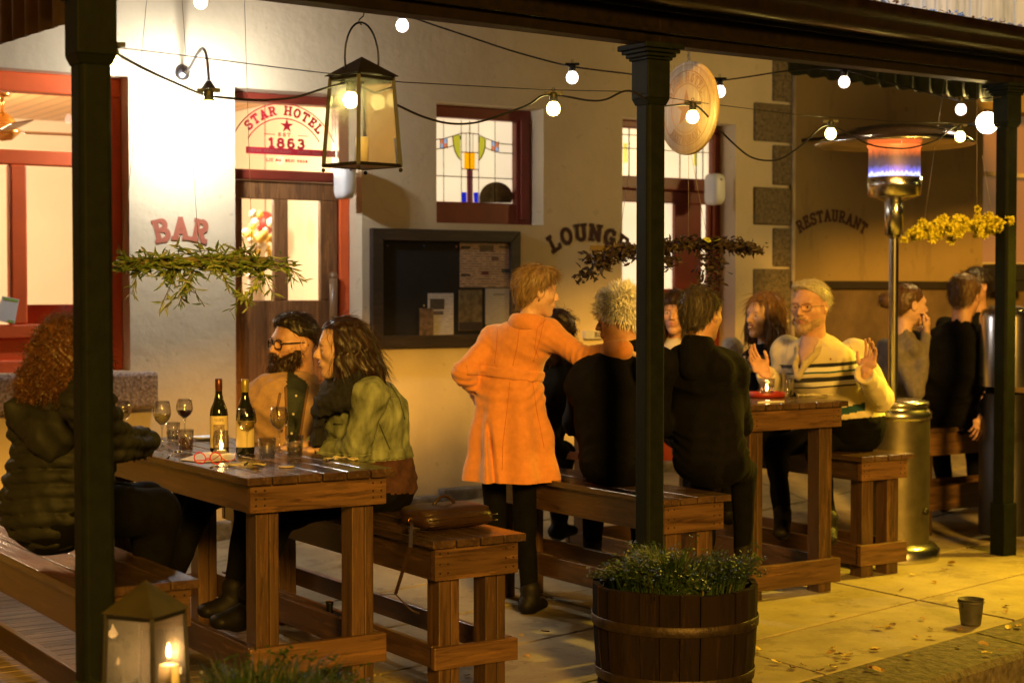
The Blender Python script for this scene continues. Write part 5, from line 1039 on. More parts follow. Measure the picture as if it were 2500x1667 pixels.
# far table
z2 = .956; TQ = lambda x, y: onZ(x, y, z2)
tr = thing('tray', TQ(1868, 971), 'round edged red tray on the far table under the candle glass', 'tray'); c = TQ(1872, 969)
mb = MB(); A3 = Matrix.Diagonal((.13, .10, 1)); mb.lathe([(0, .001), (.97, .001), (1.0, .024), (.96, .026), (.93, .008), (0, .008)], c, 36, A=Matrix(((.105, 0, 0), (0, .085, 0), (0, 0, 1)))); mb.build('dish', M('red_tray_paint', (.30, .03, .015), .35, .1, 8, 0), tr)
cg = thing('candle_glass', c + Vector((0, 0, .009)), 'faceted glass with a bright tea light on the red tray', 'candle glass'); pc_ = c + Vector((.0, 0, .009)); g2 = tumbler(pc_, 'x', .088, .042); 
for ch in list(g2.children): ch.parent = cg; ch.matrix_parent_inverse = Matrix.Translation(-cg.location)
bpy.data.objects.remove(g2)
MB().lathe([(0, .011), (.019, .011), (.019, .022), (0, .022)], pc_, 16).build('tea_light', MATS['candle_wax'], cg); fl_(pc_ + Vector((0, 0, .036)), 1.1).build('flame', flame, cg); lamp('candle_light', pc_ + Vector((0, 0, .045)), (1, .55, .2), 1.4, .008, cg)
wineglass(TQ(1862, 952) + Vector((0, 0, .0)), .19, wine_w, .45, 'wine glass of golden wine behind the candle glass on the far table', 1.0); wineglass(TQ(1826, 955), .19, wine_w, .25, 'wine glass half hidden by the dark jacket on the far table', 1.0)
p = TQ(1925, 965); t = thing('beer_glass', p, 'tall nearly empty beer glass on the far table', 'beer glass'); MB().lathe([(0, .001), (.024, .001), (.026, .006), (.030, .07), (.036, .14), (.0345, .14), (.028, .07), (.023, .012), (0, .011)], p, 24).build('glass', glass, t)
napkin(1990, 967, 78, 2.6, 'cream napkin trailing over the far table edge', z2, 9); flat(((1850, 985), (1915, 982), (1915, 978), (1850, 981)), z2, 'paper_card', MATS['label_paper'], 'narrow cream card at the front edge of the far table', 'card')
# empty bottle on the ground under the left table
p = onZ(805, 1629, .0); p = atd(805, 1632, 6.3); p.z = 0.0; t = thing('wine_bottle', (p.x, p.y, 0), 'empty dark bottle standing on the paving under the left table', 'wine bottle'); MB().lathe([(0, .001), (.036, .001), (.037, .006), (.037, .17), (.014, .22), (.013, .30), (.015, .302), (.015, .318), (0, .318)], (p.x, p.y, 0), 26).build('glass', MATS['dark_bottle_glass'], t)
# ---------------- handbag ----------------
lea = M('brown_leather', (.030, .014, .006), .38, .35, 10, .35, 40); hbx = onZ(1090, 1290, .631); HB = thing('handbag', hbx, 'brown leather handbag with a hanging strap lying on the near bench end', 'handbag')
def blob(c, ax, ay, az, n=22, ex=.5, mi=0, seed=0):
    mb = MB(); vs = []; m_ = n // 2
    for j in range(m_ + 1):
        ph = -math.pi / 2 + math.pi * j / m_
        for i in range(n):
            th = 2 * math.pi * i / n; s = lambda v, e: math.copysign(abs(v) ** e, v)
            x, y, z = s(math.cos(ph), ex) * s(math.cos(th), ex), s(math.cos(ph), ex) * s(math.sin(th), ex), s(math.sin(ph), ex + .2)
            k = 1 + .03 * math.sin(5 * x + 3 * y + seed) * math.cos(4 * z + 6 * y)
            vs.append(c + (ax * x + ay * y + az * z) * k)
    return mb.add(vs, [(j * n + i, j * n + (i + 1) % n, (j + 1) * n + (i + 1) % n, (j + 1) * n + i) for j in range(m_) for i in range(n)], mi, True)
bc = hbx + Vector((.035, .055, .034)); ux = Vector((.16, .015, 0)); uy = Vector((-.012, .10, 0))
blob(bc, ux, uy, Vector((0, 0, .034)), 28, .42).build('body', lea, HB); blob(bc + Vector((-.005, .01, .022)), ux * .97, uy * .95, Vector((0, 0, .026)), 28, .42, seed=2).build('flap', lea, HB)
mb = MB(); zp = bc.z + .012
for dz in (.010, -.012): mb.tube([bc + ux * (-.95 + 1.9 * i / 14) - uy * (1.0 + .04 * math.sin(i)) + Vector((0, 0, dz)) for i in range(15)], .0022, 6)
mb.build('piping', lea, HB)
hd = [bc + ux * (-.3 + .6 * i / 10) + Vector((0, 0, .046 + .03 * math.sin(math.pi * i / 10))) + uy * .2 for i in range(11)]; MB().tube(hd, .006, 8).build('handle', lea, HB)
s0 = bc - ux * .98; sp = [s0, atd(1002, 1335, 5.45), atd(990, 1370, 5.5), atd(978, 1410, 5.55), atd(966, 1448, 5.6)]; sp2 = [atd(925, 1452, 5.75), atd(950, 1450, 5.65), atd(966, 1450, 5.6), atd(985, 1470, 5.6), atd(1005, 1488, 5.6), atd(1024, 1497, 5.6), atd(1045, 1480, 5.6), atd(1030, 1340, 5.45), bc - ux * .9 + uy * .4]
def ribbon(pts, w_, mbx):
    P = [Vector(p) for p in pts]
    for a, b in zip(P, P[1:]): mbx.bar(a, b, w_, .003)
mb = MB(); ribbon(sp, .012, mb); ribbon(sp2[:6], .009, mb); mb.build('strap', lea, HB)
MB().lathe([(.010 + .0018 * math.cos(a), .0018 * math.sin(a)) for a in [i * 1.05 for i in range(6)]], s0 + Vector((-.004, 0, 0)), 16, A=Matrix.Rotation(R(90), 3, 'X'), close=True).build('buckle', brass, HB)
# ---------------- people: signed-distance modelling ----------------
class Field:
    def __init__(s, lo, hi, h):
        s.lo = np.array(lo, np.float32); s.h = h; s.n = np.maximum(4, np.ceil((np.array(hi) - s.lo) / h).astype(int) + 1)
        s.ax = [s.lo[i] + h * np.arange(s.n[i], dtype=np.float32) for i in range(3)]; s.F = np.full(s.n, .5, np.float32)
    def blk(s, lo, hi):
        a = [max(0, int((lo[i] - s.lo[i]) / s.h)) for i in range(3)]; b = [min(s.n[i], int((hi[i] - s.lo[i]) / s.h) + 2) for i in range(3)]
        if any(a[i] >= b[i] for i in range(3)): return None, None
        sl = tuple(slice(a[i], b[i]) for i in range(3)); return sl, [s.ax[0][sl[0]][:, None, None], s.ax[1][sl[1]][None, :, None], s.ax[2][sl[2]][None, None, :]]
    def put(s, sl, d, k, op='u'):
        A = s.F[sl]
        if op == 'u':
            h = np.maximum(k - np.abs(A - d), 0) / k; s.F[sl] = np.minimum(A, d) - h * h * k * .25
        else:
            d = -d; h = np.maximum(k - np.abs(A - d), 0) / k; s.F[sl] = np.maximum(A, d) + h * h * k * .25
    def loft(s, secs, L=(1, 0, 0), W=(0, 1, 0), k=.02, cap=1.0, op='u'):
        """secs: (centre, rx along L, ry along W)"""
        L, W = np.array(L, np.float32), np.array(W, np.float32)
        for (c0, a0, b0), (c1, a1, b1) in zip(secs, secs[1:]):
            c0, c1 = np.array(c0, np.float32), np.array(c1, np.float32); m = max(a0, b0, a1, b1) + k + s.h * 2
            sl, P = s.blk(np.minimum(c0, c1) - m, np.maximum(c0, c1) + m)
            if sl is None: continue
            d = c1 - c0; dd = float(d @ d) + 1e-9
            q = [P[i] - c0[i] for i in range(3)]; t = np.clip((q[0] * d[0] + q[1] * d[1] + q[2] * d[2]) / dd, 0, 1)
            q = [q[i] - t * d[i] for i in range(3)]; rx = a0 + (a1 - a0) * t; ry = b0 + (b1 - b0) * t; mn = np.minimum(rx, ry)
            l = q[0] * L[0] + q[1] * L[1] + q[2] * L[2]; f = q[0] * W[0] + q[1] * W[1] + q[2] * W[2]; u2 = np.maximum(q[0] ** 2 + q[1] ** 2 + q[2] ** 2 - l * l - f * f, 0)
            kk = np.sqrt((l / rx) ** 2 + (f / ry) ** 2 + u2 / (mn * cap) ** 2); s.put(sl, ((kk - 1) * mn).astype(np.float32), k, op)
    def cap(s, a, b, ra, rb=None, k=.015, op='u'):
        rb = ra if rb is None else rb; s.loft([(a, ra, ra), (b, rb, rb)], k=k, op=op)
    def ell(s, c, r, L=(1, 0, 0), W=(0, 1, 0), k=.01, op='u'):
        c = np.array(c, np.float32); L, W = np.array(L, np.float32), np.array(W, np.float32); U = np.cross(L, W); m = max(r) + k + s.h * 2
        sl, P = s.blk(c - m, c + m)
        if sl is None: return
        q = [P[i] - c[i] for i in range(3)]; f = lambda A: q[0] * A[0] + q[1] * A[1] + q[2] * A[2]
        k0 = np.sqrt((f(L) / r[0]) ** 2 + (f(W) / r[1]) ** 2 + (f(U) / r[2]) ** 2); k1 = np.sqrt((f(L) / r[0] ** 2) ** 2 + (f(W) / r[1] ** 2) ** 2 + (f(U) / r[2] ** 2) ** 2) + 1e-6
        s.put(sl, (k0 * (k0 - 1) / k1).astype(np.float32), k, op)
    def disp(s, fn):
        m = np.abs(s.F) < .05; I = np.nonzero(m); p = [s.ax[i][I[i]] for i in range(3)]; s.F[I] -= fn(*p).astype(np.float32)
    def mesh(s):
        F = s.F; S = F < 0; h = s.h; nx, ny, nz = F.shape
        cs = S[:-1, :-1, :-1].astype(np.int8)
        for dx, dy, dz in ((1, 0, 0), (0, 1, 0), (0, 0, 1), (1, 1, 0), (1, 0, 1), (0, 1, 1), (1, 1, 1)): cs = cs + S[dx:nx - 1 + dx, dy:ny - 1 + dy, dz:nz - 1 + dz]
        act = (cs > 0) & (cs < 8); ci = np.argwhere(act); idx = np.full(act.shape, -1, np.int64); idx[act] = np.arange(len(ci))
        acc = np.zeros((len(ci), 3)); cnt = np.zeros(len(ci)); C = [(0, 0, 0), (1, 0, 0), (0, 1, 0), (1, 1, 0), (0, 0, 1), (1, 0, 1), (0, 1, 1), (1, 1, 1)]
        val = [F[ci[:, 0] + c[0], ci[:, 1] + c[1], ci[:, 2] + c[2]] for c in C]
        for a in range(8):
            for b in range(a + 1, 8):
                if sum(abs(C[a][i] - C[b][i]) for i in range(3)) != 1: continue
                x = (val[a] < 0) != (val[b] < 0); t = np.where(x, val[a] / (val[a] - val[b] + 1e-12), 0)
                P = np.array(C[a])[None, :] + t[:, None] * (np.array(C[b]) - np.array(C[a]))[None, :]; acc += np.where(x[:, None], P, 0); cnt += x
        V = s.lo[None, :] + (ci + acc / np.maximum(cnt, 1)[:, None]) * h; faces = []
        for ax in range(3):
            o = [0, 0, 0]; o[ax] = 1; A = S[:nx - o[0], :ny - o[1], :nz - o[2]]; B = S[o[0]:, o[1]:, o[2]:]; E = np.argwhere(A != B); b1, b2 = [(1, 2), (2, 0), (0, 1)][ax]
            E = E[(E[:, b1] > 0) & (E[:, b2] > 0) & (E[:, b1] < F.shape[b1] - 1) & (E[:, b2] < F.shape[b2] - 1)]
            if not len(E): continue
            def g(d1, d2):
                q = E.copy(); q[:, b1] -= d1; q[:, b2] -= d2; return idx[q[:, 0], q[:, 1], q[:, 2]]
            Q = np.stack([g(1, 1), g(0, 1), g(0, 0), g(1, 0)], 1); inn = S[E[:, 0], E[:, 1], E[:, 2]]; Q[~inn] = Q[~inn][:, ::-1]; Q = Q[(Q >= 0).all(1)]; faces.append(Q)
        return V, (np.concatenate(faces) if faces else np.zeros((0, 4), int))
def mkmesh(name, parts, mats, parent=None):
    """parts: list of (V, Q, material index or array)"""
    V = np.concatenate([p[0] for p in parts]); off = 0; Fs = []; Mi = []
    for p in parts:
        Fs.append(np.asarray(p[1]) + off); off += len(p[0]); Mi.append(np.full(len(p[1]), p[2]) if np.isscalar(p[2]) else p[2])
    Q = np.concatenate(Fs); Mi = np.concatenate(Mi); me = bpy.data.meshes.new(name); me.vertices.add(len(V)); me.vertices.foreach_set('co', V.astype(np.float32).ravel())
    me.loops.add(len(Q) * 4); me.loops.foreach_set('vertex_index', Q.astype(np.int32).ravel()); me.polygons.add(len(Q)); me.polygons.foreach_set('loop_start', np.arange(0, len(Q) * 4, 4, dtype=np.int32)); me.polygons.foreach_set('loop_total', np.full(len(Q), 4, np.int32))
    for m in (mats if isinstance(mats, (list, tuple)) else [mats]): me.materials.append(m)
    me.polygons.foreach_set('material_index', Mi.astype(np.int32)); me.polygons.foreach_set('use_smooth', np.ones(len(Q), bool)); me.update(calc_edges=True); me.validate()
    return link(name, me, parent)
def spheremesh(c, r, n=14):
    V = [(c[0] + r * math.sin(math.pi * (j + .01) / (n + .02)) * math.cos(2 * math.pi * i / n), c[1] + r * math.sin(math.pi * (j + .01) / (n + .02)) * math.sin(2 * math.pi * i / n), c[2] + r * math.cos(math.pi * (j + .01) / (n + .02))) for j in range(n + 1) for i in range(n)]
    return np.array(V), np.array([(j * n + i, (j + 1) * n + i, (j + 1) * n + (i + 1) % n, j * n + (i + 1) % n) for j in range(n) for i in range(n)])
_hc = {}
def head_mesh(fem, smile=False, h=.0032):
    key = (fem, smile, h)
    if key in _hc: return _hc[key]
    f = Field((-.10, -.12, -.20), (.10, .13, .13), h); j = .88 if fem else 1.0
    f.ell((0, -.012, .030), (.074, .094, .086), k=.01); f.ell((0, .018, -.035), (.058 * j, .064, .078), k=.035)
    for s in (-1, 1):
        f.cap((s * .050 * j, -.002, -.050), (s * .012, .058, -.096), .017, .015, k=.03); f.ell((s * .040, .048, -.020), (.022, .022, .018), k=.028)
        f.ell((s * .034, .0, -.03), (.03, .04, .04), k=.03)
    f.ell((0, .066, -.098), (.017 * j, .015, .013), k=.02)
    f.cap((-.036, .069, .026), (.036, .069, .026), .0105 if fem else .013, k=.022)
    for s in (-1, 1): f.ell((s * .031, .090, .004), (.017, .016, .0115), k=.014, op='s')
    for s in (-1, 1): f.ell((s * .0315, .0655, .003), (.0155, .0140, .0115), k=.006)
    f.loft([((0, .080, .016), .0065, .006), ((0, .096, -.012), .0075, .008), ((0, .105, -.026), .0100, .0095)], k=.012)
    for s in (-1, 1): f.ell((s * .0105, .094, -.030), (.0075, .010, .007), k=.007)
    mz = .004 if smile else 0
    f.ell((0, .080, -.058), (.028, .014, .014), k=.02)
    for s in (-1, 1): f.loft([((0, .0905, -.0545), .006, .0055), ((s * .022, .079, -.058 + mz), .004, .003)], k=.004); f.loft([((0, .0885, -.0655), .006, .0062), ((s * .018, .079, -.061 + mz), .004, .003)], k=.004)
    f.loft([((-.020, .088, -.0595 + mz), .0022, .006), ((0, .098, -.0600), .004 if smile else .0022, .006), ((.020, .088, -.0595 + mz), .0022, .006)], k=.002, op='s')
    for s in (-1, 1):
        f.ell((s * .077, -.008, -.004), (.010, .019, .031), k=.006); f.ell((s * .088, -.004, .002), (.009, .010, .018), k=.006, op='s')
    r = .044 if fem else .055
    f.loft([((0, -.022, -.06), r * 1.02, r * 1.05), ((0, -.036, -.20), r * 1.05, r)], k=.025)
    V, Q = f.mesh(); C = V[Q].mean(1); mi = np.zeros(len(Q), int)
    lip = (np.abs(C[:, 0]) < .024) & (C[:, 1] > .082) & (C[:, 2] < -.048 + .2 * np.abs(C[:, 0])) & (C[:, 2] > -.073 + .5 * np.abs(C[:, 0])); mi[lip] = 1
    _hc[key] = (V, Q, mi); return _hc[key]
def hand_mesh(curl=.35, spread=1.0, thumb=.9, h=.0028):
    key = ('h', curl, spread, thumb)
    if key in _hc: return _hc[key]
    f = Field((-.075, -.05, -.11), (.085, .215, .05), h)      # x: towards the thumb, y: along fingers, z: back of hand
    f.loft([((0, -.03, 0), .026, .019), ((0, .0, 0), .030, .017), ((-.002, .045, 0), .040, .014), ((-.002, .082, .002), .040, .0115)], W=(0, 0, 1), k=.02)
    f.ell((.026, .030, -.008), (.018, .030, .015), k=.018)
    spec = [(.030, .090, .042, .026, .022, .10), (.010, .094, .046, .030, .023, .03), (-.011, .090, .043, .028, .022, -.04), (-.031, .080, .034, .021, .020, -.13)]
    for n_, (x, y, a, b, c, sp) in enumerate(spec):
        p = np.array((x, y - .012, .002)); ang = -curl * (.9 + .12 * n_); sp *= spread; r0 = (.0092, .0094, .0090, .0080)[n_]
        for i, L in enumerate((a + .010, b, c)):
            ang_ = ang * (i + 1) * (.8 if i else .7); d = np.array((math.sin(sp) * math.cos(ang_), math.cos(sp) * math.cos(ang_), math.sin(ang_))); q = p + d * L; f.cap(p, q, r0 * (1 - .08 * i), r0 * (.92 - .08 * i), k=.004); p = q
    p = np.array((.024, .012, -.006))
    for L, d, r in ((.040, (.70 * thumb, .62, -.22), .0125), (.032, (.42 * thumb, .85, -.22), .0105), (.026, (.22 * thumb, .95, -.16), .0095)):
        d = np.array(d); d = d / np.linalg.norm(d); q = p + d * L; f.cap(p, q, r, r * .9, k=.006); p = q
    V, Q = f.mesh(); _hc[key] = (V, Q, 0); return _hc[key]
def frame(fwd, up=(0, 0, 1)):
    f = np.array(Vector(fwd).normalized()); r = np.cross(f, np.array(up, float)); r /= np.linalg.norm(r); return r, f, np.cross(r, f)
def xf(V, c, fr, s=1.0): return np.array(c)[None, :] + s * (V[:, 0:1] * fr[0] + V[:, 1:2] * fr[1] + V[:, 2:3] * fr[2])
def folds(seed, amp=.005, fr=22, dirz=.6):
    r_ = np.random.RandomState(seed); K = [(r_.normal(size=3) * np.array((1, 1, dirz))) for _ in range(7)]; K = [k / np.linalg.norm(k) * fr * (.5 + r_.rand() * 1.4) for k in K]; ph = r_.rand(7) * 6
    def fn(x, y, z):
        w1 = 1.3 * np.sin(x * K[5][0] * .6 + y * K[5][1] * .6 + z * K[5][2] * .6 + ph[5]); w2 = 1.3 * np.sin(x * K[6][0] * .5 + y * K[6][1] * .5 + z * K[6][2] * .5 + ph[6]); o = 0
        for i in range(5):
            v = np.sin(x * K[i][0] + y * K[i][1] + z * K[i][2] + ph[i] + (w1 if i % 2 else w2)); o = o + (1 - 2 * np.abs(v)) * (.5 if i > 2 else .35)
        return amp * o
    return fn
def skinmat(name, c): 
    if name in MATS: return MATS[name]
    m = M(name, c, .5, .10, 60, .06, 220, bdist=.001); b = m.node_tree.nodes['Principled BSDF']; b.inputs['Subsurface Weight'].default_value = .12; b.inputs['Subsurface Radius'].default_value = (.012, .005, .003); b.inputs['Subsurface Scale'].default_value = .6; return m
skinA = skinmat('skin_light', (.60, .38, .27)); skinB = skinmat('skin_ruddy', (.52, .29, .18)); lipm = M('lips', (.38, .155, .11), .45, .1, 40, 0); eyew = M('eye_white', (.65, .60, .55), .25, .03, 10, 0); irism = M('iris_dark', (.03, .018, .01), .15, .1, 10, 0)
def hairmat(name, c, var=.5):
    if name in MATS: return MATS[name]
    m, N, b = newmat(name); n = nz(N, mapping(N, (1, 1, .25)), 90, 4); N.links.new(ramp(N, n, [(.3, tuple(q * (1 - var) for q in c)), (.7, tuple(min(1, q * (1 + var)) for q in c))]), b.inputs['Base Color']); b.inputs['Roughness'].default_value = .42; b.inputs['Specular IOR Level'].default_value = .4; bump(N, b, n, .6, .003); return m
def ribbons(mb, starts, dirs, length, w_, grav=.5, curl=0, seg=5, seed=0, mi=0, curlf=30):
    r_ = np.random.RandomState(seed)
    for p, d in zip(starts, dirs):
        p = Vector(p); d = Vector(d).normalized(); L = length * (.6 + .8 * r_.rand()); st = L / seg; s = d.cross(Vector(r_.normal(size=3))).normalized(); pts = [p]; ph = r_.rand() * 6
        for i in range(seg):
            d = (d + Vector((0, 0, -grav)) * .25 * (i + 1) / seg + Vector(r_.normal(size=3)) * .10).normalized()
            if curl: o = s * math.cos(ph + i * st * curlf) * curl + s.cross(d) * math.sin(ph + i * st * curlf) * curl
            else: o = Vector((0, 0, 0))
            p = p + (d + o).normalized() * st; pts.append(p)
        o_ = len(mb.v); vs = []
        for i, q in enumerate(pts): k = w_ * (1 - .8 * (i / seg) ** 2); vs += [q - s * k, q + s * k]
        mb.add(vs, [(2 * i, 2 * i + 1, 2 * i + 3, 2 * i + 2) for i in range(seg)], mi, True)
def hair(name, mat, c, fr, s, build, parent, n=900, flow=None, length=.03, w_=.0007, grav=.3, curl=0, dispf=None, lo=(-.16, -.18, -.30), hi=(.16, .14, .16), res=.0045, seed=1, cut=None, lift=.15, curlf=30, seg=5):
    f = Field(lo, hi, res); build(f)
    if cut is not None:
        P = np.meshgrid(*f.ax, indexing='ij'); f.F = np.maximum(f.F, cut(*P).astype(np.float32))
    if dispf: f.disp(dispf)
    V, Q = f.mesh(); W = xf(V, c, fr, s); o = mkmesh(name, [(W, Q, 0)], [mat], parent)
    r_ = np.random.RandomState(seed); me = o.data; nrm = np.zeros(len(me.polygons) * 3, np.float32); me.polygons.foreach_get('normal', nrm); nrm = nrm.reshape(-1, 3); cen = W[Q].mean(1)[:len(nrm)]
    n = int(n * 1.7)
    if n:
        k = r_.choice(len(nrm), min(n, len(nrm)), replace=False); L = V[Q].mean(1)[k]; st, dr = [], []
        for i, q in zip(k, L):
            nn = nrm[i].astype(float); fl = flow(q); fw = fl[0] * fr[0] + fl[1] * fr[1] + fl[2] * fr[2]; fw = fw - nn * fw.dot(nn); d = fw + nn * lift; st.append(cen[i]); dr.append(d)
        mb = MB(); ribbons(mb, st, dr, length * s, w_ * s * 1.15, grav, curl, seg, seed, 0, curlf)
        me2 = bpy.data.meshes.new('t'); me2.from_pydata(mb.v, [], mb.f); import bmesh
        bm = bmesh.new(); bm.from_mesh(me); bm.from_mesh(me2); bm.to_mesh(me); bm.free(); bpy.data.meshes.remove(me2); me.polygons.foreach_set('use_smooth', np.ones(len(me.polygons), bool))
    return o
down = lambda q: np.array((q[0] * 1.5, q[1] * .5 - .02, -1.0))
def glasses_mesh(c, fr, s, mat, parent, th=.0024, w_=.024, hh=.018, rnd_=True):
    mb = MB(); G = lambda x, y, z: Vector(xf(np.array([[x, y, z]]), c, fr, s)[0])
    for sx in (-1, 1):
        pts = []
        for i in range(25):
            a = 2 * math.pi * i / 24; e = 1.0 if rnd_ else .7; x, z = math.copysign(abs(math.cos(a)) ** e, math.cos(a)) * w_, math.copysign(abs(math.sin(a)) ** e, math.sin(a)) * hh; pts.append(G(sx * .032 + x, .097 - .25 * abs(sx * .032 + x) * .6, .001 + z))
        mb.tube(pts, th * s, 6); mb.tube([G(sx * (.032 + w_), .086, .006), G(sx * .078, .05, .006), G(sx * .080, -.01, .004), G(sx * .078, -.03, -.008)], th * .8 * s, 6)
    mb.tube([G(-.009, .094, .004), G(0, .098, .007), G(.009, .094, .004)], th * .9 * s, 6); return mb.build('spectacles', mat, parent)
def person(label, pel, fwd, head, hdir, fem=False, hs=1.0, skin=None, top=None, toph=.0075, topd=None, sw=.19, bw=(.17, .12), chest=None, arms=None, legs=None, hands=((.4, 1), (.4, 1)), trous=None, tmat=None, hup=(0, 0, 1), smile=False, extra=None, armr=(.058, .048, .040), belly=0, neckr=None, hem=None, shoes=True, group=None, brow=None, legr=(.085, .062, .048), tb=1.0, waist=.90, cw=1.0, elb=.004):
    """arms: [(shoulder or None, elbow, wrist, finger dir, palm-back dir)] left then right; legs: [(knee, ankle, toe)]"""
    skin = skin or skinA; N_ = np.array; pel = N_(pel, float); fr = frame(fwd); rt, fw, up = fr; head = N_(head, float); hf = frame(hdir, hup)
    nb = head - hf[2] * .175 * hs - hf[1] * .03 * hs
    ch = N_(chest) if chest is not None else pel * .35 + nb * .65 + fw * .0
    sh = nb * .8 + ch * .2 - up * .035; shl = [sh - rt * sw, sh + rt * sw]
    arms = [list(a) for a in arms]
    for i in (0, 1):
        if arms[i][0] is None: arms[i][0] = shl[i]
        arms[i] = [N_(q, float) if q is not None else None for q in arms[i]]
    parts = []; V, Q, mi = head_mesh(fem, smile); parts.append((xf(V, head, hf, hs), Q, mi))
    for s in (-1, 1):
        for (o, r, m) in (((s * .0315, .0675, .0025), .0125, 2), ((s * .0315, .0745, .0025), .0066, 3)):
            v, q = spheremesh(o, r, 12); parts.append((xf(v, head, hf, hs), q, m))
    for i, a in enumerate(arms):
        sh_, el, wr, fd, bd = a; cu, sp = hands[i]
        if cu is None: continue
        hv, hq, hm = hand_mesh(cu, sp); fd = fd / np.linalg.norm(fd); bd = bd - fd * bd.dot(fd); bd /= np.linalg.norm(bd); x = np.cross(fd, bd)
        if i == 0: x = x
        hvv = hv.copy(); rthumb = x * (1 if i == 1 else -1) * 1.0      # thumb side: right hand palm-down thumb points to its left
        rthumb = -np.cross(fd, bd) if i == 1 else np.cross(fd, bd)
        parts.append((xf(hvv, wr + fd * .018, (rthumb, fd, bd), min(hs, 1.0) * .90), hq if (np.dot(np.cross(rthumb, fd), bd) > 0) else hq[:, ::-1], 0))
    lo = np.min([pel, head, *[a[k] for a in arms for k in range(3)], *[N_(q) for l in legs for q in l]], 0) - .22; hi = np.max([pel, head, *[a[k] for a in arms for k in range(3)], *[N_(q) for l in legs for q in l]], 0) + .22
    f = Field(lo, hi, .016); f.loft([(pel, bw[0] * .65, bw[1] * .6), (ch, bw[0] * .6, bw[1] * .55), (sh, sw * .55, .045), (nb + up * .02, .05, .05)], rt, fw, k=.04)
    for a in arms: f.cap(a[0], a[1], armr[0] * .55, armr[1] * .6, k=.03); f.cap(a[1], a[2], armr[1] * .6, .024, k=.02)
    hips = [pel - rt * .085, pel + rt * .085]
    for hp, l in zip(hips, legs): f.cap(hp, l[0], legr[0] * .85, legr[1] * .85, k=.03); f.cap(l[0], l[1], legr[1] * .85, .035, k=.02); 0
    v, q = f.mesh(); parts.append((v, q, 0))
    body = mkmesh('person', parts, [skin, lipm, eyew, irism]); tag(body, label, 'person', group)
    # garment
    lo2 = np.min([pel, sh - .05, *[a[k] for a in arms for k in range(3)]], 0) - .26; hi2 = np.max([pel, sh, *[a[k] for a in arms for k in range(3)]], 0) + .24
    if hem is not None: lo2[2] = hem[-1][0][2]
    f = Field(lo2, hi2, toph); bk = nb - up * .03
    f.loft([(pel + up * .02, bw[0] * 1.02, bw[1] * 1.08), (pel * .5 + ch * .5 + fw * belly, bw[0] * waist, bw[1] + belly * .6), (ch, bw[0] * 1.04 * cw, bw[1] * 1.02 * cw), (sh * .75 + ch * .25, sw * .82, bw[1] * .86), (sh + up * .012, sw * .62, .075)], rt, fw, k=.05)
    f.loft([(shl[0] * .7 + sh * .3 + up * .0, .045, .055), (sh + up * .03, .06, .062), (shl[1] * .7 + sh * .3, .045, .055)], up, fw, k=.04)
    f.cap(sh + up * .02, nb + up * .035, .072, .060 if not fem else .054, k=.03)
    for a in arms:
        f.ell(a[0], (armr[0] * 1.1, armr[0] * 1.1, armr[0] * 1.1), k=.04); f.cap(a[0], a[1], armr[0], armr[1], k=.035); f.cap(a[1], a[2], armr[1] * .98, armr[2], k=.02)
    if hem is not None: f.loft(hem, rt, fw, k=.03)
    for a in arms: e = a[2] + (a[2] - a[1]) / np.linalg.norm(a[2] - a[1]) * armr[2] * .8; f.cap(e, e + (a[2] - a[1]) / np.linalg.norm(a[2] - a[1]) * .05, armr[2] * .86, k=.006, op='s')
    f.loft([(nb + up * .05, .050, .052), (nb + up * .12, .062, .066)], rt, fw, k=.006, op='s')
    def elbowfold(x, y, z):
        o = 0
        for a in arms:
            ax = (a[2] - a[1]); ax = ax / np.linalg.norm(ax); bx = (a[1] - a[0]); bx = bx / np.linalg.norm(bx); m_ = (ax + bx); m_ /= np.linalg.norm(m_)
            dx, dy, dz = x - a[1][0], y - a[1][1], z - a[1][2]; r2 = dx * dx + dy * dy + dz * dz; s_ = dx * m_[0] + dy * m_[1] + dz * m_[2]; q = dx * bx[1] - dy * bx[0] + dz * .7
            o = o + elb * np.sin(s_ * 190 + 9 * q) * np.exp(-r2 / .0064)
            ex, ey, ez = x - a[0][0], y - a[0][1], z - a[0][2]; r3 = ex * ex + ey * ey + ez * ez; o = o + elb * .6 * np.sin((ex * rt[0] + ey * rt[1] + ez * 1.2) * 110 + 20 * ez) * np.exp(-r3 / .009)
        dz = z - pel[2] - .05; return o + elb * .8 * np.sin(z * 120 + 6 * np.sin(x * 14 + y * 11)) * np.exp(-(dz / .09) ** 2)
    if elb: f.disp(elbowfold)
    if topd: f.disp(topd)
    gf = f; v, q = f.mesh(); g = mkmesh(top[0], [(v, q, 0)], top[1], body); v_g, q_g = v, q
    # trousers and shoes
    f = Field(np.min([pel, *[N_(q_) for l in legs for q_ in l]], 0) - .2, np.max([pel, *[N_(q_) for l in legs for q_ in l]], 0) + .2, .011)
    f.loft([(pel, bw[0] * .98 * tb, bw[1] * 1.02 * tb), (pel + up * (.1 if tb == 1 else .01), bw[0] * .9 * tb, bw[1] * .9 * tb)], rt, fw, k=.04)
    for hp, l in zip(hips, legs): f.cap(hp, l[0], legr[0], legr[1], k=.04); f.cap(l[0], l[1], legr[1], legr[2], k=.02)
    f.disp(folds(3, .004, 18)); v, q = f.mesh(); mkmesh('trousers' if not trous else trous, [(v, q, 0)], tmat or M('black_trousers', (.003, .003, .003), .9, .3, 20, .2, spec=.1), body)
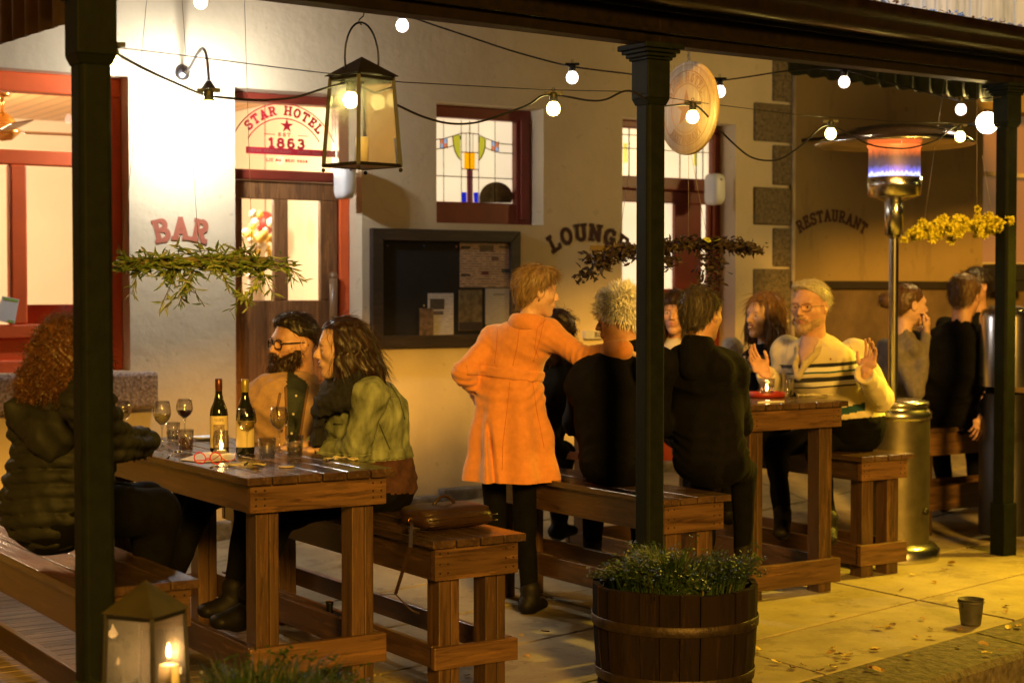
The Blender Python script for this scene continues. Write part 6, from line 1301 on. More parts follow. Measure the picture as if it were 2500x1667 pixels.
    if shoes:
        for l in legs:
            an, toe = N_(l[1], float), N_(l[2], float); d = (toe - an); d[2] = 0; L = np.linalg.norm(d); d /= max(L, 1e-6); sd = np.cross(d, (0, 0, 1)); zt_ = min(an[2], toe[2])
            f = Field(np.minimum(an, toe) - .12, np.maximum(an, toe) + .12, .006); f.cap(an + N_((0, 0, .03)), an - N_((0, 0, .02)), .048, .046, k=.02); f.loft([(toe - d * (L + .03), .038, .04), (toe - d * .10, .040, .045), (toe - d * .02, .046, .028)], sd, (0, 0, 1), k=.02)
            v, q = f.mesh(); mkmesh('shoe', [(v, q, 0)], M('black_leather', (.006, .005, .004), .6, .2, 30, .1, spec=.25), body)
    if brow:
        mb = MB(); r_ = random.Random(5)
        for s in (-1, 1):
            for i in range(60):
                t = r_.random(); p = N_((s * (.014 + .036 * t), .080 - .016 * t * t, .024 + .006 * math.sin(t * 2.6))); a = xf(N_([p, p + N_((s * .008, .002, .001))]), head, hf, hs); u = N_(hf[2]) * .0011 * hs; mb.add([a[0] - u, a[1] - u * .4, a[1] + u * .4, a[0] + u], [(0, 1, 2, 3)])
        mb.build('eyebrows', brow, body)
    return dict(body=body, head=head, hf=hf, hs=hs, fr=fr, sh=sh, shl=shl, nb=nb, ch=ch, pel=pel, arms=arms, top=g, f=gf, V=v_g, Q=q_g)
def blobchild(name, mat, parent, build, lo, hi, res=.005, dispf=None):
    f = Field(lo, hi, res); build(f)
    if dispf: f.disp(dispf)
    v, q = f.mesh(); return mkmesh(name, [(v, q, 0)], mat, parent)

from mathutils.bvhtree import BVHTree
def band(d, name, mat, fn, off=.006):
    """a strip of cloth lying over a garment where fn(x,y,z) < 0"""
    f = d['f']; g = Field.__new__(Field); g.lo, g.h, g.n, g.ax = f.lo, f.h, f.n, f.ax; P = np.meshgrid(*f.ax, indexing='ij')
    g.F = np.maximum(f.F - off, fn(*P).astype(np.float32)); v, q = g.mesh(); return mkmesh(name, [(v, q, 0)], mat, d['body'])
def paint(d, mat, fn):
    me = d['top'].data; me.materials.append(mat); k = len(me.materials) - 1; ce = np.zeros(len(me.polygons) * 3, np.float32); me.polygons.foreach_get('center', ce); ce = ce.reshape(-1, 3)
    mi = np.zeros(len(me.polygons), np.int32); me.polygons.foreach_get('material_index', mi); mi[fn(ce)] = k; me.polygons.foreach_set('material_index', mi)
def pxof(ce):
    r = ce - np.array([0, 0, HC]); z = r @ np.array(CF); return np.stack([CX + FPX * (r @ np.array(CR)) / z, CY - FPX * (r @ np.array(CU)) / z], 1)
def seams(d, name, mat, lines, rad=.0016, off=.001):
    if 'bvh' not in d: d['bvh'] = BVHTree.FromPolygons([tuple(v) for v in d['V']], [tuple(int(i) for i in q) for q in d['Q']])
    mb = MB()
    for ln in lines:
        pts = []
        for (x0, y0), (x1, y1) in zip(ln, ln[1:]):
            n = max(2, int(math.hypot(x1 - x0, y1 - y0) / 7))
            for i in range(n):
                t = i / n; r = ray(x0 + (x1 - x0) * t, y0 + (y1 - y0) * t).normalized(); h = d['bvh'].ray_cast(O, r)
                if h[0] is not None and (not pts or (h[0] - pts[-1]).length < .09): pts.append(h[0] - r * off)
        if len(pts) > 1: mb.tube(pts, rad, 5)
    return mb.build(name, mat, d['body'])
def dots(d, name, mat, px, r=.006):
    if 'bvh' not in d: d['bvh'] = BVHTree.FromPolygons([tuple(v) for v in d['V']], [tuple(int(i) for i in q) for q in d['Q']])
    for p in px:
        h = d['bvh'].ray_cast(O, ray(*p).normalized())
        if h[0] is not None: MB().ball(h[0], r, 8).build(name, mat, d['body'])
# ---------------- the people ----------------
J = atd; N3 = lambda v: np.array(v, float)
VL, VR, VF = -CR, CR, _F0.copy(); UPV = Vector((0, 0, 1))
def shoulder(p, fwd, s, sw): return None

# --- woman in the denim jacket (left side of her body towards us) ---
hd = J(834, 850, 6.45)
pel = Vector((3.10, 5.88, .72)); fw = Vector((-1, .05, 0))
denim = M('green_lit_denim', (.20, .23, .14), .9, .5, 16, .6, 200, bdist=.003, stretch=(1.6, 1.6, .7), spec=.2)
hl = [(-.42, -.13), (-.42, .09)]
d = person('woman in a denim jacket and dark scarf, in profile beside the bearded man', pel, fw, hd, VL + VF * -.08 + UPV * -.05, True, .98, skinA, ('denim_jacket', denim), .0075, folds(11, .004, 30), .165, (.18, .15), N3((3.05, 5.87, 1.0)),
   [[J(905, 965, 6.32), J(872, 1092, 6.30), J(798, 1100, 6.42), VL + VF * .4, UPV], [J(840, 962, 6.66), J(800, 1080, 6.7), J(770, 1085, 6.55), VL - VF * .3, UPV]],
   [[Vector((2.60, 5.98, .66)), Vector((2.52, 5.95, .33)), Vector((2.38, 5.95, .28))], [Vector((2.62, 5.76, .64)), Vector((2.50, 5.74, .34)), Vector((2.34, 5.72, .28))]], ((.5, 1), (.5, 1)), smile=True, belly=.02, tb=.8,
   armr=(.062, .055, .043), group=None, brow=M('brown_brow', (.05, .025, .012), .7))
b = d['body']; hairb = hairmat('dark_brown_hair', (.026, .013, .007))
def bobcut(x, y, z): return np.minimum(np.maximum(y - (.055 - .10 * np.clip((.10 - z) / .2, 0, 1)) , -1), 9)
def build_denim_hair(f):
    f.ell((0, -.015, .035), (.086, .102, .093), k=.02); f.ell((0, -.055, -.03), (.088, .085, .10), k=.04)
    for s in (-1, 1): f.loft([((s * .066, -.005, .03), .022, .045), ((s * .074, -.02, -.06), .026, .045), ((s * .07, -.02, -.125), .028, .04), ((s * .055, -.0, -.165), .015, .022)], k=.03)
    f.loft([((0, -.085, .0), .08, .04), ((0, -.115, -.09), .085, .045), ((0, -.125, -.15), .07, .035)], k=.03)
def wavy(seed, a=.004, fz=55, fx=120): return lambda x, y, z: a * np.sin((x * .7 + y * .7) * fx + 2.2 * np.sin(z * fz + seed)) * np.cos((x - y) * fx * .6 + z * 20)
hair('hair', hairb, d['head'], d['hf'], d['hs'], build_denim_hair, b, 1100, lambda q: np.array((q[0] * 2, -.35 if q[1] < .03 else -.9, -.9)), .09, .0008, .35, .2, wavy(1), seed=4, cut=lambda x, y, z: (y - np.where(z > .078, .085, .026 + .0 * z)) + .0 * x, lift=.03, curlf=60)
nb = d['nb']; hf = d['hf']; scf = M('charcoal_knit_scarf', (.009, .010, .013), .95, .4, 60, .8, 160)
def b_scarf(f):
    c = nb + hf[2] * .015; rt, fwd_, up = frame(VL)
    for k, (dz, rr) in enumerate(((.02, .082), (-.02, .105), (-.055, .112))):
        P = [c + rt * rr * math.cos(a) * 1.02 + fwd_ * (rr * .92 * math.sin(a) + .012) + up * (dz - .022 * math.sin(a) + .012 * math.sin(2 * a + k)) for a in [2 * math.pi * i / 16 for i in range(17)]]
        for p, q in zip(P, P[1:]): f.cap(p, q, .033 + .004 * math.sin(k), k=.012)
    e = [c + fwd_ * .11 - up * .06 - rt * .02, c + fwd_ * .13 - up * .20, c + fwd_ * .11 - up * .36 + rt * .01]; f.loft([(q, w_, .022) for q, w_ in zip(e, (.06, .07, .075))], rt, fwd_, k=.03)
blobchild('scarf', scf, b, b_scarf, nb - .32 + N3((0, 0, -.15)), nb + .25, .0055, folds(21, .005, 60))
# jacket details: hem band, seams, pocket, buttons
DG = M('dark_denim_seam', (.05, .06, .03), .9)
tann = M('copper_button', (.55, .32, .10), .3, 0, 5, 0, metal=1); seam = M('seam_thread', (.10, .11, .06), .8)
seams(d, 'seams', DG, [[(868, 930), (905, 921), (930, 935), (945, 975), (930, 1030), (922, 1110)], [(868, 932), (852, 965), (845, 1000), (850, 1040)], [(926, 1035), (945, 1080), (962, 1120)], [(945, 925), (975, 975), (990, 1030)], [(812, 985), (835, 998), (842, 985)], [(815, 1035), (845, 1035)]], .0026)
band(d, 'waistband', denim, lambda x, y, z: np.abs(z - (.955 - .0 * x) + .40 * 0 - (.30 - .30)) - .02 + 0 * x if 0 else np.abs(z - .862) - .020, .005)
paint(d, M('plum_jumper', (.06, .022, .016), .9, .3, 30, .3), lambda ce: (lambda p: (p[:, 1] > 1132 - .10 * (p[:, 0] - 870)) & (p[:, 1] <= 1205))(pxof(ce)))
paint(d, MATS['black_trousers'], lambda ce: pxof(ce)[:, 1] > 1205)
dots(d, 'button', tann, [(825, 988), (995, 1104)], .006)
# --- bearded man ---
hd = J(716, 838, 7.08); pel = Vector((3.0, 6.46, .72)); cam_jack = M('tan_wool_jacket', (.42, .27, .16), .9, .15, 30, .4, 200)
m = person('man with a full dark beard and glasses sitting at the left table', pel, VL * .62 - VF * .75, hd, VL * .80 - VF * .60 - UPV * .04, False, 1.0, skinB, ('jacket', cam_jack), .008, folds(5, .006, 20), .185, (.16, .125), N3((2.93, 6.44, 1.02)),
   [[J(768, 1010, 6.9), J(735, 1095, 6.8), J(700, 1100, 6.75), VL, UPV], [J(668, 985, 7.2), J(645, 1080, 7.15), J(665, 1098, 7.0), VR, UPV]],
   [[Vector((2.56, 6.52, .66)), Vector((2.46, 6.5, .30)), Vector((2.28, 6.5, .22))], [Vector((2.55, 6.34, .66)), Vector((2.38, 6.30, .32)), Vector((2.2, 6.28, .26))]], ((.5, 1), (.5, 1)), armr=(.064, .052, .042), brow=M('black_brow', (.015, .01, .008), .7))
b = m['body']; hairk = hairmat('near_black_hair', (.018, .012, .010)); H = (m['head'], m['hf'], m['hs'])
hair('hair', hairk, *H, lambda f: (f.ell((0, -.020, .038), (.081, .098, .090), k=.02), f.ell((0, .03, .095), (.06, .05, .028), k=.03)), b, 1200, lambda q: np.array((q[0] * .3, -1, -.15)), .035, .0007, .1, 0, wavy(2, .002, 30, 220), seed=3, cut=lambda x, y, z: np.maximum(.030 - z + .85 * np.maximum(y - .01, 0) * 1.0 - .55 * np.maximum(-y - .02, 0), y - .082), lift=.05)
hair('beard', hairmat('dark_beard', (.028, .014, .008)), *H, lambda f: (f.loft([((-.062, .012, -.03), .012, .022), ((-.056, .035, -.065), .020, .028), ((0, .068, -.100), .040, .030), ((.056, .035, -.065), .020, .028), ((.062, .012, -.03), .012, .022)], k=.03), f.ell((0, .058, -.150), (.062, .045, .070), k=.03), f.loft([((-.030, .082, -.064), .008, .010), ((0, .098, -.0435), .008, .008), ((.030, .082, -.064), .008, .010)], k=.012), f.ell((0, .096, -.062), (.019, .02, .0075), k=.004, op='s')), b, 2200, lambda q: np.array((q[0] * 3, .5, -1.0)), .032, .0006, .3, .5, wavy(5, .003, 80, 200), lo=(-.11, -.06, -.24), hi=(.11, .16, .02), res=.0035, seed=8, lift=.35, curlf=120)
glasses_mesh(*H, M('black_acetate', (.012, .010, .010), .2, 0, 5, 0), b, .0030, .026, .019, False)
# dark shirt front with buttons under the open jacket
rt, fwd_, up = m['fr']; sc0 = m['ch'] + fwd_ * .115
def b_shirt(f): f.loft([(sc0 - up * .22 - fwd_ * .01, .05, .035), (sc0, .055, .040), (m['nb'] + fwd_ * .055 - up * .06, .045, .030)], rt, fwd_, k=.02)
shm = M('dark_green_shirt', (.020, .028, .020), .8, .3, 30, .3)
def opening(ce):
    p = pxof(ce); w_ = 26 - 14 * np.clip((p[:, 1] - 950) / 160, 0, 1); return (np.abs(p[:, 0] - (724 - .07 * (p[:, 1] - 960))) < w_) & (((ce - sc0) @ fwd_) > -.16)
paint(m, shm, opening); seams(m, 'lapel', M('jacket_edge', (.16, .09, .05), .9), [[(698, 945), (700, 1030), (701, 1108)], [(752, 945), (738, 1030), (726, 1108)], [(684, 960), (676, 1000), (690, 1060)]], .0065)
blobchild('jacket_collar', cam_jack, b, lambda f: f.loft([(m['nb'] + N3((0, 0, -.05)), .080, .085), (m['nb'] + N3((0, 0, .02)) - fwd_ * .008, .068, .070)], rt, fwd_, k=.02, cap=.5), m['nb'] - .16, m['nb'] + .16, .007)
mb = MB()
dots(m, 'button', M('pearl_button', (.6, .58, .5), .3), [(723, 966), (716, 1011), (712, 1058)], .006)
# --- curly haired woman on the left bench ---
hd = J(185, 868, 5.25); pel = Vector((1.60, 5.24, .80)); puff = M('olive_puffer_nylon', (.013, .014, .008), .7, .25, 14, .35, 120, bdist=.003, spec=.3)
def quilt(x, y, z): s = z * 1.0 + .06 * np.sin(x * 7 + y * 5) * .3; return .017 * (np.abs(np.sin(np.pi * s / .046 + .8 * np.sin(x * 9 - y * 8))) ** .55) - .008 + folds(31, .004, 60)(x, y, z)
c = person('woman with long curly auburn hair in an olive puffer jacket, seen from behind', pel, Vector((.86, .50, 0)), hd, Vector((.80, .60, 0)), True, 1.02, skinA, ('puffer_jacket', puff), .008, quilt, .155, (.175, .140), N3(J(168, 1065, 5.28)),
   [[None, Vector((1.76, 5.42, 1.0)), Vector((1.94, 5.58, .95)), VF, UPV], [J(215, 985, 4.95), J(285, 1085, 5.05), J(345, 1080, 5.42), VF * .95 + VL * .2, UPV]],
   [[J(355, 1232, 5.75), J(372, 1420, 5.8), J(410, 1450, 5.75)], [J(385, 1250, 5.45), J(362, 1440, 5.5), J(405, 1475, 5.45)]], ((.5, 1), (.7, 1)), armr=(.066, .055, .043), legr=(.095, .080, .055), waist=.92, cw=.86, elb=.002)
b = c['body']; aub = hairmat('auburn_hair', (.085, .036, .012))
def curlyb(f):
    f.ell((0, -.03, .03), (.100, .110, .100), k=.03); f.ell((0, -.06, -.04), (.112, .09, .085), k=.05); f.loft([((-.09, -.04, -.02), .038, .05), ((-.112, -.06, -.09), .038, .045), ((-.105, -.07, -.14), .02, .03)], k=.04); f.loft([((.085, -.04, -.03), .03, .05), ((.09, -.06, -.08), .03, .04)], k=.04)
cd = lambda x, y, z: .014 * np.sin(x * 90 + 2 * np.sin(z * 60)) * np.sin(z * 75 + 2 * np.sin(y * 50)) * np.cos(y * 80 + x * 30) + .004 * np.sin(x * 230 + z * 190)
hair('hair', aub, c['head'], c['hf'], c['hs'], curlyb, b, 3000, lambda q: np.array((q[0] * 1.2, -.5, -1.0)), .050, .0008, .3, 1.0, cd, lo=(-.22, -.24, -.36), hi=(.22, .14, .17), res=.006, seed=6, cut=lambda x, y, z: y - .06, lift=.6, curlf=170, seg=9)
rt, fwd_, up = c['fr']; hoodc = c['nb'] - fwd_ * .085 - up * .035
blobchild('hood', puff, b, lambda f: (f.loft([(hoodc - rt * .13 + up * .03, .06, .05), (hoodc - up * .03, .075, .065), (hoodc + rt * .13 + up * .03, .06, .05)], up, fwd_, k=.03)), hoodc - .26, hoodc + .26, .008, folds(17, .008, 40))
mb = MB(); q = c['pel'] + rt * .18 + fwd_ * .0 ; 
blobchild('sleeve_cuff', puff, b, lambda f: f.cap(J(325, 1082, 5.38), J(366, 1076, 5.45), .048, .036), N3(J(345, 1079, 5.42)) - .12, N3(J(345, 1079, 5.42)) + .12, .006)
# --- woman in the orange coat, standing with an arm on the man's shoulder ---
JW = lambda x, y, d: J(x, y, d * .965)
hd = JW(1312, 712, 7.95); pelp = JW(1240, 985, 8.0); coatm = M('orange_wool_coat', (.60, .235, .065), .92, .10, 40, .35, 300, sheen=.4, bdist=.002)
fwdC = (VF * .86 + VR * .5); rt, fwd_, up = frame(fwdC); pl = N3(pelp)
hemz = 1.5 - (1165 - 712) / FPX * 7.72
def skirtpt(px, py): return N3(JW(px, py, 8.0))
hem = [(skirtpt(1243, 905), .124, .100), (skirtpt(1242, 965), .160, .125), (skirtpt(1245, 1070), .196, .150), (skirtpt(1245, 1165), .226, .172), (skirtpt(1245, 1172), .226, .172)]
def coatd(x, y, z):
    px_, py_ = x - pl[0], y - pl[1]; a = np.arctan2(py_, px_); low = np.clip((1.15 - z) / .35, 0, 1)
    s_ = x * CR.x + y * CR.y - (pl[0] * CR.x + pl[1] * CR.y); back = 1 / (1 + np.exp(((x - pl[0]) * _F0.x + (y - pl[1]) * _F0.y) / .02))
    g_ = -.045 * np.exp(-((s_ + .070 + .1 * (z - .7)) / .013) ** 2) * np.clip((.92 - z) / .12, 0, 1) * back + .018 * np.exp(-((s_ + .100) / .02) ** 2) * low * back
    return g_ + folds(41, .0045, 12)(x, y, z) + .014 * low * np.sin(a * 7 + 1.2) - .012 * np.exp(-((z - 1.125) / .02) ** 2) * 0 + .0 * z
w_ = person('woman in a belted orange coat standing and reaching to the seated man', pl + up * .02, fwdC, hd, VR * .93 + VF * .28 - UPV * .10, True, .965, skinA, ('orange_coat', coatm), .007, coatd, .165, (.136, .108), N3(JW(1266, 850, 8.0)),
   [[JW(1206, 832, 8.05), JW(1132, 908, 7.95), JW(1185, 975, 8.15), VR * .5 - UPV * .6, VL], [JW(1338, 812, 7.9), JW(1424, 872, 7.80), JW(1524, 854, 7.66), VR * .7 - UPV * .45 + VF * .5, UPV]],
   [[JW(1210, 1290, 8.15), JW(1205, 1450, 8.25), JW(1215, 1470, 8.35)], [JW(1282, 1290, 8.0), JW(1294, 1452, 7.98), JW(1325, 1470, 8.05)]], ((.8, 1), (.5, 1.0)), armr=(.060, .056, .048), tb=.72, elb=.0045, legr=(.068, .055, .042), hem=hem, hup=(.0, .0, 1), trous='leggings', brow=M('fair_brow', (.25, .15, .06), .7))
b = w_['body']; pix = hairmat('fair_cropped_hair', (.19, .125, .065)); H = (w_['head'], w_['hf'], w_['hs'])
hair('hair', pix, *H, lambda f: (f.ell((0, -.020, .036), (.090, .104, .094), k=.02), f.ell((0, .04, .085), (.07, .05, .035), k=.03), f.ell((0, -.055, -.03), (.065, .055, .05), k=.03)), b, 1600, lambda q: np.array((q[0] * .4 - .3 * (q[1] > 0), -.45 if q[1] < .02 else .8, -1.0)), .045, .0008, .2, 0, wavy(3, .002, 40, 200), seed=13, cut=lambda x, y, z: np.maximum(.000 - z + 1.05 * np.maximum(y + .015, 0) - 1.0 * np.maximum(-y - .02, 0) - .02, y - .088), lift=.05)
bc_ = skirtpt(1243, 912); 
def b_belt(f):
    r1 = frame(fwdC); P = [bc_ + r1[0] * .158 * math.cos(a) + r1[1] * .130 * math.sin(a) + N3((0, 0, .012 * math.cos(a + .5))) for a in [2 * math.pi * i / 28 for i in range(29)]]
    for p, q in zip(P, P[1:]): f.loft([(p, .010, .024), (q, .010, .024)], N3(((p + q) / 2 - bc_) / np.linalg.norm((p + q) / 2 - bc_)), (0, 0, 1), k=.004)
bz = 1.5 - (912 - 712) / FPX * 7.72
band(w_, 'belt', coatm, lambda x, y, z: np.maximum(np.maximum(np.abs(z - bz - .10 * ((x - bc_[0]) * CR.x + (y - bc_[1]) * CR.y) * -1) - .024, np.hypot(x - bc_[0], y - bc_[1]) - .22), -1), .007)
CS = M('coat_seam', (.42, .11, .02), .9)
seams(w_, 'seams', CS, [[(1272, 770), (1262, 850), (1250, 900)], [(1330, 775), (1318, 830), (1300, 890)], [(1215, 800), (1212, 850), (1206, 895)], [(1245, 930), (1238, 1000), (1228, 1080), (1226, 1155)], [(1338, 775), (1312, 800), (1305, 850), (1318, 880)], [(1300, 930), (1310, 1000), (1330, 1100)]], .0012)
cc_ = w_['nb']; 
def b_collar(f):
    r1 = frame(fwdC); P = [cc_ + r1[0] * .074 * math.cos(a) + r1[1] * .072 * math.sin(a) + N3((0, 0, .016 - .014 * math.sin(a))) for a in [R(-215 + 250 * i / 20) for i in range(21)]]
    for p, q in zip(P, P[1:]): f.loft([(p, .016, .034), (q, .016, .034)], ((p - cc_) / np.linalg.norm(p - cc_)), (0, 0, 1), k=.012)
blobchild('collar', coatm, b, b_collar, cc_ - .2, cc_ + .16, .0055)
blobchild('cuff', coatm, b, lambda f: f.cap(JW(1490, 860, 7.70), JW(1520, 855, 7.665), .050, .049), N3(JW(1508, 856, 7.68)) - .11, N3(JW(1508, 856, 7.68)) + .11, .006)
mb = MB(); ep = xf(N3([[.077, -.012, -.042]]), *H)[0]; mb.ball(Vector(ep), .005, 8); mb.build('earring', M('dark_stud', (.08, .05, .03), .3), b)
# --- man in the shaggy beanie ---
dkj = M('black_wool_coat', (.0035, .0033, .003), .92, .3, 30, .3, 160, spec=.15); dkg = M('dark_green_jacket', (.006, .007, .004), .9, .3, 30, .3, 160, spec=.15)
hd = J(1512, 782, 7.5); pel = Vector((4.40, 6.02, .74))
bn = person('man in a shaggy pale knitted beanie and black coat, in profile behind the middle post', pel, VR * .35 + VF * .94, hd, VL * .95 + VF * .16 - UPV * .12, False, .99, skinB, ('black_coat', dkj), .0095, folds(51, .007, 20), .19, (.18, .135), N3((4.37, 6.05, 1.08)),
   [[J(1430, 938, 7.66), J(1408, 1030, 7.76), J(1450, 1090, 7.9), VR, UPV], [J(1572, 915, 7.55), J(1620, 1010, 7.6), J(1600, 1060, 7.9), VF, UPV]],
   [[Vector((4.55, 6.40, .66)), Vector((4.6, 6.5, .3)), Vector((4.68, 6.62, .22))], [Vector((4.75, 6.35, .66)), Vector((4.85, 6.45, .3)), Vector((4.95, 6.52, .22))]], ((.5, 1), (.5, 1)), armr=(.080, .064, .05), brow=M('grey_brow', (.2, .17, .14), .7))
b = bn['body']; H = (bn['head'], bn['hf'], bn['hs']); yarn = M('shaggy_yarn', (.95, .93, .85), .95, .2, 50, 0)
hair('beanie', yarn, *H, lambda f: (f.ell((0, -.022, .045), (.098, .108, .102), k=.02)), b, 2600, lambda q: np.array((q[0] * 2, q[1] * 2, -.3)), .034, .0034, .25, 0, wavy(6, .008, 90, 90), seed=23, cut=lambda x, y, z: -z + .008 + .45 * y, lift=1.6, curlf=120, lo=(-.13, -.15, -.09), hi=(.13, .12, .17), seg=4)
blobchild('coat_collar', dkj, b, lambda f: f.loft([(bn['nb'] + N3((0, 0, -.05)), .085, .08), (bn['nb'] + N3((0, 0, .03)), .075, .072)], k=.02), bn['nb'] - .16, bn['nb'] + .16, .008)
# --- dark haired person beyond, between the orange coat and the beanie ---
hd = J(1362, 815, 8.45); pel = Vector((4.62, 7.05, .72))
dp = person('dark haired person in a dark green coat sitting behind the reaching woman', pel, VR * .8 + VF * .5, hd, VR * .3 + VF * .9, True, 1.0, skinB, ('dark_coat', dkg), .010, folds(61, .006, 20), .17, (.16, .12), None,
   [[J(1325, 930, 8.4), J(1330, 1060, 8.3), J(1380, 1110, 8.3), VR, UPV], [J(1395, 920, 8.4), J(1420, 1040, 8.4), J(1450, 1080, 8.4), VR, UPV]], [[Vector((4.9, 7.2, .64)), Vector((4.95, 7.3, .3)), Vector((5.05, 7.3, .22))]] * 2, ((.5, 1), (.5, 1)))
hair('hair', hairb, dp['head'], dp['hf'], dp['hs'], lambda f: (f.ell((0, -.02, .03), (.095, .11, .10), k=.02), f.ell((0, -.06, -.08), (.09, .07, .09), k=.04)), dp['body'], 700, down, .05, .001, .3, .8, wavy(7, .006, 60, 90), seed=31, cut=lambda x, y, z: y - .05, lift=.4, curlf=100)
# --- man in black with his back to us, right of the post ---
hd = J(1715, 768, 7.32); pel = Vector((4.74, 5.78, .75))
bm_ = person('man with short dark hair and black coat, back turned, right of the middle post', pel, VF * .8 + VR * .6, hd, VF * .72 + VR * .66 - UPV * .03, False, 1.0, skinB, ('black_coat', dkj), .0095, folds(71, .006, 18), .185, (.18, .135), N3((4.71, 5.81, 1.12)),
   [[J(1606, 895, 7.25), J(1600, 1030, 7.35), J(1670, 1050, 7.8), VF, UPV], [J(1778, 905, 7.42), J(1800, 1035, 7.55), J(1775, 1050, 7.8), VF, UPV]],
   [[Vector((4.95, 6.1, .66)), Vector((5.05, 6.2, .3)), Vector((5.15, 6.3, .22))], [Vector((5.05, 5.92, .66)), Vector((5.12, 6.0, .3)), Vector((5.25, 6.1, .22))]], ((.5, 1), (.5, 1)), armr=(.082, .066, .05))
def shorthair(pp, mat, seed, n=1500, ln=.030, back=1.0): return hair('hair', mat, pp['head'], pp['hf'], pp['hs'], lambda f: (f.ell((0, -.022, .036), (.084, .102, .092), k=.02), f.ell((0, -.05, -.02), (.066, .062, .06), k=.03)), pp['body'], n, lambda q: np.array((q[0] * .5, -.5 if q[1] < .05 else .6, -.8)), ln, .0008, .15, 0, wavy(seed, .0025, 40, 200), seed=seed, cut=lambda x, y, z: np.maximum(.012 - z + .95 * np.maximum(y - .005, 0) - 1.1 * back * np.maximum(-y - .005, 0), y - .088), lift=.22)
shorthair(bm_, hairmat('greying_dark_hair', (.055, .042, .028)), 41)
blobchild('coat_collar', dkj, bm_['body'], lambda f: f.loft([(bm_['nb'] + N3((0, 0, -.05)), .09, .085), (bm_['nb'] + N3((0, 0, .03)), .078, .075)], k=.02), bm_['nb'] - .16, bm_['nb'] + .16, .008)
# --- woman with long dark hair and a pale top behind him ---
hd = J(1650, 765, 9.9); pel = N3(J(1690, 1060, 9.9))
lw2 = person('long haired person in a pale top half hidden behind the man in black', pel, -VF + VL * .3, hd, -VF * .9 + VL * .3, True, 1.05, skinB, ('cream_top', M('cream_knit', (.55, .50, .38), .9, .1, 40, .3)), .010, folds(81, .005, 20), .19, (.17, .12), None,
   [[J(1788, 850, 9.8), J(1800, 960, 9.8), J(1760, 980, 9.6), VL, UPV], [J(1648, 850, 9.9), J(1640, 960, 9.9), J(1690, 980, 9.7), VR, UPV]], [[N3(J(1690, 1080, 9.5)), N3(J(1690, 1200, 9.4)), N3(J(1690, 1230, 9.3))]] * 2, ((.4, 1), (.4, 1)))
hair('hair', hairb, lw2['head'], lw2['hf'], lw2['hs'], lambda f: (f.ell((0, -.015, .035), (.095, .11, .10), k=.02), [f.loft([((s * .075, .0, .02), .03, .06), ((s * .085, -.0, -.10), .03, .05), ((s * .08, .02, -.16), .02, .03)], k=.03) for s in (-1, 1)]), lw2['body'], 900, down, .07, .001, .3, .2, wavy(8, .004, 40, 120), seed=51, cut=lambda x, y, z: y - np.where(z > .05, .085, .04), lift=.15)
# --- smiling woman ---
hd = J(1862, 772, 9.3); pel = Vector((6.30, 7.20, .74))
sm = person('laughing woman with shoulder length light brown hair beside the cream jumper', pel, -VF * .6 + VL * .8, hd, VL * .84 - VF * .56 + UPV * .02, True, 1.02, skinA, ('black_top', dkj), .009, folds(91, .005, 20), .17, (.16, .12), None,
   [[J(1945, 880, 9.1), J(1935, 985, 9.0), J(1880, 990, 8.9), VL, UPV], [J(1835, 880, 9.5), J(1825, 985, 9.4), J(1850, 1000, 9.2), VL, UPV]], [[Vector((6.0, 7.1, .66)), Vector((5.95, 7.1, .3)), Vector((5.85, 7.1, .25))]] * 2, ((.5, 1), (.5, 1)), smile=True, brow=MATS['brown_brow'])
lbh = hairmat('light_brown_hair', (.16, .085, .030))
hair('hair', lbh, sm['head'], sm['hf'], sm['hs'], lambda f: (f.ell((0, -.022, .040), (.092, .108, .098), k=.02), f.ell((0, -.06, -.04), (.085, .08, .10), k=.04), [f.loft([((s * .072, .01, .04), .022, .05), ((s * .086, -.005, -.06), .024, .05), ((s * .082, .0, -.13), .022, .045)], k=.03) for s in (-1, 1)]), sm['body'], 1500, lambda q: np.array((q[0] * 1.5, -.25, -1.0)), .08, .0009, .25, 0, wavy(9, .0035, 14, 160), seed=61, cut=lambda x, y, z: (y - np.where(z > .078, .088, .040)), lift=.01)
hf = sm['hf']; teeth = xf(N3([[0, .0905, -.0605]]), sm['head'], hf, sm['hs'])[0]; MB().ball(Vector(teeth), .012, 10, 0, (1, 1, .45)).build('teeth', M('teeth', (.8, .75, .65), .3, 0, 5, 0), sm['body'])
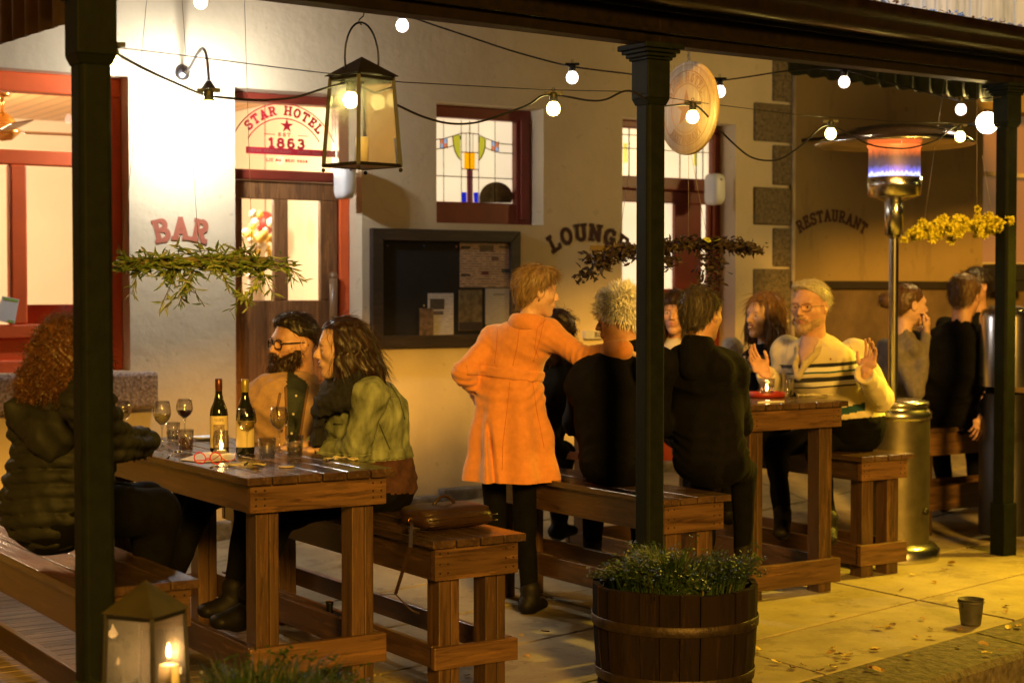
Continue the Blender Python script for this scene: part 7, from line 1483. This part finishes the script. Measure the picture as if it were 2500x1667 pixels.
# --- man in the cream jumper ---
hd = J(1977, 748, 8.62); pel = N3(J(2075, 1045, 8.95)); 
def jumper_mat():
    m_, N, b_ = newmat('striped_cream_jumper'); v = mapping(N); s = N.nodes.new('ShaderNodeSeparateXYZ'); N.links.new(v, s.inputs[0])
    # height measured along the wearer's slightly tilted body
    t = mathn(N, 'ADD', s.outputs[2], mathn(N, 'MULTIPLY', mathn(N, 'ADD', s.outputs[0], mathn(N, 'MULTIPLY', s.outputs[1], -.64)), -.075))
    t = mathn(N, 'ADD', t, mathn(N, 'MULTIPLY', mathn(N, 'SUBTRACT', nz(N, v, 3, 2), .5), .02))
    ref = J(2010, 925, 8.7); z0 = ref.z - .075 * (ref.x - .64 * ref.y); k = 8.7 / FPX
    e = mathn(N, 'DIVIDE', mathn(N, 'SUBTRACT', z0 + 60 * k, t), 120 * k, True)      # 0..1 over 120 photo rows
    cr, nv, tl, wh = (.62, .54, .34), (.010, .012, .02), (.02, .09, .10), (.75, .72, .58)
    r0 = lambda px: (px + 60 - 0) / 120
    body = ramp(N, e, [(0, cr), (r0(-41), nv), (r0(-32), wh), (r0(-22), tl), (r0(-17), cr), (r0(-8), nv), (r0(3), wh), (r0(14), nv), (r0(18), cr)], True)
    # only on the trunk and not on the sleeves
    N.links.new(body, b_.inputs['Base Color']); b_.inputs['Roughness'].default_value = .9; b_.inputs['Sheen Weight'].default_value = .2; bump(N, b_, nz(N, mapping(N, (1, 1, 1)), 260, 3), .4, .002); return m_
jm = jumper_mat(); creamk = M('cream_jumper_sleeve', (.62, .54, .34), .9, .08, 40, .35, 260, bdist=.002, sheen=.2)
cm = person('grey haired man in glasses and striped cream jumper, both hands raised', pel, VL * .62 - VF * .78, hd, VL * .62 - VF * .78 - UPV * .06, False, 1.12, skinB, ('cream_jumper', jm), .0075, folds(101, .005, 14), .205, (.195, .15), N3(J(2012, 905, 8.75)),
   [[J(2086, 868, 8.8), J(2150, 975, 8.7), J(2112, 915, 8.35), UPV * .9 + VR * .25, VF * .6 + VR * .6], [J(1925, 860, 8.85), J(1893, 965, 8.9), J(1872, 915, 8.66), UPV * .75 + VL * .60, VF * .8 + VL * .5]],
   [[Vector((5.98, 6.75, .66)), Vector((5.9, 6.6, .3)), Vector((5.8, 6.5, .24))], [Vector((6.0, 6.45, .66)), Vector((5.95, 6.3, .3)), Vector((5.85, 6.2, .24))]], ((.32, 1.1), (.38, .9)), armr=(.082, .068, .054), belly=.03, brow=M('white_brow', (.5, .42, .3), .7))
# sleeves in plain knit
me = cm['top'].data; me.materials.append(creamk); ce = np.zeros(len(me.polygons) * 3, np.float32); me.polygons.foreach_get('center', ce); ce = ce.reshape(-1, 3); rt, fwd_, up = cm['fr']; rel = ce - cm['ch']
lat = rel @ rt; frd = rel @ fwd_; mi = ((np.abs(lat) > .205) | (rel[:, 2] > .12)).astype(np.int32)
for i in (0, 1):
    a = cm['arms'][i]
    for p, q in ((a[0], a[1]), (a[1], a[2])):
        dq = q - p; t = np.clip(((ce - p) @ dq) / (dq @ dq), 0, 1); dist = np.linalg.norm(ce - p - t[:, None] * dq, axis=1); mi |= ((dist < .098) & ((t > .25) | (p is a[1]))).astype(np.int32)
me.polygons.foreach_set('material_index', mi)
b = cm['body']; H = (cm['head'], cm['hf'], cm['hs']); gry = hairmat('silver_hair', (.42, .38, .28), .25)
hair('hair', gry, *H, lambda f: (f.ell((0, -.024, .036), (.083, .101, .088), k=.02), f.ell((.012, .038, .096), (.055, .045, .022), k=.03)), b, 1100, lambda q: np.array((-.9, -.5, -.25)), .024, .0006, .1, 0, wavy(10, .001, 20, 200), seed=71, cut=lambda x, y, z: np.maximum(.020 - z + 1.0 * np.maximum(y + .0, 0) - .9 * np.maximum(-y - .01, 0), y - .080), lift=.08)
hair('beard', hairmat('grey_stubble', (.36, .24, .13), .3), *H, lambda f: (f.loft([((-.060, .010, -.035), .006, .016), ((-.050, .036, -.070), .012, .022), ((0, .068, -.098), .030, .021), ((.050, .036, -.070), .012, .022), ((.060, .010, -.035), .006, .016)], k=.02), f.loft([((-.028, .081, -.062), .006, .007), ((0, .0945, -.045), .007, .006), ((.028, .081, -.062), .006, .007)], k=.01), f.ell((0, .094, -.061), (.02, .016, .007), k=.004, op='s')), b, 900, lambda q: np.array((q[0] * 2, .4, -1.0)), .008, .0006, .2, 0, wavy(11, .001, 80, 200), lo=(-.11, -.06, -.15), hi=(.11, .14, .02), res=.0035, seed=81, lift=.3)
glasses_mesh(*H, M('thin_dark_frame', (.03, .025, .02), .3, 0, 5, 0), b, .0013, .025, .016, False)
nbj = cm['nb']; hf = cm['fr']
def b_col(f):
    for s in (-1, 1):
        P = [nbj + hf[0] * .085 * s * math.sin(R(a)) + hf[1] * .085 * -math.cos(R(a)) * 1.0 + N3((0, 0, -.005 - .05 * (1 - math.cos(R(a))) * .5)) for a in range(0, 150, 12)]
        P.append(nbj + hf[1] * .150 + hf[0] * .026 * s - N3((0, 0, .11)))
        P.append(nbj + hf[1] * .165 + hf[0] * .008 * s - N3((0, 0, .16)))
        for p, q in zip(P, P[1:]): f.loft([(p, .013, .036), (q, .013, .034)], (p - nbj) / (np.linalg.norm(p - nbj) + 1e-6), (0, 0, 1), k=.012)
blobchild('zip_collar', M('olive_collar', (.42, .35, .20), .9, .1, 40, .3, 200), b, b_col, nbj - .3, nbj + .25, .006)
blobchild('shirt', M('checked_pink_shirt', (.42, .27, .27), .8, .08, 60, .1), b, lambda f: f.loft([(nbj + hf[1] * .125 - N3((0, 0, .13)), .012, .012), (nbj + hf[1] * .085 - N3((0, 0, .05)), .035, .022), (nbj + hf[1] * .04 + N3((0, 0, .02)), .055, .03)], hf[0], hf[1], k=.02), nbj - .25, nbj + .2, .006)
teal = M('teal_band', (.012, .06, .07), .9, .2, 30, .3); nvy = M('navy_band', (.010, .012, .02), .9)
paint(cm, teal, lambda ce: (lambda p: (p[:, 1] - .22 * (2100 - p[:, 0]) > 985) & (p[:, 1] - .22 * (2100 - p[:, 0]) < 1004) & (p[:, 0] > 1990) & (p[:, 0] < 2112))(pxof(ce)))
seams(cm, 'seams', M('knit_seam', (.38, .32, .2), .9), [[(2062, 820), (2085, 860), (2080, 900)], [(1925, 830), (1918, 880)]], .0014)
paint(cm, MATS['black_trousers'], lambda ce: pxof(ce)[:, 1] > 1016 + .10 * (2140 - pxof(ce)[:, 0]))
dots(cm, 'emblem', M('chest_emblem', (.25, .03, .03), .7), [(2028, 876)], .005)
# --- right hand group ---
hd = J(2222, 745, 10.15); pel = N3(J(2190, 1060, 10.4)); grey_c = M('grey_wool_coat', (.15, .13, .115), .9, .2, 40, .3)
bu = person('woman with a hair bun in a grey coat, chin on hand, behind the heater', pel, VR * .9 + VF * .3, hd, VR * .95 + VF * .2 - UPV * .05, True, 1.05, skinA, ('grey_coat', grey_c), .010, folds(111, .006, 18), .175, (.17, .13), None,
   [[J(2165, 850, 10.5), J(2180, 960, 10.6), J(2270, 850, 10.5), UPV, VR], [J(2190, 860, 10.1), J(2240, 960, 10.0), J(2262, 815, 10.1), UPV + VR * .1, VR + VF * -.3]], [[N3(J(2290, 1060, 10.7)), N3(J(2310, 1200, 10.8)), N3(J(2340, 1230, 10.8))]] * 2, ((.9, 1), (1.1, 1)))
hair('hair', hairmat('brown_tied_hair', (.085, .045, .02)), bu['head'], bu['hf'], bu['hs'], lambda f: (f.ell((0, -.022, .036), (.082, .102, .090), k=.02), f.ell((0, -.05, -.02), (.07, .06, .06), k=.03), f.ell((0, -.150, .02), (.045, .042, .045), k=.015)), bu['body'], 700, lambda q: np.array((0, -1, -.2)), .03, .0008, .1, 0, wavy(12, .002, 60, 160), lo=(-.16, -.22, -.16), seed=91, cut=lambda x, y, z: np.maximum(.0 - z + .95 * np.maximum(y - .0, 0) - 1.0 * np.maximum(-y - .005, 0), y - .084), lift=.05)
hd = J(2358, 722, 10.1); pel = N3(J(2295, 1010, 10.3))
gm2 = person('man with greying hair in a black coat, back to us on the right hand bench', pel, VF * .8 + VR * .6, hd, VF * .75 + VR * .66 - UPV * .12, False, 1.06, skinB, ('black_coat', dkj), .0105, folds(121, .006, 16), .235, (.25, .17), N3(J(2312, 890, 10.15)),
   [[J(2235, 845, 10.2), J(2200, 965, 10.3), J(2260, 1000, 10.5), VF, UPV], [J(2420, 830, 10.0), J(2440, 935, 9.95), J(2404, 1012, 9.95), VL * .4 - UPV * .9, -VF]], [[N3(J(2370, 1040, 10.75)), N3(J(2385, 1180, 10.85)), N3(J(2400, 1220, 10.85))]] * 2, ((.5, 1), (.5, 1.1)), armr=(.085, .068, .052))
shorthair(gm2, hairmat('ash_brown_hair', (.15, .09, .045)), 43, 1500, .034, 1.3)
hd = J(2378, 700, 11.0); pel = N3(J(2400, 1000, 11.1))
pp = person('person in black mostly hidden behind the greying man on the right', pel, -VF + VL * .5, hd, -VF * .5 + VL * .8, False, 1.05, skinB, ('black_coat', dkj), .012, folds(131, .006, 16), .21, (.2, .14), None,
   [[None, J(2470, 900, 11.0), J(2440, 960, 10.9), VL, UPV], [None, J(2350, 900, 11.2), J(2370, 960, 11), VL, UPV]], [[N3(J(2400, 1040, 10.9)), N3(J(2400, 1150, 10.9)), N3(J(2400, 1180, 10.8))]] * 2, ((.5, 1), (.5, 1)))
shorthair(pp, hairk, 47, 600)
